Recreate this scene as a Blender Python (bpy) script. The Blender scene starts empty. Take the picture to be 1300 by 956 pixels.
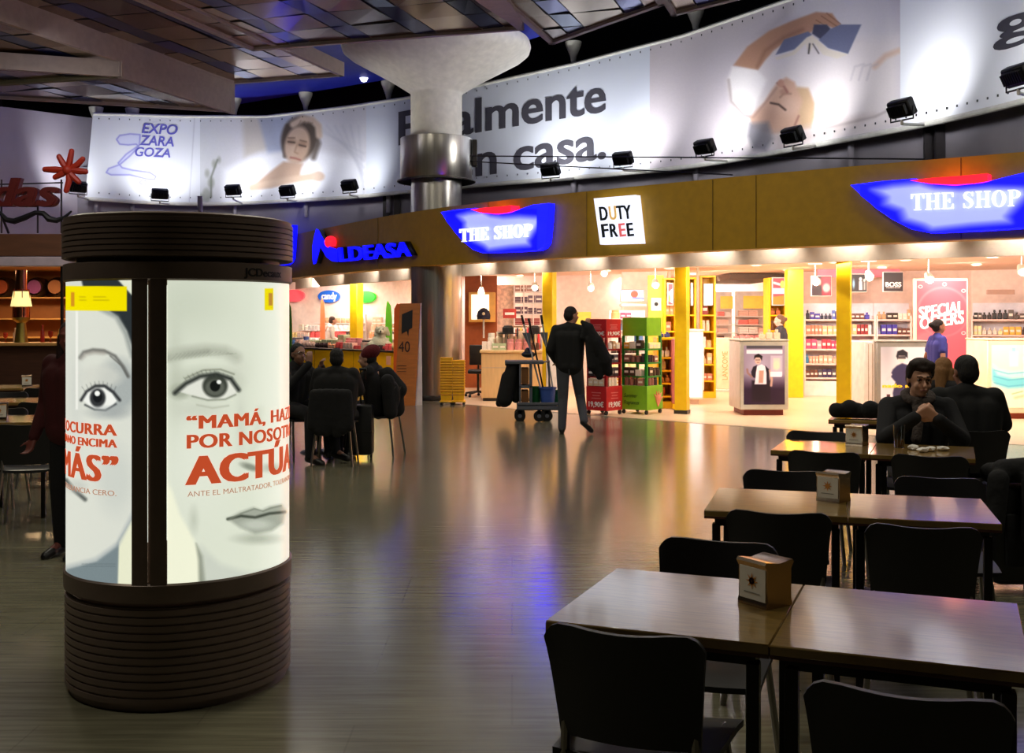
import bpy, bmesh, math, random
import numpy as np
from mathutils import Vector, Matrix
from mathutils.geometry import tessellate_polygon
random.seed(7)
SC = bpy.context.scene
COL = SC.collection
# ------------------------------------------------------------------ camera, world, light, exposure
EYE, K, CX, HY = 1.55, 1400.0, 650.0, 404.0
cd = bpy.data.cameras.new('camera'); cam = bpy.data.objects.new('camera', cd); COL.objects.link(cam)
cd.sensor_width = 36; cd.lens = 36 * K / 1300; cd.shift_y = -74 / 1300
cd.clip_start = 0.05; cd.clip_end = 200
cam.location = (0, 0, EYE); cam.rotation_euler = (math.pi / 2, 0, 0)
SC.camera = cam
SC.view_settings.view_transform = 'Standard'; SC.view_settings.look = 'None'
SC.view_settings.gamma = 1; SC.view_settings.use_curve_mapping = False
SC.view_settings.exposure = 0.0
w = bpy.data.worlds.new('World'); SC.world = w; w.use_nodes = True
w.node_tree.nodes['Background'].inputs[0].default_value = (0.55, 0.5, 0.62, 1)
w.node_tree.nodes['Background'].inputs[1].default_value = 0.012

SHOP_W = 44.0      # watts of one shop ceiling light
FLOOD_W = 145.0    # watts of one banner floodlight
HALL_W = 10.0      # base watts of one unseen hall fill light

def area(name, loc, size, power, col=(1, .83, .72), rot=(0, 0, 0), spread=math.pi):
    l = bpy.data.lights.new(name, 'AREA'); l.energy = power; l.color = col; l.shape = 'DISK'; l.size = size; l.spread = spread
    o = bpy.data.objects.new(name, l); COL.objects.link(o); o.location = loc; o.rotation_euler = rot
    return o
def spot(name, loc, target, power, col, ang=1.9, blend=.9, r=.06):
    l = bpy.data.lights.new(name, 'SPOT'); l.energy = power; l.color = col; l.spot_size = ang; l.spot_blend = blend; l.shadow_soft_size = r
    o = bpy.data.objects.new(name, l); COL.objects.link(o); o.location = loc
    o.rotation_euler = (Vector(target) - Vector(loc)).to_track_quat('-Z', 'Y').to_euler()
    return o

# ------------------------------------------------------------------ materials
def lin(c):
    return tuple(((v / 255) / 12.92 if v / 255 <= .04045 else ((v / 255 + .055) / 1.055) ** 2.4) for v in c)
MATS = {}
def M(name, col=(128, 128, 128), rough=.5, metal=0, emis=None, es=0, coat=0, noise=0, nscale=8, stretch=(1, 1, 1), bump=0, ior=1.5, alpha=1, trans=0):
    if name in MATS: return MATS[name]
    m = bpy.data.materials.new(name); m.use_nodes = True
    nt = m.node_tree; b = nt.nodes['Principled BSDF']
    c = lin(col); b.inputs['Base Color'].default_value = (*c, 1)
    b.inputs['Roughness'].default_value = rough; b.inputs['Metallic'].default_value = metal; b.inputs['IOR'].default_value = ior
    b.inputs['Coat Weight'].default_value = coat; b.inputs['Coat Roughness'].default_value = .08
    b.inputs['Transmission Weight'].default_value = trans; b.inputs['Alpha'].default_value = alpha
    if emis: b.inputs['Emission Color'].default_value = (*lin(emis), 1); b.inputs['Emission Strength'].default_value = es
    tc = nt.nodes.new('ShaderNodeTexCoord'); mp = nt.nodes.new('ShaderNodeMapping'); mp.inputs['Scale'].default_value = stretch
    nz = nt.nodes.new('ShaderNodeTexNoise'); nz.inputs['Scale'].default_value = nscale; nz.inputs['Detail'].default_value = 4
    nt.links.new(tc.outputs['Object'], mp.inputs[0]); nt.links.new(mp.outputs[0], nz.inputs['Vector'])
    amt = noise if noise else .08
    cr = nt.nodes.new('ShaderNodeValToRGB'); cr.color_ramp.elements[0].position = .3; cr.color_ramp.elements[1].position = .7
    cr.color_ramp.elements[0].color = (*[v * (1 - amt) for v in c], 1); cr.color_ramp.elements[1].color = (*[min(1, v * (1 + amt)) for v in c], 1)
    nt.links.new(nz.outputs['Fac'], cr.inputs[0]); nt.links.new(cr.outputs[0], b.inputs['Base Color'])
    if bump:
        bp = nt.nodes.new('ShaderNodeBump'); bp.inputs['Strength'].default_value = bump; bp.inputs['Distance'].default_value = .02
        nt.links.new(nz.outputs['Fac'], bp.inputs['Height']); nt.links.new(bp.outputs[0], b.inputs['Normal'])
    MATS[name] = m
    return m
def MA(name, emit=0, rough=.5, metal=0):
    """colour attribute material: prints (emit=0) and self-glowing prints (emit>0)"""
    if name in MATS: return MATS[name]
    m = bpy.data.materials.new(name); m.use_nodes = True; nt = m.node_tree; b = nt.nodes['Principled BSDF']
    a = nt.nodes.new('ShaderNodeVertexColor'); a.layer_name = 'Col'
    nt.links.new(a.outputs[0], b.inputs['Base Color']); b.inputs['Roughness'].default_value = rough; b.inputs['Metallic'].default_value = metal
    if emit:
        nt.links.new(a.outputs[0], b.inputs['Emission Color']); b.inputs['Emission Strength'].default_value = emit
        b.inputs['Base Color'].default_value = (.1, .1, .1, 1)
    MATS[name] = m
    return m

# ------------------------------------------------------------------ objects
def tag(o, label=None, cat=None, group=None, kind=None):
    if label: o['label'] = label
    if cat: o['category'] = cat
    if group: o['group'] = group
    if kind: o['kind'] = kind
    return o
def T(name, label, cat, loc=(0, 0, 0), rz=0, group=None):
    o = bpy.data.objects.new(name, None); COL.objects.link(o); o.empty_display_size = .1
    o.location = loc; o.rotation_euler = (0, 0, rz)
    return tag(o, label, cat, group)
def inv(p):
    m = Matrix.Identity(4)
    while p is not None:
        m = Matrix.Translation(p.location) @ p.rotation_euler.to_matrix().to_4x4() @ m; p = p.parent
    return m.inverted()
def finish(bm, name, smooth=.7):
    me = bpy.data.meshes.new(name); bm.to_mesh(me); bm.free()
    if smooth and len(me.polygons):
        me.polygons.foreach_set('use_smooth', [True] * len(me.polygons)); me.set_sharp_from_angle(angle=smooth)
    return me
def O(name, bm, mat, parent=None, world=False, label=None, cat=None, group=None, kind=None, smooth=.7, origin='base'):
    """links ONE mesh object. world=True: vertices are world coordinates even though it has a parent."""
    if isinstance(bm, MB): bm = bm.bm
    if parent is not None and world: bm.transform(inv(parent))
    loc = None
    if parent is None and origin == 'base' and len(bm.verts):
        xs = [v.co for v in bm.verts]
        loc = Vector(((min(v.x for v in xs) + max(v.x for v in xs)) / 2, (min(v.y for v in xs) + max(v.y for v in xs)) / 2, min(v.z for v in xs)))
        bm.transform(Matrix.Translation(-loc))
    me = finish(bm, name, smooth) if isinstance(bm, bmesh.types.BMesh) else bm
    o = bpy.data.objects.new(name, me); COL.objects.link(o)
    for m in (mat if isinstance(mat, (list, tuple)) else [mat]): me.materials.append(m)
    if loc is not None: o.location = loc
    if parent is not None: o.parent = parent
    return tag(o, label, cat, group, kind)
def dup(root, loc, rz=0, label=None, group=None, scale=None):
    r = root.copy(); COL.objects.link(r); r.location = loc; r.rotation_euler = (0, 0, rz)
    if label: r['label'] = label
    if group: r['group'] = group
    if scale: r.scale = scale
    for ch in list(root.children):
        c = ch.copy(); COL.objects.link(c); c.parent = r
        for g in list(ch.children):
            d = g.copy(); COL.objects.link(d); d.parent = c
    return r

class MB:
    def __init__(s): s.bm = bmesh.new()
    def _new(s, f):
        n = len(s.bm.verts); f(); s.bm.verts.ensure_lookup_table()
        return [s.bm.verts[i] for i in range(n, len(s.bm.verts))]
    def box(s, x0, y0, z0, x1, y1, z1, bev=0, rz=0, piv=None, seg=1):
        r = bmesh.ops.create_cube(s.bm, size=1)['verts']
        for v in r: v.co = Vector(((x0 + x1) / 2 + v.co.x * (x1 - x0), (y0 + y1) / 2 + v.co.y * (y1 - y0), (z0 + z1) / 2 + v.co.z * (z1 - z0)))
        if rz:
            p = Vector(piv) if piv else Vector(((x0 + x1) / 2, (y0 + y1) / 2, 0))
            bmesh.ops.rotate(s.bm, verts=r, cent=p, matrix=Matrix.Rotation(rz, 3, 'Z'))
        if bev:
            es = list({e for v in r for e in v.link_edges})
            bmesh.ops.bevel(s.bm, geom=es, offset=bev, segments=seg, affect='EDGES', profile=.5)
        return s
    def cone(s, p0, p1, r0, r1=None, n=12, cap=True):
        r1 = r0 if r1 is None else r1
        p0, p1 = Vector(p0), Vector(p1); d = p1 - p0
        if d.length < 1e-6: return s
        q = d.to_track_quat('Z', 'Y').to_matrix().to_4x4()
        m = Matrix.Translation((p0 + p1) / 2) @ q
        bmesh.ops.create_cone(s.bm, cap_ends=cap, segments=n, radius1=max(r0, 1e-4), radius2=max(r1, 1e-4), depth=d.length, matrix=m)
        return s
    def ball(s, c, r, sc=(1, 1, 1), n=12, rot=None):
        m = Matrix.Translation(c) @ (rot.to_4x4() if rot else Matrix.Identity(4)) @ Matrix.Diagonal((r * sc[0], r * sc[1], r * sc[2], 1))
        k = max(6, n * 2 // 3); V = s.bm.verts.new; F = s.bm.faces.new
        T_, B_ = V(m @ Vector((0, 0, 1))), V(m @ Vector((0, 0, -1)))
        R_ = [[V(m @ Vector((math.sin(math.pi * j / k) * math.cos(2 * math.pi * i / n), math.sin(math.pi * j / k) * math.sin(2 * math.pi * i / n), math.cos(math.pi * j / k)))) for i in range(n)] for j in range(1, k)]
        for i in range(n):
            q = (i + 1) % n; F((T_, R_[0][i], R_[0][q])); F((B_, R_[-1][q], R_[-1][i]))
            for j in range(k - 2): F((R_[j][i], R_[j + 1][i], R_[j + 1][q], R_[j][q]))
        return s
    def tube(s, pts, r, n=8, closed=False):
        pts = [Vector(p) for p in pts]; N = len(pts); rings = []
        up = Vector((0, 0, 1)); prev = None
        for i, p in enumerate(pts):
            a = pts[i - 1] if (i > 0 or closed) else p; b = pts[(i + 1) % N] if (i < N - 1 or closed) else p
            t = (b - a).normalized()
            if prev is None:
                x = t.cross(up)
                if x.length < .01: x = t.cross(Vector((0, 1, 0)))
            else: x = prev - t * prev.dot(t)
            x.normalize(); prev = x; y = t.cross(x)
            rr = r[i] if isinstance(r, (list, tuple)) else r
            rings.append([s.bm.verts.new(p + x * rr * math.cos(k * 2 * math.pi / n) + y * rr * math.sin(k * 2 * math.pi / n)) for k in range(n)])
        for i in range(N - (0 if closed else 1)):
            A, B = rings[i], rings[(i + 1) % N]
            for k in range(n): s.bm.faces.new((A[k], A[(k + 1) % n], B[(k + 1) % n], B[k]))
        if not closed:
            s.bm.faces.new(rings[0][::-1]); s.bm.faces.new(rings[-1])
        return s
    def lathe(s, prof, c=(0, 0, 0), n=48, a0=0, a1=2 * math.pi):
        full = abs(a1 - a0 - 2 * math.pi) < 1e-6; m = n if full else n + 1
        rows = []
        for r, z in prof:
            rows.append([s.bm.verts.new((c[0] + r * math.cos(a0 + (a1 - a0) * k / n), c[1] + r * math.sin(a0 + (a1 - a0) * k / n), c[2] + z)) for k in range(m)])
        for i in range(len(rows) - 1):
            for k in range(n):
                s.bm.faces.new((rows[i][k], rows[i][(k + 1) % m], rows[i + 1][(k + 1) % m], rows[i + 1][k]))
        return s
    def prism(s, poly, fn, w0, w1, sub=0):
        """polygon in (u,v) mapped by fn(u,v,w); thickness from w0 to w1"""
        P = []
        for i, p in enumerate(poly):
            q = poly[(i + 1) % len(poly)]
            for k in range(sub + 1): P.append((p[0] + (q[0] - p[0]) * k / (sub + 1), p[1] + (q[1] - p[1]) * k / (sub + 1)))
        A = [s.bm.verts.new(fn(u, v, w0)) for u, v in P]; B = [s.bm.verts.new(fn(u, v, w1)) for u, v in P]
        n = len(P)
        e = []
        for t in tessellate_polygon([[Vector((u, v, 0)) for u, v in P]]):
            s.bm.faces.new([A[k] for k in t]); s.bm.faces.new([B[k] for k in reversed(t)])
        for i in range(n): s.bm.faces.new((A[i], A[(i + 1) % n], B[(i + 1) % n], B[i]))
        return s
    def sheet(s, fn, us, vs, th=None):
        """grid surface fn(u,v); th = optional offset function fn2(u,v) for the other side"""
        def g(f): return [[s.bm.verts.new(f(u, v)) for u in us] for v in vs]
        A = g(fn)
        for j in range(len(vs) - 1):
            for i in range(len(us) - 1): s.bm.faces.new((A[j][i], A[j][i + 1], A[j + 1][i + 1], A[j + 1][i]))
        if th:
            B = g(th)
            for j in range(len(vs) - 1):
                for i in range(len(us) - 1): s.bm.faces.new((B[j][i], B[j + 1][i], B[j + 1][i + 1], B[j][i + 1]))
            for i in range(len(us) - 1):
                s.bm.faces.new((A[0][i], B[0][i], B[0][i + 1], A[0][i + 1])); s.bm.faces.new((A[-1][i], A[-1][i + 1], B[-1][i + 1], B[-1][i]))
            for j in range(len(vs) - 1):
                s.bm.faces.new((A[j][0], A[j + 1][0], B[j + 1][0], B[j][0])); s.bm.faces.new((A[j][-1], B[j][-1], B[j + 1][-1], A[j + 1][-1]))
        return s
    def norm(s):
        bmesh.ops.recalc_face_normals(s.bm, faces=s.bm.faces); return s

# ------------------------------------------------------------------ text
WORK = bpy.data.scenes.new('workbench')      # a side scene where text and cloth blobs are evaluated, removed at the end
def evaluated(o):
    WORK.collection.objects.link(o); vl = WORK.view_layers[0]; vl.update()
    me = bpy.data.meshes.new_from_object(o.evaluated_get(vl.depsgraph))
    bpy.data.objects.remove(o); return me
def text_bm(body, bold=0.0, ext=0.0, shear=0.0, cuts=0, space=1.0):
    """letters as a mesh scaled to the unit box u 0..1 (whole run) and v 0..1 (cap height = 1), w 0..1"""
    c = bpy.data.curves.new('t', 'FONT'); c.body = body; c.size = 1; c.offset = bold; c.extrude = max(ext, .0001); c.shear = shear
    c.space_character = space * (1.07 if bold > .035 else 1); c.resolution_u = 4; c.offset = 0 if 'M' in body else min(bold, .012)
    me = evaluated(bpy.data.objects.new('t', c))
    bm = bmesh.new(); bm.from_mesh(me); bpy.data.meshes.remove(me); bpy.data.curves.remove(c)
    x0 = min(v.co.x for v in bm.verts); x1 = max(v.co.x for v in bm.verts); e = max(ext, .0001)
    for v in bm.verts: v.co = Vector(((v.co.x - x0) / (x1 - x0), v.co.y / .73, (v.co.z + e) / (2 * e)))
    bmesh.ops.remove_doubles(bm, verts=bm.verts, dist=1e-5)
    if bold > .012:                     # heavier weight: the same outline struck again slightly shifted
        g = bm.verts[:] + bm.edges[:] + bm.faces[:]; s_ = (bold - (0 if 'M' in body else .012)) / (x1 - x0) * 1.15
        for dx, dz in ((-s_, -.004), (s_, -.008)):
            r_ = bmesh.ops.duplicate(bm, geom=g); bmesh.ops.translate(bm, vec=(dx, 0, dz * 20), verts=[v for v in r_['geom'] if isinstance(v, bmesh.types.BMVert)])
    for k in range(1, cuts):
        bmesh.ops.bisect_plane(bm, geom=bm.verts[:] + bm.edges[:] + bm.faces[:], plane_co=(k / cuts, 0, 0), plane_no=(1, 0, 0))
    return bm
def text_on(body, fn, w0, w1, bold=0.0, shear=0, cuts=0, flat=False, space=1.0):
    bm = text_bm(body, bold, 0.02, shear, cuts, space)
    for v in bm.verts: v.co = fn(v.co.x, v.co.y, w0 + (w1 - w0) * v.co.z)
    bmesh.ops.recalc_face_normals(bm, faces=bm.faces)
    return bm

# ------------------------------------------------------------------ pixels -> the place
def at(px, py, d): return Vector(((px - CX) / K * d, d, EYE + (HY - py) / K * d))
def gx(px, d): return (px - CX) / K * d
def zz(py, d): return EYE + (HY - py) / K * d
def fd(py, z=0): return (EYE - z) * K / (py - HY)
class Curtain:
    """an upright surface standing on a plan curve"""
    def __init__(s, pts, deg=None, n=240, off=0.0):
        pts = np.array(pts, float)
        if deg:
            t = np.linspace(0, 1, len(pts)); c = np.cumsum(np.r_[0, np.hypot(*np.diff(pts, axis=0).T)]); c /= c[-1]
            u = np.linspace(0, 1, n); P = np.c_[np.interp(u, c, pts[:, 0]), np.interp(u, c, pts[:, 1])]
            k = n // 24
            for _ in range(3):
                E_ = np.r_[[2 * P[0] - P[i] for i in range(k, 0, -1)], P, [2 * P[-1] - P[-1 - i] for i in range(1, k + 1)]]
                P = np.stack([np.convolve(E_[:, j], np.ones(2 * k + 1) / (2 * k + 1), 'valid') for j in (0, 1)], -1)
        else: P = pts
        s.base = P; s._set(off)
    def _set(s, off):
        P = s.base; t = np.gradient(P, axis=0); t /= np.linalg.norm(t, axis=1)[:, None]
        s.nrm = np.c_[-t[:, 1], t[:, 0]]          # away from the hall (to the left of travel)
        s.P = P + s.nrm * off; s.px = CX + K * s.P[:, 0] / s.P[:, 1]
        s.len = np.cumsum(np.r_[0, np.hypot(*np.diff(s.P, axis=0).T)])
    def off(s, o):
        c = Curtain.__new__(Curtain); c.base = s.base; c._set(o); return c
    def plan(s, px): return float(np.interp(px, s.px, s.P[:, 0])), float(np.interp(px, s.px, s.P[:, 1]))
    def at(s, px, py, w=0.0):
        x, y = s.plan(px); nx = float(np.interp(px, s.px, s.nrm[:, 0])); ny = float(np.interp(px, s.px, s.nrm[:, 1]))
        z = EYE + (HY - py) / K * y
        return Vector((x - nx * w, y - ny * w, z))   # w>0: towards the hall
    def ang(s, px):
        nx = float(np.interp(px, s.px, s.nrm[:, 0])); ny = float(np.interp(px, s.px, s.nrm[:, 1])); return math.atan2(-nx, ny)
def quad_on(cur, TL, TR, BR, BL):
    def f(u, v, w):
        tx = TL[0] + (TR[0] - TL[0]) * u; ty = TL[1] + (TR[1] - TL[1]) * u
        bx = BL[0] + (BR[0] - BL[0]) * u; by = BL[1] + (BR[1] - BL[1]) * u
        return cur.at(bx + (tx - bx) * v, by + (ty - by) * v, w)
    return f

# ------------------------------------------------------------------ printed pictures: numpy canvas -> colour attribute of a dense sheet
class Canvas:
    def __init__(s, x0, y0, x1, y1, k=1.0, bg=(255, 255, 255)):
        s.b = (x0, y0, x1, y1); s.w = int((x1 - x0) * k) + 1; s.h = int((y1 - y0) * k) + 1
        s.X, s.Y = np.meshgrid(np.linspace(x0, x1, s.w), np.linspace(y0, y1, s.h))
        s.a = np.ones((s.h, s.w, 3)) * np.array(bg, float)
    def mix(s, m, col, op=1.0):
        m = np.clip(m, 0, 1)[..., None] * op; s.a = s.a * (1 - m) + np.array(col, float) * m; return s
    def _dist(s, pts, closed):
        d = np.full(s.X.shape, 1e9); n = len(pts)
        for i in range(n if closed else n - 1):
            (ax, ay), (bx, by) = pts[i], pts[(i + 1) % n]
            L = (bx - ax) ** 2 + (by - ay) ** 2 + 1e-9
            t = np.clip(((s.X - ax) * (bx - ax) + (s.Y - ay) * (by - ay)) / L, 0, 1)
            d = np.minimum(d, np.hypot(s.X - ax - t * (bx - ax), s.Y - ay - t * (by - ay)))
        return d
    def stroke(s, pts, width, col, soft=1.0, op=1.0):
        return s.mix((width / 2 - s._dist(pts, False)) / soft + .5, col, op)
    def poly(s, pts, col, soft=1.0, op=1.0):
        ins = np.zeros(s.X.shape, bool); n = len(pts); j = n - 1
        for i in range(n):
            (xi, yi), (xj, yj) = pts[i], pts[j]
            c = ((yi > s.Y) != (yj > s.Y)) & (s.X < (xj - xi) * (s.Y - yi) / ((yj - yi) or 1e-9) + xi)
            ins ^= c; j = i
        sd = s._dist(pts, True) * np.where(ins, 1, -1)
        return s.mix(sd / soft + .5, col, op)
    def ell(s, cx, cy, rx, ry, col, soft=1.0, op=1.0, rot=0):
        c, n = math.cos(rot), math.sin(rot); x = (s.X - cx) * c + (s.Y - cy) * n; y = -(s.X - cx) * n + (s.Y - cy) * c
        return s.mix((1 - np.hypot(x / rx, y / ry)) * min(rx, ry) / soft + .5, col, op)
    def grad(s, f, col, op=1.0): return s.mix(f(s.X, s.Y), col, op)
    def grain(s, amt, seed=0):
        s.a += np.random.default_rng(seed).normal(0, amt, s.X.shape)[..., None]; return s
    def sample(s, x, y):
        x0, y0, x1, y1 = s.b
        fx = np.clip((x - x0) / (x1 - x0) * (s.w - 1), 0, s.w - 1.001); fy = np.clip((y - y0) / (y1 - y0) * (s.h - 1), 0, s.h - 1.001)
        i, j = fx.astype(int), fy.astype(int); u, v = (fx - i)[..., None], (fy - j)[..., None]
        A = s.a
        return A[j, i] * (1 - u) * (1 - v) + A[j, i + 1] * u * (1 - v) + A[j + 1, i] * (1 - u) * v + A[j + 1, i + 1] * u * v
def picture(name, canvas, fn, nx, ny, mat, parent, world=True, flipn=False, uv=None):
    """a dense sheet; fn(U,V arrays in 0..1, V=0 is the top) -> (x,y,z) arrays; colours from the canvas at (U,V) or at uv(x,y,z)"""
    U, V = np.meshgrid(np.linspace(0, 1, nx), np.linspace(0, 1, ny))
    X, Y, Z = fn(U, V)
    co = np.stack([X, Y, Z], -1).reshape(-1, 3)
    x0, y0, x1, y1 = canvas.b
    C = canvas.sample(x0 + U * (x1 - x0), y0 + V * (y1 - y0)) if uv is None else canvas.sample(*uv(X, Y, Z))
    C = np.clip(C, 0, 255).reshape(-1, 3) / 255
    C = np.where(C <= .04045, C / 12.92, ((C + .055) / 1.055) ** 2.4)
    if world and parent is not None:
        m = np.array(inv(parent)); co = co @ m[:3, :3].T + m[:3, 3]
    idx = np.arange(nx * ny).reshape(ny, nx)
    F = np.stack([idx[:-1, :-1], idx[1:, :-1], idx[1:, 1:], idx[:-1, 1:]], -1).reshape(-1, 4)
    if flipn: F = F[:, ::-1]
    me = bpy.data.meshes.new(name); me.vertices.add(len(co)); me.vertices.foreach_set('co', co.ravel())
    me.loops.add(F.size); me.loops.foreach_set('vertex_index', F.ravel())
    me.polygons.add(len(F)); me.polygons.foreach_set('loop_start', np.arange(0, F.size, 4)); me.update(calc_edges=True)
    me.polygons.foreach_set('use_smooth', [True] * len(F))
    at_ = me.color_attributes.new('Col', 'FLOAT_COLOR', 'POINT')
    at_.data.foreach_set('color', np.c_[C, np.ones(len(C))].ravel().astype(np.float32))
    me.materials.append(mat)
    o = bpy.data.objects.new(name, me); COL.objects.link(o)
    if parent is not None: o.parent = parent
    return o
def flat_pic(name, canvas, parent, x0, x1, z0, z1, y, mat, res=1.0):
    """picture on an upright plane facing -Y in the parent's local frame"""
    nx = max(4, int(canvas.w * res)); ny = max(4, int(canvas.h * res))
    return picture(name, canvas, lambda U, V: (x0 + U * (x1 - x0), y + U * 0, z1 + V * (z0 - z1)), nx, ny, mat, parent, world=False)
def flat_text(body, x0, x1, z0, z1, y, th=.002, **k):
    """text mesh facing -Y"""
    return text_on(body, lambda u, v, w: Vector((x0 + u * (x1 - x0), y - w, z0 + v * (z1 - z0))), 0, th, **k)
# ================================================================== THE PLAN OF THE PLACE
FAC = Curtain([(-9.2, 36.0), (-7.2, 30.6), (-5.36, 26.6), (-1.93, 20.6), (-.4, 18.86), (2.82, 15.8), (6.13, 13.2), (9.5, 11.0), (12.5, 9.3)], deg=4)
BB = [(60, 247), (112, 250), (203, 258.5), (294, 258.5), (365, 253), (464, 249), (520, 240), (592, 235), (735, 223), (860, 213), (928, 203), (1002, 187), (1181, 156), (1300, 127), (1400, 98)]
BT = [(60, 146), (117, 145.5), (237, 149), (338, 149), (440, 137), (520, 125), (592, 113), (735, 81), (819, 59), (860, 49), (1005, 0), (1100, -34), (1200, -72), (1320, -120), (1400, -150)]
BAN = Curtain([(gx(p, 2.87 * K / (HY - y)), 2.87 * K / (HY - y)) for p, y in BB], deg=5)
ZB = EYE + 2.87
def ban_top_z(px):
    return EYE + (HY - np.interp(px, [b[0] for b in BT], [b[1] for b in BT])) / K * np.interp(px, BAN.px, BAN.P[:, 1])

white = M('warm_white_paint', (236, 222, 210), .6); grey_wall = M('lilac_grey_plaster', (150, 143, 150), .8, noise=.06, nscale=2)
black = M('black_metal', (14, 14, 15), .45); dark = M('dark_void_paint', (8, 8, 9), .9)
yellow = M('yellow_laminate', (255, 205, 20), .4); steel = M('brushed_steel', (190, 186, 180), .3, 1, noise=.12, nscale=3, stretch=(14, 14, .05))
chrome = M('chrome', (200, 200, 200), .12, 1); rail_w = M('cream_metal', (215, 212, 200), .4)
lampglow = M('lamp_glow', (255, 240, 220), .5, emis=(255, 232, 205), es=14)

# ---------------- floors
def floor_mat(name, base, rough, dark_amt, sc, ior=1.5, coat=0):
    m = bpy.data.materials.new(name); m.use_nodes = True; nt = m.node_tree; b = nt.nodes['Principled BSDF']; L = nt.links.new
    tc = nt.nodes.new('ShaderNodeTexCoord'); mp = nt.nodes.new('ShaderNodeMapping'); mp.inputs['Scale'].default_value = (.5, 9, 1); mp.inputs['Rotation'].default_value = (0, 0, math.radians(7))
    nz = nt.nodes.new('ShaderNodeTexNoise'); nz.inputs['Scale'].default_value = sc; nz.inputs['Detail'].default_value = 6; nz.inputs['Roughness'].default_value = .65
    br = nt.nodes.new('ShaderNodeTexBrick'); br.inputs['Scale'].default_value = 1; br.inputs['Brick Width'].default_value = 1.2; br.inputs['Row Height'].default_value = .6
    br.inputs['Mortar Size'].default_value = .004; br.inputs['Color1'].default_value = (1, 1, 1, 1); br.inputs['Color2'].default_value = (.94, .94, .94, 1); br.inputs['Mortar'].default_value = (.8, .8, .8, 1)
    cr = nt.nodes.new('ShaderNodeValToRGB'); c = lin(base)
    cr.color_ramp.elements[0].position = .35; cr.color_ramp.elements[1].position = .68
    cr.color_ramp.elements[0].color = (*[v * dark_amt for v in c], 1); cr.color_ramp.elements[1].color = (*c, 1)
    mx = nt.nodes.new('ShaderNodeMix'); mx.data_type = 'RGBA'; mx.blend_type = 'MULTIPLY'; mx.inputs['Factor'].default_value = .8
    L(tc.outputs['Object'], mp.inputs[0]); L(mp.outputs[0], nz.inputs['Vector']); L(tc.outputs['Object'], br.inputs['Vector'])
    L(nz.outputs['Fac'], cr.inputs[0]); L(cr.outputs[0], mx.inputs['A']); L(br.outputs['Color'], mx.inputs['B']); L(mx.outputs['Result'], b.inputs['Base Color'])
    mr = nt.nodes.new('ShaderNodeMapRange'); mr.inputs['To Min'].default_value = rough; mr.inputs['To Max'].default_value = rough + .1
    L(nz.outputs['Fac'], mr.inputs['Value']); L(mr.outputs[0], b.inputs['Roughness']); b.inputs['IOR'].default_value = ior
    bp = nt.nodes.new('ShaderNodeBump'); bp.inputs['Strength'].default_value = .05; bp.inputs['Distance'].default_value = .01
    L(nz.outputs['Fac'], bp.inputs['Height']); L(bp.outputs[0], b.inputs['Normal'])
    return m
fm = floor_mat('polished_grey_stone', (138, 134, 110), .12, .6, 3.2, ior=1.95)
fs = floor_mat('cream_shop_stone', (232, 205, 170), .3, .9, 2.0)
FL = FAC.off(.25)
m = MB(); pts = [(-16, 40)] + [tuple(p) for p in FL.P[::6]] + [tuple(FL.P[-1]), (16, 7)]
lo = [m.bm.verts.new((x, -8, 0)) for x, y in pts]; hi = [m.bm.verts.new((x, y, 0)) for x, y in pts]
for i in range(len(pts) - 1): m.bm.faces.new((lo[i], lo[i + 1], hi[i + 1], hi[i]))
O('floor', m, fm, kind='structure', origin=None)
m = MB(); lo = [m.bm.verts.new((x, y, 0)) for x, y in pts]; hi = [m.bm.verts.new((x + 9, 46, 0)) for x, y in pts]
for i in range(len(pts) - 1): m.bm.faces.new((lo[i], lo[i + 1], hi[i + 1], hi[i]))
O('floor', m, fs, kind='structure', origin=None)
m = MB(); P2 = FAC.off(.22).P; P3 = FAC.off(.28).P
us = list(range(0, len(P2), 4))
m.sheet(lambda i, v: (P2[i][0], P2[i][1], .001 + v * .002) if v < 2 else (P3[i][0], P3[i][1], .003), us, [0, 1, 2])
O('trim_1', m, M('steel_floor_strip', (190, 180, 160), .3, .8), kind='structure', origin=None)

# ---------------- upper wall, void, roof over the shop
def ribbon(cur, z0, z1, th, step=4, a=0, b=None):
    m = MB(); c2 = cur.off(th) if th else None
    base0 = cur.P; m.sheet(lambda i, v: (base0[i][0], base0[i][1], v), list(range(a, b or len(base0), step)), [z0, z1]); return m
W1 = BAN.off(.45)
def sheet_wall(cur, z0, z1, th=.15, step=4, top=None):
    P = cur.P; Q = P + cur.nrm * th; m = MB(); us = list(range(0, len(P), step))
    f = lambda i, v: (P[i][0], P[i][1], v); g = lambda i, v: (Q[i][0], Q[i][1], v)
    m.sheet(f, us, [z0, z1], g); return m.norm()
O('wall_back', sheet_wall(W1, 3.3, 5.2), grey_wall, kind='structure', origin=None)
# the wall left of the banner with a sloping top
WL = Curtain([(gx(-260, 17.0), 17.0), (gx(-60, 22.2), 22.2), (gx(0, 24.), 24.), (gx(60, 25.6), 25.6), (gx(118, 27.), 27.), (gx(175, 28.2), 28.2), (gx(262, 29.2), 29.2)], deg=3, n=60)
P = WL.P; m = MB(); top = lambda px: np.interp(px, [-300, 0, 118, 262], [118, 135, 150, 158])
m.sheet(lambda i, v: (P[i][0], P[i][1], 2.9 + v * (zz(top(WL.px[i]), P[i][1]) - 2.9)), list(range(0, 60, 2)) + [59], [0, 1],
        lambda i, v: (P[i][0] + WL.nrm[i][0] * .15, P[i][1] + WL.nrm[i][1] * .15, 2.9 + v * (zz(top(WL.px[i]), P[i][1]) - 2.9)))
O('wall_left', m.norm(), M('pale_lilac_plaster', (186, 178, 186), .8, noise=.05, nscale=1.5), kind='structure', origin=None)
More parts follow.
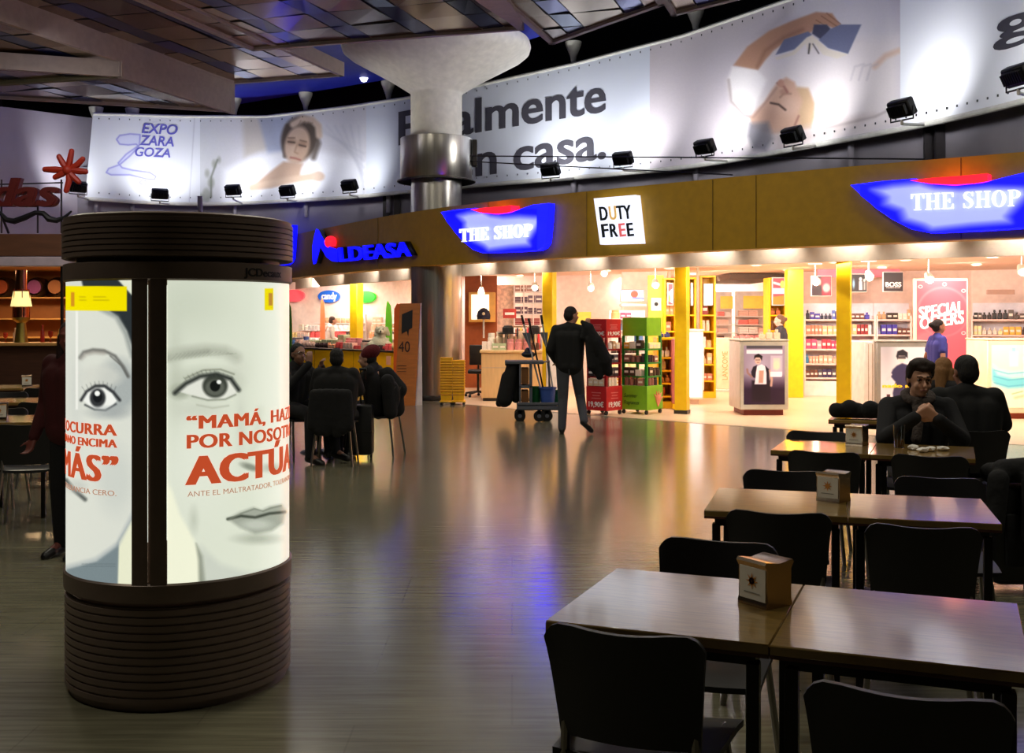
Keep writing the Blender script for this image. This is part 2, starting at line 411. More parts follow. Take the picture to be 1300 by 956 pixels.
m = MB(); p0 = at(254, 300, 26.2); m.cone((p0.x, p0.y, 3.4), (p0.x, p0.y, 4.45), .06)
tag(O('drain_pipe', m, grey_wall), 'thin grey vertical pipe on the plaster wall under the banner, above the poster drum', 'pipe')
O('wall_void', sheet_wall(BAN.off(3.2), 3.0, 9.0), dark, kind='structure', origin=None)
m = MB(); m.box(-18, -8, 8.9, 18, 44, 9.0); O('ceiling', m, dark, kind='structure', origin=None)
for nm, bx in (('wall_south', (-18, -8.2, 0, 18, -8, 9)), ('wall_west', (-16.2, -8, 0, -16, 44, 9)), ('wall_east', (16, -8, 0, 16.2, 44, 9))):
    O(nm, MB().box(*bx), M('brown_dark_paint', (46, 40, 38), .8), kind='structure', origin=None)
# blue ceiling
blue = M('blue_ceiling_paint', (22, 34, 150), .55)
m = MB(); pl = [(-16, 24.5), (-12, 27.3), (-7.1, 28.4), (-2.3, 25), (1.55, 20.3), (2.6, 19.2), (5, 17.3), (9, 13), (15, 9), (15, 3), (-16, 3)]
m.prism(pl, lambda u, v, w_: Vector((u, v, w_)), 7.05, 7.2); O('ceiling', m.norm(), blue, kind='structure', origin=None)
m = MB(); c = at(462, 99, 5.5 * K / (HY - 99)); m.lathe([(.001, -.1), (.06, -.08), (.09, -.02), (.1, 0)], c, 16)
tag(O('ceiling_lamp', m, M('bulkhead_lamp_glow', (230, 230, 240), .5, emis=(235, 235, 255), es=2.0)), 'small round white lamp on the blue ceiling left of the mushroom column', 'lamp')

# ---------------- rafts of tiles
UV_ = Vector((.31, .951)); VV = Vector((.951, -.31))
tile_m = MA('raft_tiles', 0, .2, .7)
frame_m = M('raft_frame_beige', (176, 160, 152), .6)
PAL = [(142, 108, 72), (112, 76, 50), (166, 144, 112), (96, 64, 44), (150, 120, 80), (190, 170, 142)]
def raft(name, poly, z, label, seed, back=16.5, bl=0):
    """poly: far corners left to right; sides run back along -UV_"""
    far = [Vector(p) for p in poly]; a, b = far[0], far[-1]
    P = far + [b - UV_ * back, a - UV_ * back]
    root = T(name, label, 'ceiling raft', (a.x, a.y, z))
    bm = bmesh.new(); rnd = random.Random(seed)
    wid = (b - a).dot(VV) + .5; n_t = int((back + 3) / .78); cl = bm.loops.layers.float_color.new('Col')
    colw = []; x = -.4; k = bl
    while x < wid:
        wd = .36 if k % 2 else .78; colw.append((x, x + wd, k % 2 == 1)); x += wd; k += 1
    for (x0, x1, isb) in colw:
        for j in range(-3, n_t):
            y0 = -j * .78; y1 = y0 - .78; g = .012
            q = [a + VV * xx + UV_ * yy for xx, yy in ((x0 + g, y0 - g), (x1 - g, y0 - g), (x1 - g, y1 + g), (x0 + g, y1 + g))]
            tz = [rnd.uniform(-.014, .014) for _ in q]
            f = bm.faces.new([bm.verts.new((p.x, p.y, z + .03 + t)) for p, t in zip(q, tz)])
            c = (30 + rnd.randint(-8, 14), 42 + rnd.randint(-8, 18), 110 + rnd.randint(-30, 30)) if isb else rnd.choice(PAL)
            for l in f.loops: l[cl] = (*lin(c), 1)
    cen = sum(P, Vector((0, 0))) / len(P)
    for i, p in enumerate(P):
        q = P[(i + 1) % len(P)]; d = (q - p).normalized(); n = Vector((d.y, -d.x))
        if (cen - p).dot(n) > 0: n = -n
        bmesh.ops.bisect_plane(bm, geom=bm.verts[:] + bm.edges[:] + bm.faces[:], plane_co=(p.x, p.y, z), plane_no=(n.x, n.y, 0), clear_outer=True)
    O('tiles', bm, tile_m, root, world=True, smooth=0)
    f = MB(); f.prism([tuple(p) for p in P], lambda u, v, w_: Vector((u, v, w_)), z + .05, z + .09)
    O('backing', f.norm(), M('raft_backing', (40, 34, 34), .7), root, world=True)
    f = MB()
    for i, p in enumerate(P):
        q = P[(i + 1) % len(P)]; d = (q - p).normalized(); n = Vector((-d.y, d.x)) * .045
        A = [p - n - d * .045, q - n + d * .045, q + n + d * .045, p + n - d * .045]
        f.prism([tuple(v) for v in A], lambda u, v, w_: Vector((u, v, w_)), z - .02, z + .25)
    O('frame', f.norm(), frame_m, root, world=True)
    return root
H1 = EYE + 4.65
raft('ceiling_raft', [(-5.51, 21.8), (-3.27, 21.1)], H1, 'long tiled ceiling raft just right of the thick beige step edge', 3, bl=0)
raft('ceiling_raft', [(-4.45, 18.95), (.138, 17.6)], H1 - .03, 'widest tiled ceiling raft, its far edge running over the mushroom head of the column', 5, bl=1)
raft('ceiling_raft', [(.676, 18.55), (2.2, 16.25)], H1 - .02, 'pointed tiled ceiling raft with a white rim right of the mushroom head', 8, bl=0)
raft('ceiling_raft', [(2.47, 16.8), (5.2, 13.9)], H1 - .02, 'small visible corner of a tiled ceiling raft at the top edge above the lying man', 11, bl=0)
L2z = EYE + 4.06; L1z = EYE + 4.32
raft('ceiling_raft', [(-9.9, 20.15), (-5.56, 21.62)], L2z, 'lowest tiled ceiling raft at far left over the written wall, with bright reflections', 14, back=3.3, bl=2)
r = raft('ceiling_raft', [(-11.5, 19.85), (-6.66, 18.35)], L1z, 'dark tiled ceiling raft at top left corner between the beige edge and the olive edge', 17, bl=1)
m = MB(); u3 = UV_ * 17
def wallseg(m, p, q, z0, z1, th=.08):
    p, q = Vector(p), Vector(q); d = (q - p).normalized(); n = Vector((-d.y, d.x)) * th / 2
    m.prism([tuple(v) for v in (p - n, q - n, q + n, p + n)], lambda u, v, w_: Vector((u, v, w_)), z0, z1); return m
wallseg(m, (-5.51, 21.8), (-6.58, 18.5), L2z - .03, H1 + .05); wallseg(m, (-6.58, 18.5), tuple(Vector((-6.58, 18.5)) - UV_ * 16), L1z - .03, H1 + .05)
tag(O('ceiling_step', m.norm(), frame_m), 'thick beige step edge between the upper and lower ceiling rafts at top left', 'ceiling step')
m = MB(); wallseg(m, (-6.62, 18.5), (-11.4, 19.75), L2z - .03, L1z + .02, .12)
tag(O('ceiling_step', m.norm(), M('olive_step_paint', (120, 114, 84), .7)), 'short olive step edge under the dark ceiling raft at far left', 'ceiling step')
m = MB(); A = Vector((.138, 17.6)); B_ = Vector((.16, 17.13)); C_ = Vector((-.02, 16.1)); D_ = Vector((-.47, 16.1))
m.prism([tuple(A), tuple(B_), tuple(C_), tuple(C_ - UV_ * 14), tuple(D_ - UV_ * 14), tuple(D_)], lambda u, v, w_: Vector((u, v, w_)), H1 - .06, H1 + .3)
tag(O('ceiling_beam', m.norm(), frame_m), 'pinkish beige beam between the wide raft and the pointed raft at the top', 'ceiling beam')

# ---------------- mushroom column
cd_ = FAC.plan(554)[1] + 1.0; CC = Vector((gx(554, cd_), cd_, 0)); print('COL', cd_)
col = T('mushroom_column', 'thick round column clad in steel with a white flared mushroom head and a steel collar', 'column', CC)
conc = M('white_column_paint', (232, 228, 216), .55)
O('mushroom_head', MB().lathe([(.49, 4.95), (.49, 5.82), (.52, 5.86), (.9, 6.1), (1.66, 6.52), (1.78, 6.62), (1.81, 6.72), (1.78, 6.83), (1.66, 6.9), (1.5, 6.92), (.001, 6.92)], n=72), conc, col)
stc = MB()
for k in range(3):
    a = math.radians(-90 + 8 + 120 * k); stc.lathe([(.485, .0), (.485, 4.3)], n=30, a0=a + .012, a1=a + 2 * math.pi / 3 - .012)
stc.lathe([(.478, 0), (.478, 4.3)], n=60); O('steel_cladding', stc, steel, col)
O('base_ring', MB().lathe([(.5, 0), (.5, .08), (.487, .1)], n=60), M('dark_steel', (70, 66, 62), .4, .8), col)
cs = MB().lathe([(.001, 4.98), (.66, 4.98), (.685, 4.97), (.685, 4.18), (.67, 4.16)], n=64); O('collar', cs, steel, col)
fl = MB().lathe([(.5, 4.2), (.73, 4.14), (.75, 4.15), (.75, 4.17), (.685, 4.19)], n=64); O('collar_flange', fl, M('dark_steel'), col)
O('junction_box', MB().box(.69, -.12, 4.45, .78, .1, 4.95, .01), M('dark_steel'), col)

# ---------------- fascia, bulkhead, soffit of the shop front
ZF0, ZF1 = 2.52, 3.55
m = sheet_wall(FAC, ZF0, ZF1, .3, 3); mustard = M('mustard_fascia_paint', (176, 134, 6), .55)
O('wall_fascia', m, mustard, kind='structure', origin=None)
m = MB()
for px in (620, 905, 960, 1220, 745, 480):     # joints between the fascia panels
    a = FAC.at(px, 300, .004); m.box(a.x - .004, a.y - .006, ZF0 + .01, a.x + .004, a.y + .006, ZF1 - .01)
O('trim_2', m, M('fascia_joint', (110, 84, 6), .7), kind='structure', origin=None)
BK = FAC.off(1.05)
O('wall_bulkhead', sheet_wall(BK, 2.36, 3.3, .1, 3), M('bulkhead_white', (205, 192, 176), .6), kind='structure', origin=None)
m = MB(); A1 = FAC.off(.3).P; A2 = FAC.off(1.05).P
m.sheet(lambda i, v: (A1[i][0] + (A2[i][0] - A1[i][0]) * v, A1[i][1] + (A2[i][1] - A1[i][1]) * v, 3.0), list(range(0, 240, 4)), [0, 1])
O('ceiling', m, M('bulkhead_white'), kind='structure', origin=None)
m = MB(); A1 = FAC.off(1.15).P; A2 = FAC.P + FAC.nrm * 1.15 + np.array([[3.5, 16.0]])
m.sheet(lambda i, v: (A1[i][0] + (A2[i][0] - A1[i][0]) * v, A1[i][1] + (A2[i][1] - A1[i][1]) * v, 2.52), list(range(0, 240, 4)), [0, 1])
O('ceiling', m, M('shop_ceiling', (244, 214, 196), .7), kind='structure', origin=None)
m = MB(); A1 = FAC.off(.1).P
m.sheet(lambda i, v: (A1[i][0] + (A2[i][0] - A1[i][0]) * v, A1[i][1] + (A2[i][1] - A1[i][1]) * v, 3.5), list(range(0, 240, 4)), [0, 1])
O('ceiling', m, dark, kind='structure', origin=None)

# small downlights in the slot behind the fascia, each with its own light
SL = FAC.off(.8)
spots_px = [385, 425, 468, 505, 610, 672, 745, 822, 906, 988, 1078, 1175, 1290]
t0 = None
for i, px in enumerate(spots_px):
    a = SL.at(px, 300)
    if t0 is None:
        t0 = T('slot_downlight', 'x', 'downlight', (a.x, a.y, 2.99), 0, 'downlights in the slot behind the yellow fascia')
        O('ring', MB().lathe([(.06, 0), (.075, -.02), (.055, -.03), (.05, 0)], n=16), white, t0); O('lens', MB().lathe([(.001, -.01), (.05, -.01)], n=16), lampglow, t0); o = t0
    else: o = dup(t0, (a.x, a.y, 2.99))
    o['label'] = 'recessed downlight in the slot behind the mustard fascia'
    spot('slot_light', (a.x, a.y, 2.95), (BK.at(px, 300).x, BK.at(px, 300).y, 2.42), 62, (1, .88, .76), 1.9, 1.0, .03)

# yellow pillars
for px, nx_, lab in ((452.5, 453, 'yellow square shop pillar between the blue oval sign and the green oval sign'),
                ((697.5), 698, 'yellow square shop pillar behind the head of the walking man'),
                (866, 866, 'yellow square shop pillar rising behind the yellow product shelf'),
                (1071.5, 1072, 'widest yellow square shop pillar, right of the black and white poster stand')):
    a = at(px, 400, 27.6) if px < 460 else FAC.off(1.5 if px < 1000 else 1.35).at(px, 400); s = .12 if px < 460 else .1
    r = T('shop_pillar', lab, 'pillar', (a.x, a.y, 0), BK.ang(px) * .55)
    O('post', MB().box(-s, -s, .0, s, s, 2.51, .006), yellow, r)
    O('foot_plate', MB().box(-s - .01, -s - .01, 0, s + .01, s + .01, .06, .003), M('dark_steel'), r)

# ---------------- lights inside the shop: ceiling downlights in rows plus the soft light of the lit ceiling
rows = [(1.9, [377, 440, 500, 600, 628, 676, 712, 812, 900, 936, 1020, 1105, 1196, 1290]), (4.0, [395, 470, 590, 660, 770, 850, 960, 1060, 1150, 1260]), (6.5, [420, 520, 640, 760, 880, 1000, 1120, 1240])]
d0 = None
for off, pxs in rows:
    c_ = FAC.off(off)
    for px in pxs:
        a = c_.at(px, 300)
        if d0 is None:
            d0 = T('ceiling_downlight', 'x', 'downlight', (a.x, a.y, 2.515), 0, 'x'); o = d0
            O('ring', MB().lathe([(.09, 0), (.11, -.012), (.08, -.02), (.08, 0)], n=20), white, d0); O('lens', MB().lathe([(.001, -.008), (.08, -.008)], n=20), lampglow, d0)
        else: o = dup(d0, (a.x, a.y, 2.515))
        k = {1.9: 'front', 4.0: 'middle', 6.5: 'rear'}[off]
        o['label'] = 'round recessed downlight in the %s row of the pink shop ceiling' % k; o['group'] = '%s row of shop ceiling downlights' % k
def shop_light(px, off, pw=SHOP_W, tilt=.5, d=None):
    c_ = FAC.off(off); a = c_.at(px, 300)
    area('shop_light', (a.x, a.y, 2.45), .7, pw, rot=(tilt, 0, c_.ang(px)))
for px in (385, 450, 505, 610, 680, 750, 830, 905, 990, 1070, 1150, 1240, 1330): shop_light(px, 1.45, SHOP_W * .5)
for px in (390, 480, 600, 700, 790, 880, 970, 1060, 1150, 1250, 1330): shop_light(px, 3.2)
for px in (390, 480, 600, 700, 800, 900, 1000, 1100, 1220): shop_light(px, 5.6)
for px, d in ((930, 24.8), (925, 28.3), (960, 28.6), (880, 24), (400, 28.4), (460, 27.4), (430, 29.2)):
    a = at(px, 300, d); area('shop_light', (a.x, a.y, 2.45), .8, SHOP_W, rot=(.4, 0, 0))  # extra area lights added to brighten the passage and the left wall

# track spots hanging inside
def track_spot(px, py, d, lab, tilt=.5):
    a = at(px, py, d); r = T('track_spotlight', lab, 'spotlight', (a.x, a.y, 2.5))
    O('mount', MB().box(-.12, -.02, -.03, .12, .02, .0, .004), white, r)
    O('stem', MB().cone((0, 0, -.03), (0, 0, a.z - 2.5 + .05), .012), chrome, r)
    z = a.z - 2.5
    O('housing', MB().cone((0, .05, z + .09), (0, -.04, z), .045, .075, 16), rail_w, r)
    O('bulb', MB().ball((0, -.05, z - .015), .05), lampglow, r)
for px, py, d, lab in ((611, 372, 21.5, 'track spotlight above the dark cap, right of the steel column'), (750, 366, 21.5, 'track spotlight above the red display stand'),
                       (832, 362, 19.5, 'track spotlight just left of the pillar by the yellow shelves'), (1035, 358, 19, 'track spotlight over the red and black picture'),
                       (1103, 352, 18, 'track spotlight over the black and white fashion picture'), (1179, 355, 16.8, 'bright track spotlight in front of the red special offers banner'),
                       (1297, 345, 16, 'track spotlight at the right edge over the perfume shelf'), (679, 365, 22, 'track spotlight over the rack of clothes'), (767, 347, 20.5, 'small track spotlight on the ceiling above the walking man')):
    track_spot(px, py, d, lab)

# ---------------- cloth banner
cloth = MA('banner_cloth', 0, .6)
ban = T('hall_banner', 'long curved printed cloth banner above the shop with lettering and reclining people', 'banner', (*BAN.plan(650), ZB))
def panel(cv, px0, px1, seed):
    nx, ny = cv.w, max(40, int(cv.h * .9))
    def fn(U, V):
        l = px0 if not callable(px0) else px0(V)
        PX = l + U * (px1 - l); X = np.interp(PX, BAN.px, BAN.P[:, 0]); Y = np.interp(PX, BAN.px, BAN.P[:, 1])
        top = ban_top_z(PX); wv = .006 * np.sin(PX * .07 + V * 3) * np.sin(V * 5 + PX * .03)
        nxv = np.interp(PX, BAN.px, BAN.nrm[:, 0]); nyv = np.interp(PX, BAN.px, BAN.nrm[:, 1])
        return X - nxv * wv, Y - nyv * wv, top + V * (ZB - top)
    return picture('banner_panel', cv, fn, nx, ny, cloth, ban, flipn=False, uv=lambda x, y, z: (CX + K * x / y, HY - (z - EYE) / y * K))
WH = (226, 228, 232)
# panel: expo
c = Canvas(100, 140, 254, 265, 1.4, WH)
vio = (150, 150, 214)
zpts = [(178, 171), (165, 170), (152, 172), (148, 177), (152, 183), (163, 184), (173, 183), (176, 186), (166, 197), (152, 209), (138, 214), (135, 219), (141, 222), (165, 222), (185, 227), (196, 228), (198, 224), (190, 219), (168, 216), (155, 213), (150, 207), (160, 196), (177, 184)]
c.poly(zpts, (205, 208, 240), 2.5, .7); c.stroke(zpts + zpts[:1], 1.8, vio, 1.2); c.ell(182, 231.5, 5.2, 3.2, vio, 1); c.ell(182, 231.5, 3.6, 1.9, WH, 1)
c.stroke([(247, 150), (240, 262)], 1.2, (200, 200, 206), 1)
panel(c, lambda V: 118 - 10 * V, 254, 1)
# panel: reclining woman
c = Canvas(252, 135, 466, 265, 1.2, (214, 212, 216))
c.grad(lambda X, Y: np.clip((300 - X) / 40, 0, 1), (196, 200, 200), .5); c.poly([(308, 148), (345, 148), (352, 185), (310, 200)], (188, 176, 160), 8, .6)
c.poly([(328, 150), (370, 147), (372, 190), (340, 196)], (150, 160, 190), 6, .7)
c.poly([(283, 215), (330, 196), (400, 190), (466, 205), (466, 262), (283, 262)], (234, 234, 238), 10)
for i in range(7): c.stroke([(395 + i * 10, 160), (462, 195 + i * 9)], 2, (188, 188, 196), 4, .5)
c.ell(380, 176, 23, 29, (84, 72, 62), 5, rot=.2); c.stroke([(365, 160), (361, 178), (362, 198)], 5, (78, 66, 58), 4); c.stroke([(398, 165), (404, 182), (398, 200)], 7, (88, 76, 66), 5, .8); c.ell(377, 184, 15.5, 24, (200, 172, 150), 4, rot=.22)
c.ell(384, 190, 8, 18, (176, 144, 120), 8, .55, rot=.2); c.ell(370, 180, 6, 4, (150, 118, 98), 4, .6); c.ell(384, 183, 6, 4, (142, 110, 90), 4, .6)
c.stroke([(366, 180), (374, 181)], 1.8, (70, 54, 46), 2); c.stroke([(380, 184), (388, 186)], 1.8, (70, 54, 46), 2); c.stroke([(366, 175), (374, 175)], 1.4, (96, 76, 62), 2, .8); c.stroke([(381, 178), (389, 180)], 1.4, (96, 76, 62), 2, .8)
c.stroke([(377, 184), (374, 193), (378, 195)], 1.6, (156, 122, 100), 2, .8); c.stroke([(369, 200), (375, 201), (381, 203)], 2.4, (160, 104, 92), 2); c.ell(374, 209, 8, 3, (176, 146, 124), 4, .6)
c.stroke([(372, 158), (384, 151), (396, 152), (404, 160), (405, 172)], 8, (206, 182, 160), 4); 
for k in range(4): c.stroke([(378 + k * 5, 160 - k), (382 + k * 5, 153 + k)], 1.1, (130, 106, 88), 1.5, .7)
c.poly([(360, 205), (384, 208), (380, 226), (345, 238), (318, 240), (330, 228)], (190, 160, 138), 4)
c.stroke([(320, 238), (372, 228), (404, 223)], 9, (206, 178, 154), 4); c.ell(404, 224, 8, 6, (212, 186, 164), 3)
for (x, y, r) in ((262, 248, 9), (268, 232, 7), (263, 220, 5), (272, 208, 5), (278, 203, 4), (255, 252, 6)): c.ell(x, y, r * .6, r, (158, 160, 148), 3, .8); 
c.stroke([(268, 250), (268, 225), (276, 203)], 2, (120, 124, 110), 2)
c.grain(1.5, 2); panel(c, 254, 465, 2)
# panel: home text
c = Canvas(463, 60, 827, 252, .8, (216, 220, 228)); panel(c, 465, 825, 3)
# panel: lying man with a book
c = Canvas(822, -70, 1146, 222, 1.15, (206, 196, 198))
S = .3385
def q(*p): return [(860 + x * S, y * S) for x, y in p]
c.grad(lambda X, Y: np.clip((X - 960) / 200, 0, 1), (196, 190, 200), .6); c.poly(q((430, -60), (800, -60), (830, 200), (600, 130), (430, 60)), (222, 216, 216), 14, .8)
c.stroke(q((420, -20), (400, 60), (300, 150)), 8, (176, 166, 168), 12, .6)
c.poly(q((300, 150), (830, 140), (830, 470), (500, 560), (230, 560), (190, 300)), (226, 216, 212), 16, .9)
c.poly(q((205, 250), (300, 262), (335, 300), (285, 410), (250, 435), (200, 380), (188, 300)), (240, 233, 228), 5); c.stroke(q((192, 300), (202, 380), (250, 432), (285, 440)), 2.5, (176, 160, 154), 4)
c.poly(q((210, 245), (262, 175), (345, 115), (430, 78), (520, 45), (580, 50), (612, 95), (590, 108), (540, 88), (480, 138), (428, 140), (360, 190), (330, 225), (302, 262)), (186, 140, 112), 3)
c.stroke(q((300, 250), (330, 190), (400, 140), (470, 110)), 4, (150, 106, 82), 5, .7)
for a_, b_ in (((540, 60), (600, 100)), ((520, 75), (560, 100)), ((560, 50), (612, 90))): c.stroke(q(a_, b_), 1.2, (140, 98, 76), 1.5)
bk = (112, 116, 142)
c.poly(q((400, 148), (490, 118), (505, 130), (440, 185), (368, 206)), bk, 1.5); c.poly(q((512, 92), (560, 92), (575, 108), (540, 150), (505, 126)), (72, 72, 90), 2)
c.poly(q((612, 92), (690, 92), (640, 202), (565, 180), (530, 150), (575, 108)), bk, 1.5)
c.poly(q((365, 216), (430, 195), (485, 140), (505, 132), (525, 150), (565, 185), (640, 204), (600, 220), (545, 205), (512, 160), (495, 200), (480, 165), (440, 205), (372, 226)), (226, 214, 196), 1.5)
c.stroke(q((496, 165), (492, 200)), 2, (60, 54, 52), 1.5); c.stroke(q((508, 165), (530, 200)), 1.5, (90, 80, 74), 1.5)
c.poly(q((375, 310), (408, 290), (440, 308), (446, 328), (490, 332), (513, 385), (512, 440), (500, 482), (430, 492), (350, 505), (282, 480), (272, 440), (325, 385), (352, 340)), (204, 164, 140), 4)
c.ell(860 + 330 * S, 440 * S, 12, 14, (186, 146, 124), 10, .5); c.ell(860 + 420 * S, 400 * S, 14, 12, (216, 182, 160), 10, .6); c.stroke(q((385, 365), (400, 350), (425, 352)), 1.8, (140, 104, 86), 2.5, .7); c.ell(860 + 400 * S, 345 * S, 5, 4, (176, 132, 112), 3, .7); c.poly(q((445, 325), (490, 330), (514, 390), (512, 440), (500, 480), (460, 480), (455, 420), (470, 380)), (190, 160, 120), 5, .7)
c.stroke(q((375, 312), (400, 325), (412, 345)), 2.2, (150, 96, 84), 3); c.ell(860 + 388 * S, 312 * S, 4, 5, (196, 146, 124), 2)
c.stroke(q((350, 386), (380, 392), (405, 412)), 2.6, (86, 62, 52), 1.8); c.stroke(q((455, 435), (440, 470)), 2, (150, 100, 86), 2.5)
c.stroke(q((372, 330), (330, 385), (285, 440)), 2, (176, 140, 124), 3)
c.poly(q((270, 462), (340, 458), (362, 520), (330, 565), (285, 560), (262, 510)), (126, 122, 128), 7, .9); c.poly(q((350, 500), (520, 470), (700, 430), (740, 430), (600, 500), (380, 570)), (188, 172, 166), 12, .7)
c.stroke(q((560, 480), (740, 438), (830, 395)), 2, (150, 134, 130), 4, .7); c.stroke(q((740, 250), (780, 210), (830, 190)), 7, (214, 180, 156), 5, .8)
for k in range(3): c.stroke(q((650 + k * 30, 300), (665 + k * 30, 250), (700 + k * 25, 240)), 2, (190, 180, 182), 3, .7)
c.grain(1.5, 3); panel(c, 825, 1143, 4)
c = Canvas(1141, -140, 1400, 170, .5, (232, 233, 236)); panel(c, 1143, 1392, 5)
ink = M('banner_ink_grey', (66, 64, 72), .7); inkv = M('banner_ink_violet', (100, 98, 190), .7)
for body, TL, TR, BR, BL, mt, bd, sh in (('Finalmente', (507, 140), (769, 93.5), (769, 141), (507, 184), ink, .022, 0), ('en casa.', (573, 185), (769, 153), (769, 200.5), (573, 228), ink, .022, 0),
                                 ('g', (1263, 10), (1318, -4), (1318, 36), (1263, 54), ink, .022, 0),
                                 ('EXPO', (181, 156), (226, 158), (225, 171), (180, 169), inkv, .02, .15), ('ZARA', (178, 171), (221.5, 173.5), (220.5, 186), (177, 184), inkv, .02, .15), ('GOZA', (172, 186), (217, 188.5), (216, 200), (171, 198), inkv, .02, .15)):
    bm = text_on(body, quad_on(BAN, TL, TR, BR, BL), .010, .014, bold=bd, shear=sh, cuts=10)
    O('banner_lettering', bm, mt, ban, world=True, smooth=0)
for nm, py, zf, r_ in (('bottom_rail', BB, None, .045), ('top_rail', BT, 1, .035)):
    pts_ = []
    for px in range(108 if zf is None else 118, 1400, 22):
        a = BAN.at(px, 300); pts_.append((a.x, a.y, (ZB if zf is None else float(ban_top_z(px))) + (-.03 if zf is None else .02)))
    O(nm, MB().tube(pts_, r_), rail_w, ban, world=True)
m = MB()
for px in range(125, 1390, 13):
    for f in (lambda p: ZB + .12, lambda p: float(ban_top_z(p)) - .1):
        a = BAN.at(px, 300, .03); m.box(a.x - .008, a.y - .01, f(px) - .01, a.x + .008, a.y + .01, f(px) + .022)
O('eyelets', m, black, ban, world=True, kind='stuff', smooth=0)
# posts of the banner ending in small funnels
for k, px in enumerate((122, 168, 298, 388, 493, 728, 883, 1080)):
    a = BAN.off(.3).at(px, 300); zt = float(ban_top_z(px)) + (.18 if px < 290 else .5)
    r = T('banner_post', ['first funnel topped post at the left corner of the banner', 'second funnel topped post near the left corner of the banner', 'funnel topped post beside the beige ceiling edge', 'funnel topped post above the reclining woman print',
          'funnel topped post just left of the mushroom column', 'funnel topped post above the home lettering', 'funnel topped post above the lying man print', 'funnel topped post near the top right of the banner'][k], 'post', (a.x, a.y, 4.0))
    O('pole', MB().cone((0, 0, 0), (0, 0, zt - 4.2), .05), grey_wall, r)
    O('funnel', MB().lathe([(.05, zt - 4.35), (.07, zt - 4.25), (.16, zt - 4.02), (.17, zt - 3.95), (.001, zt - 3.95)], n=20), M('post_cream', (200, 196, 180), .5), r)
# dark braces behind the lower rail
for k, (px, lab) in enumerate(((497, 'pair of dark vertical channels on the wall left of the steel collar'), (1186, 'pair of dark slanted channels on the wall above the right shop sign'))):
    m = MB()
    for s_ in (-1, 1):
        a = BAN.off(.38).at(px + s_ * 7, 300); b = BAN.off(.38).at(px + s_ * 7 - (7 if k else 3), 300)
        m.box(a.x - .07, a.y - .03, 3.4, a.x + .07, a.y + .03, 4.42)
    tag(O('wall_channel', m, M('dark_channel', (56, 50, 52), .5, .3)), lab, 'channel')
# steel cables
for k, (y0, y1, lab) in enumerate(((198, 202, 'upper thin steel cable stretched from the column collar to the right'), (205, 216, 'lower thin steel cable running from the column collar behind the fascia'))):
    a = at(597, y0, 20.4); b = at(1175 if k == 0 else 930, y1 if k == 0 else 222, 15.6 if k == 0 else 17.5)
    tag(O('steel_cable', MB().tube([a, b], .012, 6), M('cable_steel', (60, 58, 60), .4, .6)), lab, 'cable')

# ---------------- floodlights on arms
def flood(px, py, lab, tilt, first=[None]):
    a = BAN.off(-1.05).at(px, py); base = BAN.at(px + (30 if px > 600 else 12), 300, .04)
    r = T('floodlight', lab, 'floodlight', a, BAN.ang(px))
    rx = Matrix.Rotation(tilt, 4, 'X')
    h = MB().box(-.19, -.07, -.12, .19, .07, .12, .02); h.box(-.15, -.11, -.08, .15, -.07, .08, .01)
    for i in range(-4, 5): h.box(i * .036 - .005, -.13, -.07, i * .036 + .005, -.1, .07)
    h.bm.transform(rx); O('housing', h, black, r)
    g = MB().box(-.16, .071, -.1, .16, .075, .1); g.bm.transform(rx); O('lens', g, M('flood_lens', (240, 245, 255), .3, emis=(235, 240, 255), es=6), r)
    O('bracket', MB().tube([(-.2, 0, 0), (-.2, 0, -.17), (.2, 0, -.17), (.2, 0, 0)], .012, 6), black, r)
    O('arm', MB().tube([a + Vector((0, 0, -.17)), a + Vector((0, 0, -.22)), Vector((base.x, base.y, ZB - .04))], .022, 8), rail_w, r, world=True)
    tgt = BAN.at(px, 300); top = float(ban_top_z(px))
    d = (Vector((tgt.x, tgt.y, 0)) - Vector((a.x, a.y, 0))).normalized()
    spot('flood_beam', a + d * .14 + Vector((0, 0, .05)), (tgt.x, tgt.y, ZB + (top - ZB) * .5), FLOOD_W * (.6 if px < 480 else 1), (.93, .95, 1), 2.5, 1.0, .1)
for px, py, lab in ((99, 237, 'black floodlight at the left corner of the banner beside the red sun sign'), (203, 246, 'black floodlight under the violet lettering at the banner'),
                    (296, 241, 'black floodlight above the drum, third from the left'), (365, 242, 'black floodlight below the reclining woman print'), (444, 235, 'black floodlight just left of the column collar'),
                    (699, 215, 'black floodlight below the end of the word casa, left of its neighbour'), (791, 201, 'black floodlight at the right end of the home lettering, above the white duty sign'), (895, 186, 'black floodlight left of the lying man print'),
                    (1007, 171, 'black floodlight overlapping the hair of the lying man print'), (1145, 137, 'large black floodlight at the seam right of the lying man'), (1293, 95, 'black floodlight cut by the right edge under the big letter')):
    flood(px, py, lab, .5)
# ---------------- unseen lights added to fill the hall and brighten the blue ceiling
for x, y in ((-4, 4), (0, 7), (4, 5), (-5, 10), (1, 13), (5, 10), (-3, 15), (-7, 14)):
    area('hall_fill', (x, y, 6.0), 1.0, HALL_W * 6, (1, .93, .76))
for x, y in ((-6, 23.5), (-2.6, 22), (0.8, 19), (2.8, 17.6), (-10, 22)):
    area('blue_ceiling_fill', (x, y, 6.45), .5, 16, (.75, .8, 1), (math.pi, 0, 0))

spot('column_fill', (2.6, 18.3, 4.2), (CC.x + .3, CC.y, 6.1), 330, (1, .97, .9), 1.1, 1.0, .15)  # unseen spots added to brighten the white mushroom head
spot('column_fill', (-3.6, 20.2, 4.2), (CC.x - .3, CC.y, 6.1), 60, (1, .97, .9), 1.1, 1.0, .15)
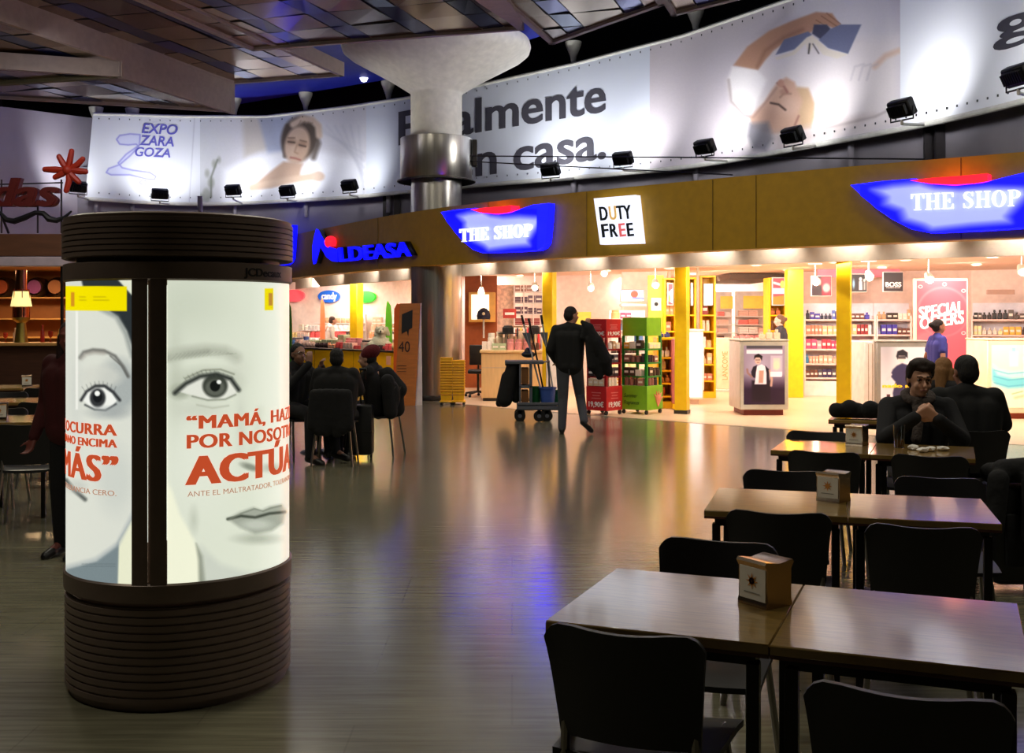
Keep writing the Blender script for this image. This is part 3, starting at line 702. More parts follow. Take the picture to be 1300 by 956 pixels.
# ================================================================== POSTER DRUM
KX, KY, KR = -1.439, 4.788, .4657
kio = T('poster_drum', 'dark round backlit advertising drum with large black and white face posters in the left foreground', 'advertising column', (KX, KY, 0))
kb = M('drum_brown_metal', (128, 110, 100), .42, .25)
def flute(r, z0, z1, n):
    out = []; h = (z1 - z0) / n
    for i in range(n):
        z = z0 + i * h
        out += [(r, z + h * .08), (r, z + h * .78), (r - .007, z + h * .84), (r - .007, z + h * .98)]
    return out
O('base', MB().lathe([(.001, 0)] + [(.452, 0), (.452, .03)] + flute(.468, .03, .41, 12) + [(.45, .415)], n=96), kb, kio)
O('lower_ring', MB().lathe([(.44, .41), (.44, .43), (.472, .432), (.474, .5), (.466, .507)], n=96), kb, kio)
O('upper_ring', MB().lathe([(.466, 1.699), (.474, 1.706), (.474, 1.772), (.462, 1.776), (.42, 1.778), (.42, 1.8)], n=96), kb, kio)
O('cap', MB().lathe([(.42, 1.795), (.47, 1.795)] + flute(.479, 1.797, 1.955, 7) + [(.474, 1.964), (.45, 1.972), (.2, 1.985), (.001, 1.985)], n=96), kb, kio)
for k, a in enumerate((-90 - 14.7 + (-16.73 + 16.73), -90 - 14.7 + 120, -90 - 14.7 - 120)):
    a += -math.degrees(math.atan2(KX, KY)) - 1.3 if False else 16.73 * 0
cen = -90 + math.degrees(math.atan2(-KX, KY))          # direction from the drum to the camera (degrees)
mul = cen - 14.6
for k in range(3):
    a = math.radians(mul + 120 * k); g = math.radians(8.3); e = math.radians(.6)
    m = MB().lathe([(.462, .5), (.472, .5), (.472, 1.706), (.462, 1.706)], n=8, a0=a - g, a1=a - e); m.lathe([(.462, .5), (.472, .5), (.472, 1.706), (.462, 1.706)], n=8, a0=a + e, a1=a + g)
    m.lathe([(.458, .5), (.458, 1.706)], n=4, a0=a - e * 1.5, a1=a + e * 1.5)
    O('mullion', m, kb, kio)
PZ0, PZ1 = .5, 1.706
def drum_fn(a0, a1, r=.4625):
    def f(U, V):
        a = np.radians(a0 + U * (a1 - a0)); return KX + r * np.cos(a), KY + r * np.sin(a), PZ1 + V * (PZ0 - PZ1)
    return f
lit = MA('backlit_poster', 1.0, .25)
proj = lambda x, y, z: (CX + K * x / y, HY - (z - EYE) / y * K)
# right poster: a child's face
c = Canvas(205, 340, 372, 760, 1.6, (216, 222, 204))
c.grad(lambda X, Y: np.exp(-((X - 240) / 60) ** 2 - ((Y - 385) / 45) ** 2), (186, 194, 174), .5)
c.grad(lambda X, Y: np.clip((X - 318) / 40, 0, 1), (236, 238, 224), .7); c.grad(lambda X, Y: np.exp(-((Y - 590) / 60) ** 2 - ((X - 250) / 40) ** 2), (226, 230, 216), .6)
c.stroke([(213, 452), (232, 447), (262, 444), (286, 446), (300, 454)], 10, (150, 154, 138), 13, .7); c.stroke([(213, 456), (240, 451), (264, 447)], 5, (122, 126, 112), 7, .45); c.grad(lambda X, Y: np.exp(-((X - 300) / 16) ** 2 - ((Y - 470) / 22) ** 2), (196, 200, 184), .5); c.grad(lambda X, Y: np.exp(-((X - 222) / 10) ** 2 - ((Y - 470) / 60) ** 2), (184, 190, 172), .6); c.grad(lambda X, Y: np.exp(-((X - 306) / 7) ** 2 - ((Y - 540) / 45) ** 2), (198, 203, 187), .7); c.grad(lambda X, Y: np.exp(-((X - 250) / 34) ** 2 - ((Y - 520) / 14) ** 2), (196, 201, 185), .7)
for i in range(16): c.stroke([(217 + i * 5, 457 - i * .5), (225 + i * 5, 446 - abs(8 - i) * -.4)], .8, (116, 120, 104), 1.6, .35)
c.ell(262, 486, 40, 19, (168, 174, 156), 14, .55); c.ell(228, 497, 12, 9, (140, 146, 128), 8, .6)
c.poly([(226, 497), (240, 484), (256, 477), (275, 475), (292, 482), (303, 494), (298, 501), (284, 506), (262, 507), (244, 502)], (222, 224, 212), 2)
c.ell(273, 490, 16, 15, (62, 66, 58), 3.5); c.ell(273, 492, 12, 10, (92, 96, 86), 3); c.ell(273, 490, 6.5, 7, (22, 24, 22), 1.5); c.ell(278, 485, 3, 2.6, (236, 238, 230), 1.2)
c.stroke([(222, 499), (236, 487), (254, 478), (275, 475), (293, 481), (303, 495)], 5, (46, 50, 46), 4.5); c.stroke([(236, 480), (258, 470), (280, 469), (297, 475)], 1.8, (130, 134, 118), 2.5)
c.stroke([(244, 503), (264, 508), (286, 507), (299, 501)], 1.6, (128, 132, 118), 2.4); c.stroke([(250, 514), (270, 518), (290, 515)], 1.5, (176, 180, 164), 3)
for i in range(12): c.stroke([(238 + i * 5.2, 485 - 8 * math.sin(i / 11 * 3.1)), (233 + i * 5.6, 479 - 9 * math.sin(i / 11 * 3.1))], .9, (70, 74, 66), 1.6, .4)
c.stroke([(330, 520), (326, 560), (312, 588)], 7, (196, 202, 184), 10, .5); c.ell(318, 593, 12, 4, (110, 116, 102), 4, .75, rot=.3); c.ell(345, 594, 12, 5, (150, 156, 140), 6, .6)
c.poly([(289, 659), (305, 650), (322, 644), (332, 648), (342, 643), (358, 640), (364, 648), (360, 664), (345, 674), (324, 678), (305, 670)], (158, 164, 150), 5)
c.stroke([(289, 659), (306, 655), (324, 657), (342, 652), (362, 650)], 3.2, (62, 68, 58), 2.6); c.ell(326, 666, 18, 6, (194, 200, 186), 6, .8); c.ell(326, 684, 24, 6, (150, 156, 140), 8, .6)
c.stroke([(290, 660), (306, 652), (323, 646), (334, 649), (344, 645), (357, 642)], 1.4, (120, 126, 112), 2)
c.poly([(205, 600), (218, 622), (228, 652), (246, 684), (254, 706), (256, 760), (205, 760)], (238, 240, 214), 6)
c.poly([(249, 690), (258, 706), (264, 760), (253, 760), (252, 712)], (132, 138, 122), 5, .9)
c.poly([(256, 694), (280, 716), (320, 728), (368, 720), (372, 760), (262, 760)], (196, 202, 190), 10, .8); c.ell(246, 660, 5, 14, (160, 166, 150), 8, .4)
c.poly([(336, 366), (347, 366), (347, 394), (336, 394)], (232, 214, 10), .8); c.poly([(341, 372), (346, 372), (346, 388), (341, 388)], (170, 110, 60), 1.5, .8)
c.poly([(347, 362), (372, 362), (372, 394), (347, 394)], (232, 228, 214), 1.5, .4)
c.grad(lambda X, Y: np.clip((X - 355) / 8, 0, 1), (224, 206, 190), .5); c.grain(1.6, 5)  # pinkish right edge is a reflection painted into the print
a0 = mul + 8.4; a1 = mul + 111.6
picture('poster_right', c, drum_fn(a0, a1), 330, 400, lit, kio, flipn=False, uv=proj).name = 'child_face_poster'
# left poster: a woman's face
c = Canvas(78, 340, 176, 760, 1.6, (214, 217, 206))
c.poly([(150, 340), (180, 340), (180, 390), (160, 372)], (226, 230, 208), 1.5)
c.poly([(100, 340), (145, 350), (178, 386), (178, 450), (170, 446), (161, 420), (150, 402), (132, 390), (108, 376)], (44, 50, 52), 3); c.stroke([(128, 392), (148, 402), (160, 424), (168, 452)], 6, (120, 128, 126), 5, .6)
c.stroke([(162, 352), (172, 364)], .1, (0, 0, 0), 1); c.poly([(146, 350), (180, 346), (180, 388), (164, 370)], (226, 230, 208), 2)
c.ell(150, 492, 26, 34, (150, 158, 158), 16, .75); c.ell(128, 478, 26, 14, (206, 208, 198), 9, .8)
c.stroke([(101, 454), (106, 447), (118, 444), (132, 445), (146, 452), (157, 466), (163, 478)], 3.4, (92, 92, 88), 3.6, .9); c.stroke([(103, 455), (109, 449), (120, 447), (132, 448)], 4.5, (120, 110, 102), 5, .5); c.stroke([(140, 452), (154, 464), (162, 478)], 1.5, (90, 90, 86), 2, .8)
c.poly([(104, 507), (110, 498), (120, 492), (132, 492), (142, 499), (148, 509), (142, 516), (130, 520), (116, 517)], (236, 238, 232), 1.5)
c.grad(lambda X, Y: np.exp(-((X - 96) / 10) ** 2 - ((Y - 500) / 60) ** 2), (196, 200, 194), .6); c.ell(124, 505, 10, 12, (50, 52, 54), 3); c.ell(124, 504, 6, 7, (24, 26, 28), 2); c.ell(123.5, 499.5, 3.4, 3.4, (244, 246, 240), 1.2); c.stroke([(103, 508), (110, 497), (121, 490), (133, 490), (144, 498), (152, 508)], 3.4, (44, 46, 48), 3)
for i in range(9): c.stroke([(108 + i * 4.6, 497 - 6 * math.sin(i / 8 * 3.1)), (104 + i * 5.4, 491 - 7 * math.sin(i / 8 * 3.1))], .8, (60, 62, 64), 1.5, .45)
c.stroke([(108, 514), (120, 520), (134, 521), (147, 513)], 2.2, (70, 74, 76), 2.4); c.ell(136, 524, 22, 7, (150, 156, 156), 8, .6)
c.stroke([(84, 610), (94, 622), (108, 634)], 5, (70, 74, 72), 4, .85); c.ell(98, 618, 12, 8, (180, 184, 178), 8, .5); c.ell(146, 610, 22, 40, (190, 196, 190), 20, .5)
c.poly([(178, 640), (162, 668), (146, 694), (122, 712), (84, 722), (78, 760), (178, 760)], (118, 132, 136), 4); c.poly([(178, 640), (166, 662), (151, 688), (149, 760), (178, 760)], (228, 230, 202), 2.5)
c.stroke([(174, 642), (150, 690), (122, 710), (84, 720)], 5, (170, 178, 178), 5, .7)
c.poly([(80, 363), (161, 363.5), (161, 395), (80, 394)], (238, 220, 0), .8); c.poly([(90, 371), (94.5, 371), (94.5, 389), (90, 389)], (196, 120, 40), 1.5, .8)
for (x0, x1, y) in ((101, 108, 377), (101, 109, 381), (119, 134, 377), (119, 138, 381)): c.stroke([(x0, y), (x1, y)], 1.1, (150, 136, 20), 1.2, .7)
c.poly([(96, 395), (99, 395), (99, 520), (96, 520)], (244, 244, 236), 1.5, .7); c.grain(1.6, 6)
for y in (716, 719): c.stroke([(104, y), (146, y)], 1, (90, 100, 104), 1, .5)
b1 = mul - 8.4; b0 = mul - 111.6
picture('woman_face_poster', c, drum_fn(b0, b1), 330, 400, lit, kio, uv=proj)
c = Canvas(0, 0, 10, 10, 1, (214, 217, 206)); picture('rear_poster', c, drum_fn(mul + 128.4, mul + 231.6), 40, 4, lit, kio)
red = M('poster_red_ink', (190, 74, 40), .4, emis=(192, 76, 42), es=.95); thin = M('poster_brown_ink', (160, 110, 84), .4, emis=(170, 124, 100), es=.9)
def drum_text(body, adeg, width, z, h, mt, bd, right=False, r=.4632, nm='slogan'):
    wa = math.degrees(width / KR)
    s0 = adeg - wa if right else adeg
    f = lambda u, v, w_: Vector((KX + (r + w_) * math.cos(math.radians(s0 + u * wa)), KY + (r + w_) * math.sin(math.radians(s0 + u * wa)), z + v * h))
    O(nm, text_on(body, f, 0, .0012, bold=bd, cuts=40), mt, kio, world=True, smooth=0)
sl = cen + 3.2
drum_text('\u201cMAM\u00c1, HAZLO', sl, .72, 1.112, .056, red, .042); drum_text('POR NOSOTROS', sl, .72, 1.036, .056, red, .042); drum_text('ACT\u00daA', sl, .63, .893, .116, red, .058)
drum_text('ANTE EL MALTRATADOR, TOLERANCIA CERO.', sl, .72, .845, .022, thin, 0)
sr = cen - 31.4
drum_text('E OCURRA', sr, .45, 1.088, .045, red, .04, True); drum_text('MANO ENCIMA', sr, .42, 1.04, .034, red, .05, True); drum_text('M\u00c1S\u201d', sr, .42, .903, .11, red, .045, True)
drum_text('TOLERANCIA CERO.', sr, .40, .85, .022, thin, 0, True); drum_text('JCDecaux', cen + 31.5, .225, 1.722, .034, M('drum_black_ink', (12, 10, 10), .5), .03, r=.4745, nm='maker_lettering')
area('drum_lamp', (KX, KY, 1.0), .1, .5)

# ================================================================== SIGNS ON THE FASCIA
bl_e = M('sign_blue_glow', (10, 10, 255), .4, emis=(6, 8, 255), es=6.0); rd_e = M('sign_red_glow', (255, 30, 40), .4, emis=(255, 28, 50), es=1.5)
lt_e = M('sign_white_glow', (200, 205, 255), .4, emis=(225, 226, 255), es=1.6); pale = MA('sign_face_glow', 1.45, .4)
signbody = M('sign_blue_side', (10, 14, 90), .4)
def boat_face(cur, ox, oy, k, root, w0=.16):
    """boat shaped light box: traced outline turned into a box of its own depth with a glowing face"""
    top = [(35, 190), (110, 178), (200, 170), (230, 192), (300, 203), (370, 194), (430, 172), (480, 155), (557, 147)]
    bot = [(553, 210), (545, 300), (540, 340), (525, 362), (500, 376), (370, 384), (235, 388), (190, 372), (140, 330), (100, 285), (65, 235)]
    pol = [(ox + x * k[0], oy + y * k[1]) for x, y in top + bot]
    return pol
def letters_didone(word, fn, w0, w1, mt, parent):
    """high contrast serif capitals built stroke by stroke, unit height"""
    def arc(cx, cy, rx, ry, a0, a1, n=12): return [(cx + rx * math.cos(math.radians(a0 + (a1 - a0) * i / n)), cy + ry * math.sin(math.radians(a0 + (a1 - a0) * i / n))) for i in range(n + 1)]
    R = lambda a, b, c_, d: [(a, b), (c_, b), (c_, d), (a, d)]
    def S_():
        cl = [(.62, .8), (.52, .94), (.36, .985), (.2, .93), (.12, .8), (.17, .66), (.34, .55), (.5, .43), (.57, .27), (.5, .1), (.34, .015), (.17, .06), (.07, .22)]
        wd = [.03, .04, .05, .1, .17, .21, .23, .23, .19, .1, .05, .04, .03]; out = []
        L_, R_ = [], []
        for i, (x_, y_) in enumerate(cl):
            p_ = cl[max(0, i - 1)]; q_ = cl[min(len(cl) - 1, i + 1)]; dx, dy = q_[0] - p_[0], q_[1] - p_[1]; n_ = math.hypot(dx, dy)
            L_.append((x_ - dy / n_ * wd[i] / 2, y_ + dx / n_ * wd[i] / 2)); R_.append((x_ + dy / n_ * wd[i] / 2, y_ - dx / n_ * wd[i] / 2))
        for i in range(len(cl) - 1): out.append([L_[i], L_[i + 1], R_[i + 1], R_[i]])
        return out
    G = {'T': (.86, [R(.34, .04, .52, .95), R(.22, 0, .64, .05), R(.02, .94, .84, 1), [(.02, .95), (.02, .7), (.06, .7), (.14, .95)], [(.84, .95), (.84, .7), (.8, .7), (.72, .95)]]),
         'H': (.98, [R(.12, 0.03, .3, .97), R(.66, .03, .84, .97), R(.3, .48, .66, .53), R(.02, 0, .4, .05), R(.02, .95, .4, 1), R(.56, 0, .94, .05), R(.56, .95, .94, 1)]),
         'E': (.82, [R(.12, .03, .3, .97), R(.02, 0, .76, .05), R(.02, .95, .74, 1), R(.3, .48, .52, .53), R(.5, .38, .54, .63), [(.76, .05), (.76, .3), (.73, .3), (.62, .05)], [(.74, .95), (.74, .72), (.71, .72), (.6, .95)]]),
         'O': (.96, [arc(.46, .5, .44, .52, 90, 270) + arc(.46, .5, .23, .47, 270, 90), arc(.46, .5, .44, .52, -90, 90) + arc(.46, .5, .23, .47, 90, -90)]),
         'P': (.84, [R(.12, .03, .3, .97), R(.02, 0, .4, .05), R(.02, .95, .42, 1), arc(.42, .735, .38, .265, -90, 90) + arc(.42, .735, .19, .22, 90, -90), R(.3, .47, .43, .515)]),
         'S': (.74, S_() + [R(.05, .02, .09, .3), R(.6, .72, .64, .98)]),
         ' ': (.42, [])}
    tot = sum(G[ch][0] + .06 for ch in word); x = 0
    for ch in word:
        wd, polys = G[ch]; m = MB()
        for p in polys: m.prism([((x + a) / tot, b) for a, b in p], fn, w0, w1)
        if polys: O('letter_' + ch.lower(), m.norm(), mt, parent, world=True, smooth=0)
        x += wd + .06
def shop_sign(X0, Y0, X1, Y1, dyl, lab, tx, glow=None):
    """X0..X1, Y0..Y1 bounding pixels at the left/right of the boat; dyl = slope"""
    bx = lambda x, y: (X0 + (x - 35) / 522 * (X1 - X0), Y0 + (y - 147) / 241 * (Y1 - Y0) + (0 if not dyl else (x - 296) / 522 * dyl))
    w0, w1 = .02, .17
    base = FAC.at((X0 + X1) / 2, 300, .1)
    root = T('shop_sign', lab, 'illuminated sign', (base.x, base.y, EYE + (HY - Y1) / K * base.y))
    raw = boat_face(FAC, 0, 0, (1, 1), root)
    pol = [bx(*p) for p in raw]
    O('light_box', MB().prism(pol, lambda u, v, w_: FAC.at(u, v, w_), w0, w1, 2).norm(), glow or bl_e, root, world=True, smooth=0)
    # glowing pale cloud printed on the face
    blob = [(80, 205), (130, 190), (200, 182), (240, 203), (300, 212), (380, 206), (470, 212), (478, 240), (440, 300), (425, 325), (430, 350), (330, 358), (230, 372), (205, 352), (160, 330), (150, 290), (110, 265), (112, 238)]
    cv = Canvas(60, 175, 500, 385, .35, (10, 10, 255)); cv.poly(blob, (142, 150, 226), 34)
    cv.ell(250, 250, 90, 30, (130, 140, 255), 30, .5)
    def fn(U, V):
        RX = 60 + U * 440; RY = 175 + V * 210
        # keep the sheet inside the boat outline
        lo = np.interp(RX, [60, 100, 140, 190, 235, 500], [232, 283, 328, 368, 384, 374]); hi = np.interp(RX, [60, 200, 230, 300, 370, 430, 500], [190, 176, 194, 205, 196, 176, 157])
        RY = np.clip(RY, hi, lo)
        PX = X0 + (RX - 35) / 522 * (X1 - X0); PY = Y0 + (RY - 147) / 241 * (Y1 - Y0) + ((RX - 296) / 522 * dyl)
        x = np.interp(PX, FAC.px, FAC.P[:, 0]); y = np.interp(PX, FAC.px, FAC.P[:, 1]); nx = np.interp(PX, FAC.px, FAC.nrm[:, 0]); ny = np.interp(PX, FAC.px, FAC.nrm[:, 1])
        w_ = w1 + .004; return x - nx * w_, y - ny * w_, EYE + (HY - PY) / K * y
    def back(x, y, z):
        PX = CX + K * (x) / y; PY = HY - (z - EYE) / y * K
        RX = 35 + (PX - X0) / (X1 - X0) * 522; RY = 147 + (PY - Y0 - (RX - 296) / 522 * dyl) / (Y1 - Y0) * 241; return RX, RY
    picture('pale_face', cv, fn, 130, 70, MA('sign_face_glow', 2.0, .4), root, uv=back)
    bowl = [bx(*p) for p in [(188, 178), (250, 170), (330, 164), (384, 158), (384, 190), (350, 197), (300, 200), (240, 194)]]
    O('red_bowl', MB().prism(bowl, lambda u, v, w_: FAC.at(u, v, w_), w0, w1 + .05, 1).norm(), rd_e, root, world=True, smooth=0)
    a = bx(tx[0], tx[1]); b = bx(tx[2], tx[3]); h = (Y1 - Y0) * tx[4]
    letters_didone('THE SHOP', lambda u, v, w_: FAC.at(a[0] + (b[0] - a[0]) * u, a[1] + (b[1] - a[1]) * u - h * v, w_), w1 + .02, w1 + .06, lt_e, root)
    bm_ = FAC.at((X0 + X1) / 2, Y0 + 4, .12)
    l = bpy.data.lights.new('sign_glow', 'POINT'); l.energy = 2.0; l.color = (1, .25, .05); l.shadow_soft_size = .15
    o = bpy.data.objects.new('sign_glow', l); COL.objects.link(o); o.location = FAC.at((X0 + X1) / 2, Y0 + (Y1 - Y0) * .08, .14)
    return root
shop_sign(569.5, 259, 705.5, 321.5, 0, 'boat shaped blue illuminated shop sign with red bowl, left of the white duty sign', (135, 336, 490, 308, .26))
shop_sign(1086, 220, 1345, 296, -6, 'larger boat shaped blue illuminated shop sign with red bowl at the right edge', (190, 298, 470, 290, .27))
shop_sign(292, 287, 379, 340, -2, 'blue end of an illuminated boat shaped sign peeking out behind the poster drum', (135, 336, 490, 308, .26), M('logo_blue_glow', (10, 10, 255), .4, emis=(6, 8, 255), es=1.6))
# airport shop logo
a_ = FAC.at(465, 300, .05); r = T('logo_sign', 'blue illuminated logo letters with a swoosh and red dot on the mustard fascia', 'illuminated sign', (a_.x, a_.y, zz(338, a_.y)))
Z = lambda x, y: (350 + x * .2091, 240 + y * .2091)
sw = [Z(*p) for p in [(287, 243), (300, 250), (318, 285), (338, 318), (370, 352), (418, 368), (418, 443), (385, 440), (350, 415), (320, 365), (312, 345), (298, 400), (284, 452), (270, 458), (264, 430), (263, 350), (275, 285)]]
bl2 = M('logo_blue_glow', (10, 10, 255), .4, emis=(6, 8, 255), es=1.6)
O('swoosh', MB().prism(sw, lambda u, v, w_: FAC.at(u, v, w_), .145, .16, 0).norm(), bl2, r, world=True, smooth=0)
O('swoosh_can', MB().prism(sw, lambda u, v, w_: FAC.at(u, v, w_), .03, .14, 0).norm(), M('sign_black_side', (8, 8, 14), .5), r, world=True, smooth=0)
bc = FAC.at(425.3, 307.6, .1); O('red_dot', MB().ball(bc, .135, n=18), rd_e, r, world=True)
f = quad_on(FAC, (438, 314), (529, 306), (529, 325), (438, 332.5))
bk_ = M('sign_black_side', (8, 8, 14), .5)
O('logo_letters', text_on('LDEASA', lambda u, v, w_: f(u, v, w_), .12, .16, bold=.035, shear=-.1, cuts=4), bl2, r, world=True, smooth=0)
O('letter_cans', text_on('LDEASA', lambda u, v, w_: f(u + .012, v + .05, w_), .02, .115, bold=.04, shear=-.1, cuts=4), bk_, r, world=True, smooth=0)
# duty free sign
p4 = [(762, 253), (814.5, 248.5), (821, 309.5), (770, 311)]
a_ = FAC.at(792, 300, .1); r = T('duty_sign', 'tilted square white light box with dark capitals hanging on the mustard fascia', 'illuminated sign', (a_.x, a_.y, zz(311, a_.y)))
O('light_box', MB().prism(p4, lambda u, v, w_: FAC.at(u, v, w_), .03, .16).norm(), M('duty_white_glow', (235, 240, 255), .4, emis=(226, 232, 255), es=1.15), r, world=True, smooth=0)
navy = M('duty_navy_ink', (12, 28, 40), .6); org = M('duty_orange_ink', (240, 190, 110), .6, emis=(240, 196, 120), es=.5); pk = M('duty_pink_ink', (250, 110, 110), .6, emis=(250, 120, 124), es=.5)
def Q(x, y): return (560 + x * .2615, 220 + y * .2615)
def dl(ch, x0, x1, yt, yb, mt):
    sk = -3
    O('letter_' + ch.lower(), text_on(ch, quad_on(FAC, Q(x0 - 3, yt), Q(x1 - 3, yt - 3), Q(x1 + 5, yb - 3), Q(x0 + 5, yb)), .162, .172, bold=.03), mt, r, world=True, smooth=0)
for ch, x0, x1, mt in (('D', 802, 838, navy), ('U', 848, 880, org), ('T', 884, 916, navy), ('Y', 916, 952, navy)): dl(ch, x0, x1, 164 - (x0 - 800) * .06, 232 - (x0 - 800) * .06, mt)
for ch, x0, x1, mt in (('F', 812, 842, navy), ('R', 852, 886, navy), ('E', 896, 924, pk), ('E', 934, 962, navy)): dl(ch, x0, x1, 248 - (x0 - 800) * .04, 314 - (x0 - 800) * .04, mt)

# ================================================================== CAFE AT THE LEFT
BD = 18.0
def cx_(px, d=BD): return gx(px, d)
wood_d = M('dark_brown_wood', (74, 44, 30), .5, noise=.2, nscale=3, stretch=(1, 1, 12)); wood_m = M('bar_oak', (196, 146, 84), .5, noise=.15, nscale=4, stretch=(1, 8, 8))
x0, x1 = cx_(-140), cx_(86)
O('wall_cafe', MB().box(x0, BD, zz(325, BD), x1, BD + .25, zz(297, BD), .004), M('brown_cafe_fascia', (104, 66, 44), .6, noise=.15, nscale=2, stretch=(1, 1, 6)), kind='structure', origin=None)
O('trim_3', MB().box(x0, BD - .03, zz(338, BD), x1 + .05, BD + .3, zz(326, BD), .01), M('pale_cafe_trim', (196, 180, 190), .5), kind='structure', origin=None)
O('ceiling', MB().box(x0, BD + .28, zz(334, BD), x1, BD + 3.5, zz(331, BD)), wood_m, kind='structure', origin=None)
O('wall_cafe_back', MB().box(x0, BD + 3.2, 0, x1 + .1, BD + 3.35, zz(331, BD)), M('amber_wall', (150, 96, 52), .6), kind='structure', origin=None)
O('wall_cafe_side', MB().box(x1, BD + .25, 0, x1 + .1, BD + 3.2, zz(331, BD)), M('amber_wall'), kind='structure', origin=None)
r = T('bar_counter', 'dark brown cafe bar counter with a pale worktop at the left edge', 'counter', (cx_(0), BD, 0))
O('front', MB().box(x0, BD + .05, 0, x1 - .02, BD + .5, 1.1, .01), wood_d, r, world=True); O('worktop', MB().box(x0, BD - .05, 1.1, x1 - .01, BD + .6, 1.15, .008), wood_m, r, world=True)
tag(O('cafe_post', MB().box(cx_(73.5), BD + .1, 1.15, cx_(76.5), BD + .14, 2.42), black), 'slim black upright post standing on the cafe bar counter', 'post')
# back shelves, barrels, bottles
for k, z in enumerate((1.2, 1.55, 1.95)):
    tag(O('bar_shelf', MB().box(x0 + .1, BD + 2.8, z - .03, x1 - .05, BD + 3.18, z, .004), wood_m), ['lowest', 'middle', 'top'][k] + ' wooden back shelf behind the cafe bar', 'shelf')
brl = M('barrel_brown', (96, 54, 40), .5); 
for px, c_ in ((7, (150, 70, 40)), (49, (130, 50, 130)), (75, (150, 90, 40)), (-14, (120, 60, 40))):
    x = gx(px, BD + 2.9)
    rr = T('small_barrel', 'dark round barrel end with a coloured head on the top bar shelf', 'barrel', (x, BD + 2.9, 1.95), 0, 'barrels on the top bar shelf')
    O('body', MB().lathe([(.16, -.2), (.185, -.08), (.185, .08), (.16, .2)], (0, 0, 0), 24), M('barrel_dark', (40, 22, 18), .5), rr)
    rr.children[0].rotation_euler = (math.pi / 2, 0, 0); rr.children[0].location = (0, 0, .19)
    hd = O('head', MB().cone((0, -.2, .19), (0, -.18, .19), .13, .13, 24), M('barrel_head_%d' % px, c_, .5), rr)
# espresso tower lamp
r = T('bar_lamp', 'copper framed lantern with a cream shade standing on the bar counter at left', 'lamp', (gx(27, BD + .2), BD + .2, 1.15))
cop = M('polished_copper', (220, 140, 100), .2, 1)
hh = lambda py: zz(py, BD + .2) - 1.15
O('glass_cylinder', MB().lathe([(.12, hh(404)), (.12, hh(390))], n=24), cop, r); O('base', MB().lathe([(.001, 0), (.11, 0), (.1, .04), (.07, hh(410)), (.13, hh(406)), (.14, hh(403)), (.001, hh(403))], n=24), M('brass_olive', (150, 130, 60), .3, .8), r)
O('lamp_shade', MB().lathe([(.165, hh(389)), (.12, hh(370))], n=32), M('cream_shade_glow', (240, 226, 150), .6, emis=(246, 228, 150), es=1.1), r)
O('chimney', MB().lathe([(.09, hh(368)), (.085, hh(343)), (.001, hh(343))], n=24), cop, r)
for k in range(6):
    a = k * math.pi / 3; O('rod', MB().cone((.14 * math.cos(a), .14 * math.sin(a), hh(403)), (.13 * math.cos(a), .13 * math.sin(a), hh(367)), .008, n=6), cop, r)
area('bar_light', (cx_(20), BD + 1.4, 2.38), .8, 34, (1, .66, .34)); area('bar_light', (cx_(-60), BD + 1.4, 2.38), .8, 34, (1, .66, .34)); area('bar_light', (cx_(70), BD + 1.8, 2.38), .6, 20, (1, .66, .34))
def bottle(r0, h, mt, name='bottle'):
    return MB().lathe([(.001, 0), (r0, 0), (r0, h * .6), (r0 * .4, h * .76), (r0 * .36, h * .97), (.001, h)], n=12)
bot_m = [M('bottle_%d' % i, c_, .15) for i, c_ in enumerate(((90, 50, 20), (40, 60, 30), (190, 150, 80), (150, 40, 30), (220, 210, 190), (60, 40, 90)))]
rnd = random.Random(4)
protos = {}
def bottle_obj(x, y, z, h, mi, name, lab, cat, grp):
    key = (mi, name)
    if key not in protos:
        me = finish((bottle(.035, .3, None) if name != 'glass' else MB().lathe([(.001, 0), (.03, 0), (.006, .01), (.006, .09), (.035, .13), (.04, .2), (.034, .24)], n=10)).bm, name); me.materials.append(bot_m[mi]); protos[key] = me
    o = bpy.data.objects.new(name, protos[key]); COL.objects.link(o); o.location = (x, y, z); o.scale = (1, 1, h / .3); return tag(o, lab, cat, grp)
for z, lab in ((1.2, 'lowest'), (1.55, 'middle')):
    x = x0 + 1.6
    while x < x1 - .15:
        bottle_obj(x, BD + 2.95 + rnd.uniform(-.05, .05), z, rnd.uniform(.22, .31), rnd.randrange(6), 'bottle', 'bottle on the %s shelf behind the cafe bar' % lab, 'bottle', 'bottles on the %s bar shelf' % lab); x += rnd.uniform(.09, .16)
x = x0 + 1.7
while x < x1 - .1:
    if not (cx_(15) < x < cx_(38)): bottle_obj(x, BD + .3 + rnd.uniform(-.06, .12), 1.15, rnd.uniform(.2, .3), rnd.choice((0, 2, 3, 4, 4)), rnd.choice(('bottle', 'glass')), 'small bottle or glass standing on the cafe bar worktop', 'drinkware', 'bottles and glasses on the cafe worktop')
    x += rnd.uniform(.1, .18)
# written sign
redl = M('dark_red_letters', (96, 24, 20), .5); sx = BD + .12
root = T('cafe_sign', 'dark red script lettering on thin posts over the cafe roof at far left', 'sign', (gx(30, sx), sx, zz(297, sx)))
FS = lambda u, v, w_: Vector((gx(-6 + (76 + 6) * u, sx), sx - w_, zz(262 - 37 * v, sx)))
O('letters', text_on('das', FS, 0, .12, bold=.055, shear=.25), redl, root, world=True)
O('flourish', MB().tube([at(*p, sx) for p in [(-20, 262), (0, 270), (8, 279), (18, 281), (32, 276), (45, 270), (55, 271), (62, 278), (72, 280), (82, 276), (91, 268)]], [.02, .03, .045, .05, .05, .04, .045, .055, .045, .03, .015]), M('black_flourish', (16, 14, 18), .5), root, world=True)
for px in (2, 48, 78): O('sign_post', MB().cone(at(px, 296, sx + .03), at(px, 228 if px != 48 else 262, sx + .03), .015, n=6), M('dark_channel'), root, world=True)
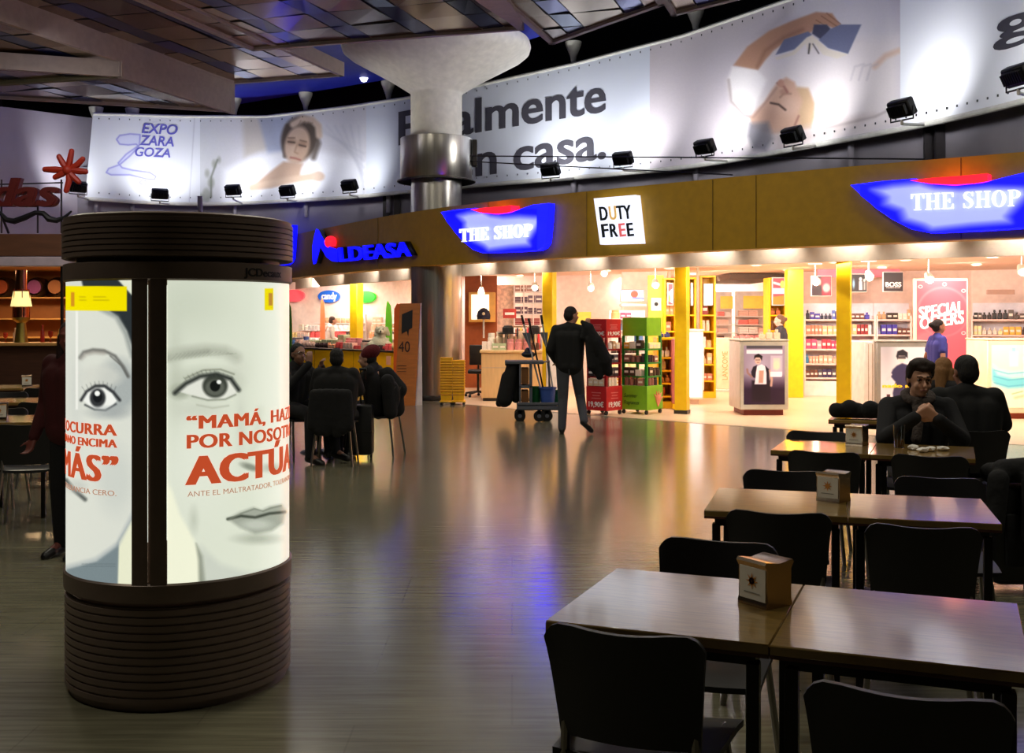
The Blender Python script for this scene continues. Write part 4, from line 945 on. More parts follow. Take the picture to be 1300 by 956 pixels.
O('cross_bar', MB().cone(at(0, 234, sx + .03), at(80, 232, sx + .03), .012, n=6), M('dark_channel'), root, world=True)
O('brace', MB().cone(at(0, 268, sx + .05), at(11, 296, sx + .3), .02, n=6), M('dark_channel'), root, world=True)
root = T('sun_sign', 'orange red eight armed sun emblem above the dark red script sign', 'sign', (gx(84, sx), sx, zz(245, sx)))
m = MB(); cc = (86, 216)
for k, (dx, dy, b) in enumerate([(5, -24, 0), (19, -14, 2), (23, 2, 0), (14, 15, -2), (-2, 26, 3), (-16, 9, 2), (-29, -1, 0), (-11, -17, 0)]):
    P0 = at(cc[0], cc[1], sx - .06); P1 = at(cc[0] + dx * .55 + b, cc[1] + dy * .5, sx - .06); P2_ = at(cc[0] + dx, cc[1] + dy, sx - .06)
    m.tube([P0, P1, P2_], [.04, .055, .045]); m.ball(P2_, .045, n=8)
m.ball(at(*cc, sx - .06), .09, n=10); O('sun', m, M('sun_red', (176, 44, 20), .5), root, world=True)
area('cafe_sign_light', (gx(40, 16), 16, 5.4), .6, 16, (1, .94, 1), (math.radians(40), 0, 0))
# ================================================================== INSIDE THE SHOP
rnd = random.Random(21)
wallp = M('shop_wall_pink_white', (244, 222, 210), .6)
def wallpx(name, pts, z0=0, z1=2.55, mat=wallp, th=.12):
    """wall through plan points given as (px, depth)"""
    m = MB(); P = [Vector((gx(p, d), d)) for p, d in pts]
    for a, b in zip(P[:-1], P[1:]): wallseg(m, a, b, z0, z1, th)
    return O(name, m.norm(), mat, kind='structure', origin=None)
wallpx('wall_rear', [(150, 33), (500, 29.5), (560, 27.5)]); wallpx('wall_rear', [(560, 27.5), (590, 26.0), (700, 25.2), (792, 24.4), (793, 23.2), (848, 22.8)])
wallpx('wall_rear', [(848, 22.8), (849, 27.5), (1000, 30.5), (1003, 23.1)]); wallpx('wall_rear', [(1003, 23.1), (1160, 22.6), (1233, 22.4), (1420, 21.0)])
wallpx('wall_cafe_end', [(150, 33), (150, 36)])
tanm = M('tan_wood_counter', (222, 186, 130), .45, noise=.06, nscale=3, stretch=(8, 8, 1)); shelfm = M('white_shelf', (240, 232, 226), .4)
COLS = {'mix': [(200, 60, 60), (240, 230, 220), (60, 80, 140), (230, 200, 120), (90, 60, 50), (220, 150, 150), (40, 40, 44), (170, 190, 150)],
        'candy': [(230, 90, 90), (250, 210, 190), (240, 240, 230), (250, 170, 120), (180, 60, 60), (90, 130, 190), (250, 220, 150), (60, 40, 40)],
        'blue': [(50, 48, 140), (70, 66, 170), (90, 110, 190), (40, 40, 60), (160, 160, 200), (110, 70, 60)],
        'warm': [(220, 140, 110), (240, 190, 140), (235, 220, 200), (150, 50, 50), (200, 110, 80), (240, 235, 225)],
        'pink': [(240, 90, 130), (220, 60, 80), (250, 160, 170), (210, 70, 110), (240, 180, 120), (250, 215, 215)],
        'teal': [(90, 190, 220), (150, 200, 230), (240, 180, 150), (70, 150, 190), (230, 225, 215), (50, 45, 40)],
        'dark': [(40, 36, 50), (60, 50, 90), (30, 28, 30), (110, 70, 50), (190, 110, 60), (80, 76, 90)],
        'cream': [(240, 222, 200), (225, 200, 170), (235, 230, 225), (200, 160, 120), (60, 50, 46), (250, 240, 225)],
        'black': [(36, 34, 36), (50, 46, 46), (26, 26, 28), (80, 70, 64)],
        'gold': [(230, 180, 60), (250, 240, 180), (60, 70, 140), (235, 225, 210), (70, 50, 40)],
        'brown': [(110, 70, 60), (150, 100, 90), (90, 60, 80), (170, 120, 100), (60, 45, 50)],
        'towel': [(250, 150, 130), (252, 200, 180), (245, 130, 120), (255, 235, 225)]}
PC = {}
def proto_mesh(kind, c):
    k = (kind, c)
    if k in PC: return PC[k]
    m = MB(); mt = [M('pack_%d_%d_%d' % c, c, .35, noise=.12, nscale=6)]
    if kind == 'box': m.box(-.5, -.5, 0, .5, .5, 1, .03); m.box(-.36, -.515, .35, .36, -.49, .62)
    elif kind == 'flask':
        m.box(-.45, -.4, 0, .45, .4, .68, .08); m.cone((0, 0, .68), (0, 0, .75), .14, .14, 8); m.cone((0, 0, .74), (0, 0, 1), .24, .22, 10)
    elif kind == 'jar': m.lathe([(.001, 0), (.5, 0), (.5, .7), (.4, .75), (.44, .76), (.44, 1), (.001, 1)], n=12)
    elif kind == 'bag':
        m.sheet(lambda u, v: ((u - .5) * (1 - .1 * v), -.3 * math.sin(math.pi * v) * math.sin(math.pi * u) - .02, v), [i / 6 for i in range(7)], [i / 6 for i in range(7)],
                lambda u, v: ((u - .5) * (1 - .1 * v), .3 * math.sin(math.pi * v) * math.sin(math.pi * u) + .02, v))
    elif kind == 'stack':
        for i in range(4): m.box(-.5, -.5, i * .25, .5, .5, i * .25 + .22, .04)
    if kind in ('box', 'stack', 'flask'):
        me = finish(m.bm, kind)
        me.materials.append(mt[0]); me.materials.append(M('label_cream', (235, 225, 215), .5))
        if kind == 'box':
            for p in me.polygons:
                if all(me.vertices[v].co.y < -.489 and .34 < me.vertices[v].co.z < .63 and abs(me.vertices[v].co.x) < .37 for v in p.vertices): p.material_index = 1
    else: me = finish(m.norm().bm, kind); me.materials.append(mt[0])
    PC[k] = me; return me
NAMEK = {'box': ('product_box', 'box'), 'flask': ('perfume_flask', 'bottle'), 'jar': ('product_jar', 'jar'), 'bag': ('sweets_bag', 'bag'), 'stack': ('box_stack', 'box')}
def goods(p0, p1, z, dep, pal, kinds, wr, hr, lab, grp, gap=.01, fill=1.0):
    """a row of separate goods between plan points p0,p1 on the surface z"""
    p0, p1 = Vector(p0), Vector(p1); L = (p1 - p0).length; d = (p1 - p0) / L; a = math.atan2(d.y, d.x); x = .01; c = rnd.choice(COLS[pal]); run = 0
    kd = rnd.choice(kinds); hh_ = rnd.uniform(*hr); ww = rnd.uniform(*wr)
    while True:
        if run <= 0: c = rnd.choice(COLS[pal]); run = rnd.randint(1, 3); kd = rnd.choice(kinds); hh_ = rnd.uniform(*hr); ww = rnd.uniform(*wr)
        if x + ww > L: break
        if rnd.random() < fill:
            o = bpy.data.objects.new(NAMEK[kd][0], proto_mesh(kd, c)); COL.objects.link(o); q_ = p0 + d * (x + ww / 2)
            o.location = (q_.x, q_.y, z); o.rotation_euler = (0, 0, a); o.scale = (ww, min(dep, ww * 1.2), hh_)
            tag(o, lab, NAMEK[kd][1], grp)
        x += ww + gap; run -= 1
# ---- perfume wall bays
def bay(px0, px1, d0, d1, rows, lab, nm, zs=(1.53, 1.23, .94, .65, .37), dpt=.34):
    a, b = Vector((gx(px0, d0), d0)), Vector((gx(px1, d1), d1)); L = (b - a).length; rz = math.atan2(b.y - a.y, b.x - a.x)
    r = T('perfume_shelves', lab, 'shelf unit', (a.x, a.y, 0), rz)
    O('back_panel', MB().box(0, dpt - .03, .2, L, dpt, 1.85), M('shelf_back_bluish', (226, 228, 240), .5), r)
    O('plinth', MB().box(0, .02, 0, L, dpt, .3, .005), shelfm, r)
    for x in (0, L - .03): O('side_panel', MB().box(x, 0, .3, x + .03, dpt, 1.6, .004), shelfm, r)
    for z in zs: O('shelf', MB().box(.03, -.01, z - .035, L - .03, dpt - .03, z, .004), M('shelf_pinkish', (244, 206, 200), .4), r)
    nrm = Vector((math.sin(rz), -math.cos(rz)))
    for z, (pal, kinds, wr, hr, w_) in zip(zs, rows):
        goods(a - nrm * .1 + (b - a) * .02, b - nrm * .1 - (b - a) * .02, z, .12, pal, kinds, wr, hr, 'pack or flask on the %s of the %s' % (w_, nm), '%s of the %s' % (w_, nm))
    return r
SN = ['top shelf', 'second shelf', 'third shelf', 'fourth shelf', 'lowest shelf']
def rows(*pals): return [(p, ('box', 'flask', 'box'), (.05, .1), (.11, .2), s_) for p, s_ in zip(pals, SN)]
bay(1021, 1112, 22.0, 21.8, rows('blue', 'warm', 'pink', 'teal', 'dark'), 'white perfume wall shelves seen either side of the widest yellow pillar', 'perfume wall left of the black picture')
bay(1112.6, 1158, 21.8, 21.7, rows('cream', 'blue', 'cream', 'brown', 'cream'), 'narrow white perfume wall shelves under the black lettered picture', 'perfume bay under the black lettered picture')
bay(1233, 1345, 21.5, 20.8, rows('black', 'gold', 'warm', 'teal', 'dark'), 'white perfume wall shelves right of the red offers banner', 'perfume bay right of the banner')
def wallpic(px0, px1, py0, py1, d, lab, paint, name='wall_picture', cat='picture', fr=(235, 225, 220), res=4, es=.35, th=.05, depth_frame=True):
    x0, x1, z0, z1 = gx(px0, d), gx(px1, d), zz(py1, d), zz(py0, d)
    r = T(name, lab, cat, ((x0 + x1) / 2, d, z0)); hw = (x1 - x0) / 2
    O('frame', MB().box(-hw, 0, 0, hw, th, z1 - z0, .008), M('frame_%d_%d_%d' % fr, fr, .4), r)
    c = Canvas(0, 0, px1 - px0, py1 - py0, res); paint(c, px1 - px0, py1 - py0)
    i = .012; flat_pic('print', c, r, -hw + i, hw - i, i, z1 - z0 - i, -.003, MA('glow_print_%d' % int(es * 100), es, .4)); return r
def p_red(c, w_, h):
    c.grad(lambda X, Y: X * 0 + 1, (40, 14, 20)); c.poly([(w_ * .5, 0), (w_, 0), (w_, h), (w_ * .55, h)], (180, 30, 50), 6); c.ell(w_ * .28, h * .3, 5, 6, (240, 180, 150), 2); c.ell(w_ * .35, h * .65, 4, 5, (30, 10, 12), 2); c.ell(w_ * .75, h * .6, 5, 6, (250, 160, 150), 3)
wallpic(1030, 1056, 350, 376, 21.3, 'square red and black perfume picture at the left end of the perfume wall', p_red)
def p_bw(c, w_, h):
    c.grad(lambda X, Y: X * 0 + 1, (34, 32, 34)); c.ell(w_ * .6, h * .28, 2, 2.6, (230, 225, 220), 1); c.poly([(w_ * .5, h * .4), (w_ * .7, h * .4), (w_ * .72, h * .9), (w_ * .5, h * .9)], (220, 215, 215), 1.5); c.ell(w_ * .15, h * .55, 1.6, 6, (120, 160, 190), 1.5); c.ell(w_ * .85, h * .35, 1.6, 2.2, (200, 190, 180), 1)
    c.poly([(w_ * .8, h * .45), (w_ * .92, h * .45), (w_ * .92, h * .9), (w_ * .8, h * .9)], (150, 145, 140), 1.5)
wallpic(1080, 1101, 347.5, 371, 21.2, 'square black and white fashion picture beside the widest yellow pillar', p_bw)
r = wallpic(1121, 1147, 345, 370.5, 21.1, 'square black picture with white capital lettering on the perfume wall', lambda c, w_, h: c.grad(lambda X, Y: X * 0 + 1, (44, 36, 38)))
O('lettering', flat_text('BOSS', -.15, .15, .1, .19, -.006, bold=.03), M('print_white', (250, 245, 240), .5), r); O('small_lettering', flat_text('HUGO BOSS', -.13, .13, .07, .09, -.006, bold=.0), M('print_white'), r)
tag(O('pink_band', MB().box(gx(1036, 21.9), 21.8, zz(352, 21.8), gx(1147, 21.6), 21.84, zz(341, 21.8)), M('pink_band', (244, 130, 150), .5)), 'pink band along the top of the perfume wall behind the square pictures', 'band')
tag(O('wall_plaque', MB().box(gx(1252, 20.9), 20.85, zz(374, 21), gx(1287, 20.9), 20.9, zz(368, 21), .004), M('plaque_taupe', (200, 170, 155), .5)), 'small taupe plaque high on the wall above the right perfume bay', 'plaque')
# red offers banner
OD = 19.6; x0, x1, z0, z1 = gx(1160.5, OD), gx(1229, OD), 0, zz(353.5, OD)
r = T('offers_banner', 'tall red special offers banner in a pale frame behind the woman in blue', 'banner', ((x0 + x1) / 2, OD, 0)); hw = (x1 - x0) / 2
O('frame', MB().box(-hw, 0, 0, hw, .06, z1, .008), M('offer_frame', (244, 214, 190), .5), r)
c = Canvas(0, 0, 68, 186, 3, (238, 84, 96))
c.ell(36, 52, 36, 42, (246, 120, 126), 3, .6); c.ell(36, 53, 33.5, 39.5, (238, 84, 96), 3); c.ell(14, 110, 18, 24, (244, 110, 116), 5, .6)
for x_, y_ in ((64, 17), (64, 88), (5, 10), (38, 6)): c.ell(x_, y_, 3, 3, (252, 200, 190), 1); c.ell(x_, y_, 2, 2, (238, 84, 96), 1)
flat_pic('print', c, r, -hw + .045, hw - .03, .25, z1 - .04, -.004, MA('glow_print_35', .35, .4))  # print given its own glow to look brightly lit; banner is not backlit
wt = M('print_white'); sl = lambda x0_, x1_, z0_, z1_, rise: (lambda u, v, w_: Vector((x0_ + u * (x1_ - x0_), -.006 - w_, z0_ + v * (z1_ - z0_) + u * rise)))
for body, yb, yt, xa, xb in (('SPECIAL', 404, 389, 1167, 1222.5), ('OFFERS', 418, 402.5, 1168, 1223)):
    O('lettering', text_on(body, sl(gx(xa, OD) - (x0 + x1) / 2, gx(xb, OD) - (x0 + x1) / 2, zz(yb, OD), zz(yt, OD), .11), 0, .004, bold=.05), wt, r)

# ---- backlit floor stands
def stand(px0, px1, ytop, ybot, lab, paint, dep, side=True, plinth=(120, 40, 30), body=(240, 228, 216), es=.8, res=2.2, m=.06, name='display_stand'):
    d = fd(ybot); x0, x1 = gx(px0, d), gx(px1, d); h = zz(ytop, d); hw = (x1 - x0) / 2
    r = T(name, lab, 'display stand', ((x0 + x1) / 2, d, 0)); bm_ = M('stand_%d_%d_%d' % body, body, .35)
    O('plinth', MB().box(-hw + .07, .06, 0, hw - .07, dep - .06, .09), M('plinth_%d_%d_%d' % plinth, plinth, .5), r)
    O('body', MB().box(-hw, 0, .09, hw, dep, h, .012), bm_, r)
    O('top_ledge', MB().box(-hw - .01, -.01, h, hw + .01, dep + .01, h + .025, .006), bm_, r)
    pw, ph = (px1 - px0), (ybot - ytop); c = Canvas(0, 0, pw, ph, res); paint(c, pw, ph)
    flat_pic('poster', c, r, -hw + m, hw - m, .09 + m * 1.4, h - m * 1.2, -.004, MA('glow_print_%d' % int(es * 100), es, .4)); return r, d, hw, h
def p_man(c, w_, h):   # 62 x 97
    c.grad(lambda X, Y: X * 0 + 1, (150, 132, 150)); c.grad(lambda X, Y: np.clip((Y - 45) / 25, 0, 1), (38, 20, 44)); c.grad(lambda X, Y: np.exp(-((X - 24) / 16) ** 2 - ((Y - 34) / 20) ** 2), (190, 175, 190), .6)
    c.poly([(4, 0), (58, 0), (58, 5), (4, 5)], (76, 70, 76), 1); c.poly([(4, 7), (58, 7), (58, 13), (4, 13)], (225, 220, 225), 1)
    c.poly([(12, 56), (40, 56), (40, 90), (12, 90)], (28, 16, 30), 3)
    c.poly([(17, 34), (27, 30), (36, 36), (38, 50), (34, 62), (16, 62), (18, 48)], (232, 222, 226), 1.5); c.poly([(23, 40), (30, 40), (29, 60), (22, 60)], (190, 140, 120), 2)
    c.poly([(14, 34), (20, 31), (18, 44), (17, 52), (12, 50), (11, 42)], (34, 26, 38), 1.5); c.poly([(32, 32), (38, 38), (38, 62), (34, 62), (34, 44)], (34, 26, 38), 1.5)
    c.stroke([(12, 50), (6, 44), (5, 38)], 3, (150, 110, 100), 1.5); c.stroke([(39, 40), (42, 54), (41, 64)], 3.5, (190, 150, 130), 1.5)
    c.ell(21, 24, 4.4, 5.8, (214, 176, 156), 1.5); c.poly([(15, 22), (16, 16), (22, 13), (28, 17), (27, 24), (24, 19), (18, 19)], (24, 18, 22), 1.5); c.stroke([(18, 23), (24, 23)], 1, (70, 50, 50), 1); c.stroke([(20, 27), (23, 27)], 1, (140, 80, 80), 1)
    c.poly([(40, 16), (58, 16), (58, 48), (40, 48)], (206, 196, 206), 2, .6); c.poly([(44, 20), (54, 20), (55, 36), (50, 40), (44, 38)], (222, 196, 180), 2); c.ell(49, 31, 4.5, 6.5, (236, 206, 176), 2); c.poly([(40, 42), (57, 42), (57, 50), (40, 50)], (240, 236, 238), 1)
rr, d, hw, h = stand(939.5, 1001, 433, 527.5, 'grey framed stand with a poster of a man in an open white shirt', p_man, .9, body=(190, 188, 176), es=.5)
a = Vector((gx(1002, d) + .01, d + .1)); 
r = T('glass_gondola', 'white gondola with small shelves behind the poster of the man in the open shirt', 'display stand', (a.x + .02, d + .95, 0))
O('body', MB().box(-.1, 0, .08, .02, 2.6, 1.16, .01), shelfm, r); O('plinth', MB().box(-.08, .02, 0, .1, 2.55, .08), shelfm, r)
for z in (.25, .5, .75, 1.0): O('shelf', MB().box(.02, 0, z, .14, 2.6, z + .02), shelfm, r)
O('end_panel', MB().box(.02, -.02, .08, .14, .0, 1.16), shelfm, r)
goods((gx(968, d), d + .3), (gx(999, d), d + .3), h + .025, .1, 'cream', ('box', 'flask'), (.05, .12), (.08, .16), 'small white pack on top of the stand with the shirted man poster', 'packs on top of the stand with the shirted man')
def p_mad(c, w_, h):   # 70 x ~115
    c.grad(lambda X, Y: X * 0 + 1, (226, 220, 222)); c.grad(lambda X, Y: np.exp(-((X - 8) / 14) ** 2 - (Y / 40) ** 2), (150, 146, 152), .6)
    c.poly([(24, 30), (32, 26), (40, 29), (44, 45), (42, 62), (36, 92), (20, 92), (18, 74), (22, 56), (14, 46), (18, 36)], (60, 56, 86), 2.5)
    c.ell(31, 18, 5.5, 7, (230, 214, 206), 1.5); c.poly([(23, 15), (25, 7), (33, 4), (40, 9), (40, 18), (36, 14), (27, 14), (25, 20)], (44, 40, 46), 1.6); c.poly([(25, 15), (38, 14), (37, 19), (26, 19)], (50, 46, 50), 1.5, .8)
    c.stroke([(15, 44), (10, 52), (12, 40)], 4, (214, 206, 208), 2); c.poly([(9, 76), (14, 76), (14, 84), (9, 84)], (80, 40, 50), 1); c.poly([(6, 82), (18, 82), (18, 96), (6, 96)], (190, 186, 200), 1.5)
r, d, hw, h = stand(1113, 1181, 434.5, 533, 'backlit stand with a fashion poster of a figure in dark glasses behind the seated man', p_mad, .8, body=(150, 148, 140), es=.3)
O('lettering', flat_text('nado n', -hw + .09, hw - .32, zz(492, d), zz(487, d), -.008, bold=.06), M('gold_letters', (250, 190, 40), .5, emis=(250, 190, 40), es=.6), r)
d2 = d + .1; r = T('side_gondola', 'white panelled gondola end left of the backlit fashion poster', 'display stand', (gx(1105, d2), d2, 0)); w2 = gx(1112, d2) - gx(1097, d2)
O('body', MB().box(-w2 / 2, 0, .06, w2 / 2, 1.2, 1.19, .01), shelfm, r); O('plinth', MB().box(-w2 / 2 + .02, .03, 0, w2 / 2 - .02, 1.15, .06), shelfm, r)
for x in (-w2 / 6, w2 / 6): O('groove', MB().box(x - .006, -.006, .1, x + .006, 0, 1.15), M('groove_taupe', (190, 170, 150), .5), r)
def p_teal(c, w_, h):
    c.grad(lambda X, Y: X * 0 + 1, (236, 232, 206)); c.poly([(0, 34), (12, 46), (30, 52), (w_, 48), (w_, 66), (24, 70), (6, 64), (0, 56)], (120, 208, 216), 7); c.poly([(2, 30), (10, 38), (26, 42), (w_, 38), (w_, 48), (26, 52), (8, 48)], (180, 226, 224), 5)
    for y_ in (40, 50, 60): c.stroke([(4, y_), (24, y_ + 6), (60, y_ + 2)], 1.4, (80, 170, 190), 2, .7)
    c.poly([(26, 10), (38, 10), (38, 34), (26, 34)], (214, 232, 226), 3); c.poly([(29, 4), (35, 4), (35, 11), (29, 11)], (150, 200, 206), 2); c.ell(50, 22, 6, 8, (236, 226, 214), 3); c.stroke([(34, 84), (50, 80), (70, 84)], 4, (200, 196, 140), 4, .7); c.stroke([(30, 78), (44, 74)], 2, (120, 170, 100), 2, .6)
stand(1253.5, 1345, 432, 532, 'backlit stand with a turquoise perfume bottle poster at the right edge', p_teal, .8, plinth=(150, 60, 30), body=(246, 226, 190), es=.35)
def p_white(c, w_, h):
    c.grad(lambda X, Y: X * 0 + 1, (250, 248, 250)); c.ell(18, 34, 5, 8, (216, 214, 226), 4, .8); c.stroke([(15, 26), (20, 28)], 1.2, (180, 178, 196), 1.5); c.stroke([(10, 40), (22, 46)], 1.4, (200, 198, 214), 2)
r, d, hw, h = stand(873, 893, 420, 513.5, 'white glowing display stand with a faint face poster, right of the yellow pillar', p_white, 1.15, plinth=(220, 200, 180), body=(250, 236, 224), es=1.0, m=.03)
O('glass_side', MB().box(hw, .05, .25, hw + .02, 1.1, 1.1, .004), M('pale_glass', (220, 232, 236), .1), r)

# ---- yellow wall units with light boxes (centre)
yelp = M('yellow_panel_gloss', (255, 198, 10), .35)
def yunit(px0, px1, d, ztop, lab, light=None, shelves=(), dep=.5, pal='warm', w_in=.04, nm=''):
    x0, x1 = gx(px0, d), gx(px1, d); hw = (x1 - x0) / 2; r = T('yellow_shelf_unit', lab, 'shelf unit', ((x0 + x1) / 2, d, 0))
    for x in (-hw, hw - w_in): O('side_panel', MB().box(x, 0, 0, x + w_in, dep, ztop, .004), yelp, r)
    O('back_panel', MB().box(-hw + w_in, dep - .03, 0, hw - w_in, dep, ztop), yelp, r); O('top_panel', MB().box(-hw, 0, ztop, hw, dep, ztop + .04, .004), yelp, r); O('plinth', MB().box(-hw + w_in, .01, 0, hw - w_in, dep - .03, .12), yelp, r)
    for z in shelves:
        O('shelf', MB().box(-hw + w_in, .01, z - .03, hw - w_in, dep - .03, z, .003), yelp, r)
        goods(((x0 + x1) / 2 - hw + w_in, d + .16), ((x0 + x1) / 2 + hw - w_in, d + .16), z, .14, pal, ('box', 'flask', 'jar'), (.07, .14), (.12, .22), 'small pack on the shelves of the ' + nm, 'goods in the ' + nm)
    if light:
        y0, y1, paint = light; z0, z1 = zz(y1, d), zz(y0, d); lb = O('light_box', MB().box(-hw + w_in + .02, -.02, z0, hw - w_in - .02, .1, z1, .006), M('lightbox_rim', (230, 230, 230), .4), r)
        c = Canvas(0, 0, 20, 34, 2.5); paint(c, 20, 34); flat_pic('print', c, r, -hw + w_in + .04, hw - w_in - .04, z0 + .02, z1 - .02, -.024, MA('glow_print_100', 1.0, .4))
    return r
def p_a(c, w_, h): c.grad(lambda X, Y: X * 0 + 1, (250, 240, 236)); c.poly([(0, 0), (20, 0), (20, 8), (0, 14)], (230, 80, 90), 2); c.ell(5, 24, 4, 7, (240, 190, 60), 2); c.poly([(10, 10), (17, 10), (17, 28), (10, 28)], (170, 210, 240), 2); c.poly([(0, 28), (20, 32), (20, 34), (0, 34)], (220, 80, 90), 1)
def p_b(c, w_, h): c.grad(lambda X, Y: X * 0 + 1, (250, 236, 234)); c.ell(10, 12, 6, 9, (240, 200, 60), 2); c.poly([(0, 22), (20, 18), (20, 34), (0, 34)], (236, 130, 130), 3)
def p_c(c, w_, h): c.grad(lambda X, Y: X * 0 + 1, (246, 250, 252)); c.poly([(4, 2), (16, 2), (16, 30), (4, 30)], (200, 222, 240), 3); c.ell(10, 24, 5, 6, (190, 226, 190), 3, .7)
def p_d(c, w_, h): c.grad(lambda X, Y: X * 0 + 1, (236, 70, 80)); c.poly([(0, 13), (20, 13), (20, 20), (0, 20)], (220, 222, 244), 1.5); c.poly([(0, 24), (20, 22), (20, 34), (0, 34)], (244, 120, 50), 2); c.stroke([(2, 6), (12, 8)], 3, (250, 210, 200), 1.5); c.ell(17, 8, 4, 5, (250, 190, 90), 1.5)
ZS = (1.62, 1.3, .98, .66, .34)
yunit(843, 859, 21.6, 2.3, 'yellow shelf unit with a red and blue light box just left of the pillar', (359, 388, p_a), ZS, nm='yellow unit left of the pillar', pal='warm')
yunit(873, 884, 21.2, 2.3, 'slim yellow shelf unit with a pink light box just right of the pillar', (359, 388, p_b), ZS, nm='slim yellow unit right of the pillar', pal='cream')
yunit(889, 909, 21.4, 2.34, 'yellow shelf unit with a white and blue light box left of the passage', (360, 388, p_c), ZS, nm='yellow unit left of the passage', pal='warm')
tag(O('mullion_post', MB().box(gx(884.6, 21), 21, 0, gx(887.5, 21), 21.06, 2.51), M('grey_mullion', (150, 136, 110), .4, .3)), 'thin grey upright post between two yellow shelf units', 'post')
yunit(976, 1000, 22.6, 2.34, 'yellow shelf unit with a red and orange light box right of the passage', (352, 388, p_d), ZS, nm='yellow unit right of the passage', pal='dark')
tag(O('end_partition', MB().box(gx(1000, 21.5), 21.5, 0, gx(1020, 21.5), 21.75, 2.5, .006), yelp), 'wide plain yellow end panel left of the perfume wall', 'panel')
r = T('wall_screen', 'pale yellow wall panel with a small round picture, left of the yellow shelf units', 'panel', (gx(833, 21.8), 21.8, 0)); hw = (gx(843, 21.8) - gx(823, 21.8)) / 2
O('panel', MB().box(-hw, 0, 0, hw, .1, 2.4, .006), M('pale_yellow_lacquer', (252, 214, 80), .4), r); O('label_card', MB().box(-.1, -.01, 1.7, .1, 0, 1.95), M('print_white'), r); O('round_mark', MB().cone((0, -.012, 1.83), (0, -.02, 1.83), .04, n=16), black, r)
# passage behind: towel and gift shelves, dark ceiling piece
tag(O('ceiling_baffle', MB().box(gx(910, 25), 23.5, 2.38, gx(975, 25), 27, 2.5), M('baffle_brown', (70, 54, 40), .6)), 'dark brown ceiling baffle above the passage with gift shelves', 'baffle')
for px0, px1, d, lab in ((911, 934, 26.5, 'pale gift shelves with a yellow card, left half of the passage'), (938, 975, 26.2, 'pale towel shelves with a yellow card, right half of the passage')):
    x0, x1 = gx(px0, d), gx(px1, d); hw = (x1 - x0) / 2; r = T('gift_shelves', lab, 'shelf unit', ((x0 + x1) / 2, d, 0))
    O('back_panel', MB().box(-hw, .45, 0, hw, .48, 2.2), shelfm, r)
    for z in (.3, .65, 1.0, 1.2, 1.4, 1.6): O('shelf', MB().box(-hw, 0, z - .02, hw, .45, z, .003), shelfm, r); goods((x0 + .02, d + .15), (x1 - .02, d + .15), z, .2, 'towel' if z >= 1.2 else 'mix', ('stack',) if z >= 1.2 else ('box', 'jar'), (.12, .3), (.1, .16), 'goods on the ' + lab.split(',')[0] + ', ' + lab.split(',')[1].strip(), 'goods in the ' + lab.split(', ')[1])
    O('yellow_card', MB().box(-hw * .7, -.01, 1.78, hw * .7, .0, 2.08), M('card_yellow', (255, 222, 90), .5), r)
r = T('brand_column', 'cream cosmetics column with vertical lettering standing in the passage', 'display stand', (gx(920, 23.3), 23.3, 0)); hw = .17
O('body', MB().box(-hw, 0, .05, hw, .5, 1.13, .01), M('cream_column', (250, 226, 196), .5), r); O('base', MB().box(-hw - .2, -.05, 0, hw + .45, .6, .05, .006), shelfm, r)
bm = text_on('LANCOME', lambda u, v, w_: Vector((-.04 + .1 - v * .12, -.002 - w_, .25 + u * .6)), 0, .004, bold=.0); O('lettering', bm, M('gold_print', (210, 170, 110), .5), r)
for z in (.2, .42, .64, .86, 1.08): O('side_shelf', MB().box(hw, .02, z, hw + .5, .45, z + .02), shelfm, r)
for z in (.22, .44, .66, .88, 1.1): goods((gx(920, 23.3) + hw + .03, 23.45), (gx(920, 23.3) + hw + .48, 23.45), z, .12, 'mix', ('box', 'flask'), (.07, .12), (.1, .17), 'small cosmetics pack on the side shelves of the cream column', 'packs on the cream column')
# low yellow shelf unit
r = yunit(834, 857, 18.9, 1.18, 'waist high yellow product shelf standing beside a pink price panel', None, (.88, .66, .44, .22), pal='warm', nm='waist high yellow shelf')
d = 18.6; r = T('price_board', 'pink price panel with a round yellow figure beside the waist high yellow shelf', 'panel', (gx(864.5, d), d, 0)); hw = .115
O('panel', MB().box(-hw, 0, .1, hw, .9, 1.2, .008), M('pink_price_panel', (240, 140, 140), .5), r); O('edge', MB().box(-hw - .03, -.01, .02, hw + .03, .03, .1, .004), yelp, r); O('price_disc', MB().cone((0, -.001, .66), (0, -.012, .66), .1, n=24), M('card_yellow'), r)
O('figure', flat_text('2', -.035, .035, .59, .73, -.013, bold=.03), M('offer_red_ink', (200, 40, 40), .5), r)
goods((gx(836, 18.9), 19.05), (gx(857, 18.9), 19.05), 1.22, .12, 'gold', ('jar', 'flask'), (.07, .12), (.08, .2), 'small bottle on top of the waist high yellow shelf', 'bottles on top of the waist high yellow shelf')
def p_blue(c, w_, h): c.grad(lambda X, Y: Y / 14, (240, 240, 250)); c.grad(lambda X, Y: np.clip(1 - Y / 10, 0, 1), (120, 160, 210)); c.ell(18, 6, 5, 5, (190, 80, 60), 1.5); c.stroke([(16, 11), (30, 12)], 2, (60, 90, 170), 1)
wallpic(787.5, 818, 367.5, 383, 21.9, 'small framed blue and white picture on the wall left of the yellow units', p_blue, fr=(150, 130, 110))
tag(O('stone_shelf', MB().box(gx(787, 21.9), 21.6, zz(389, 21.9), gx(818, 21.9), 22.0, zz(386, 21.9), .004), M('shelf_pinkish')), 'wall shelf under the small blue picture', 'shelf')
x0, x1 = gx(776, 21), gx(822, 21); r = T('shop_rack', 'white rack of pink and teal goods behind the green display', 'shelf unit', ((x0 + x1) / 2, 21, 0)); hw = (x1 - x0) / 2
O('back_panel', MB().box(-hw, .4, 0, hw, .43, 1.7), shelfm, r)
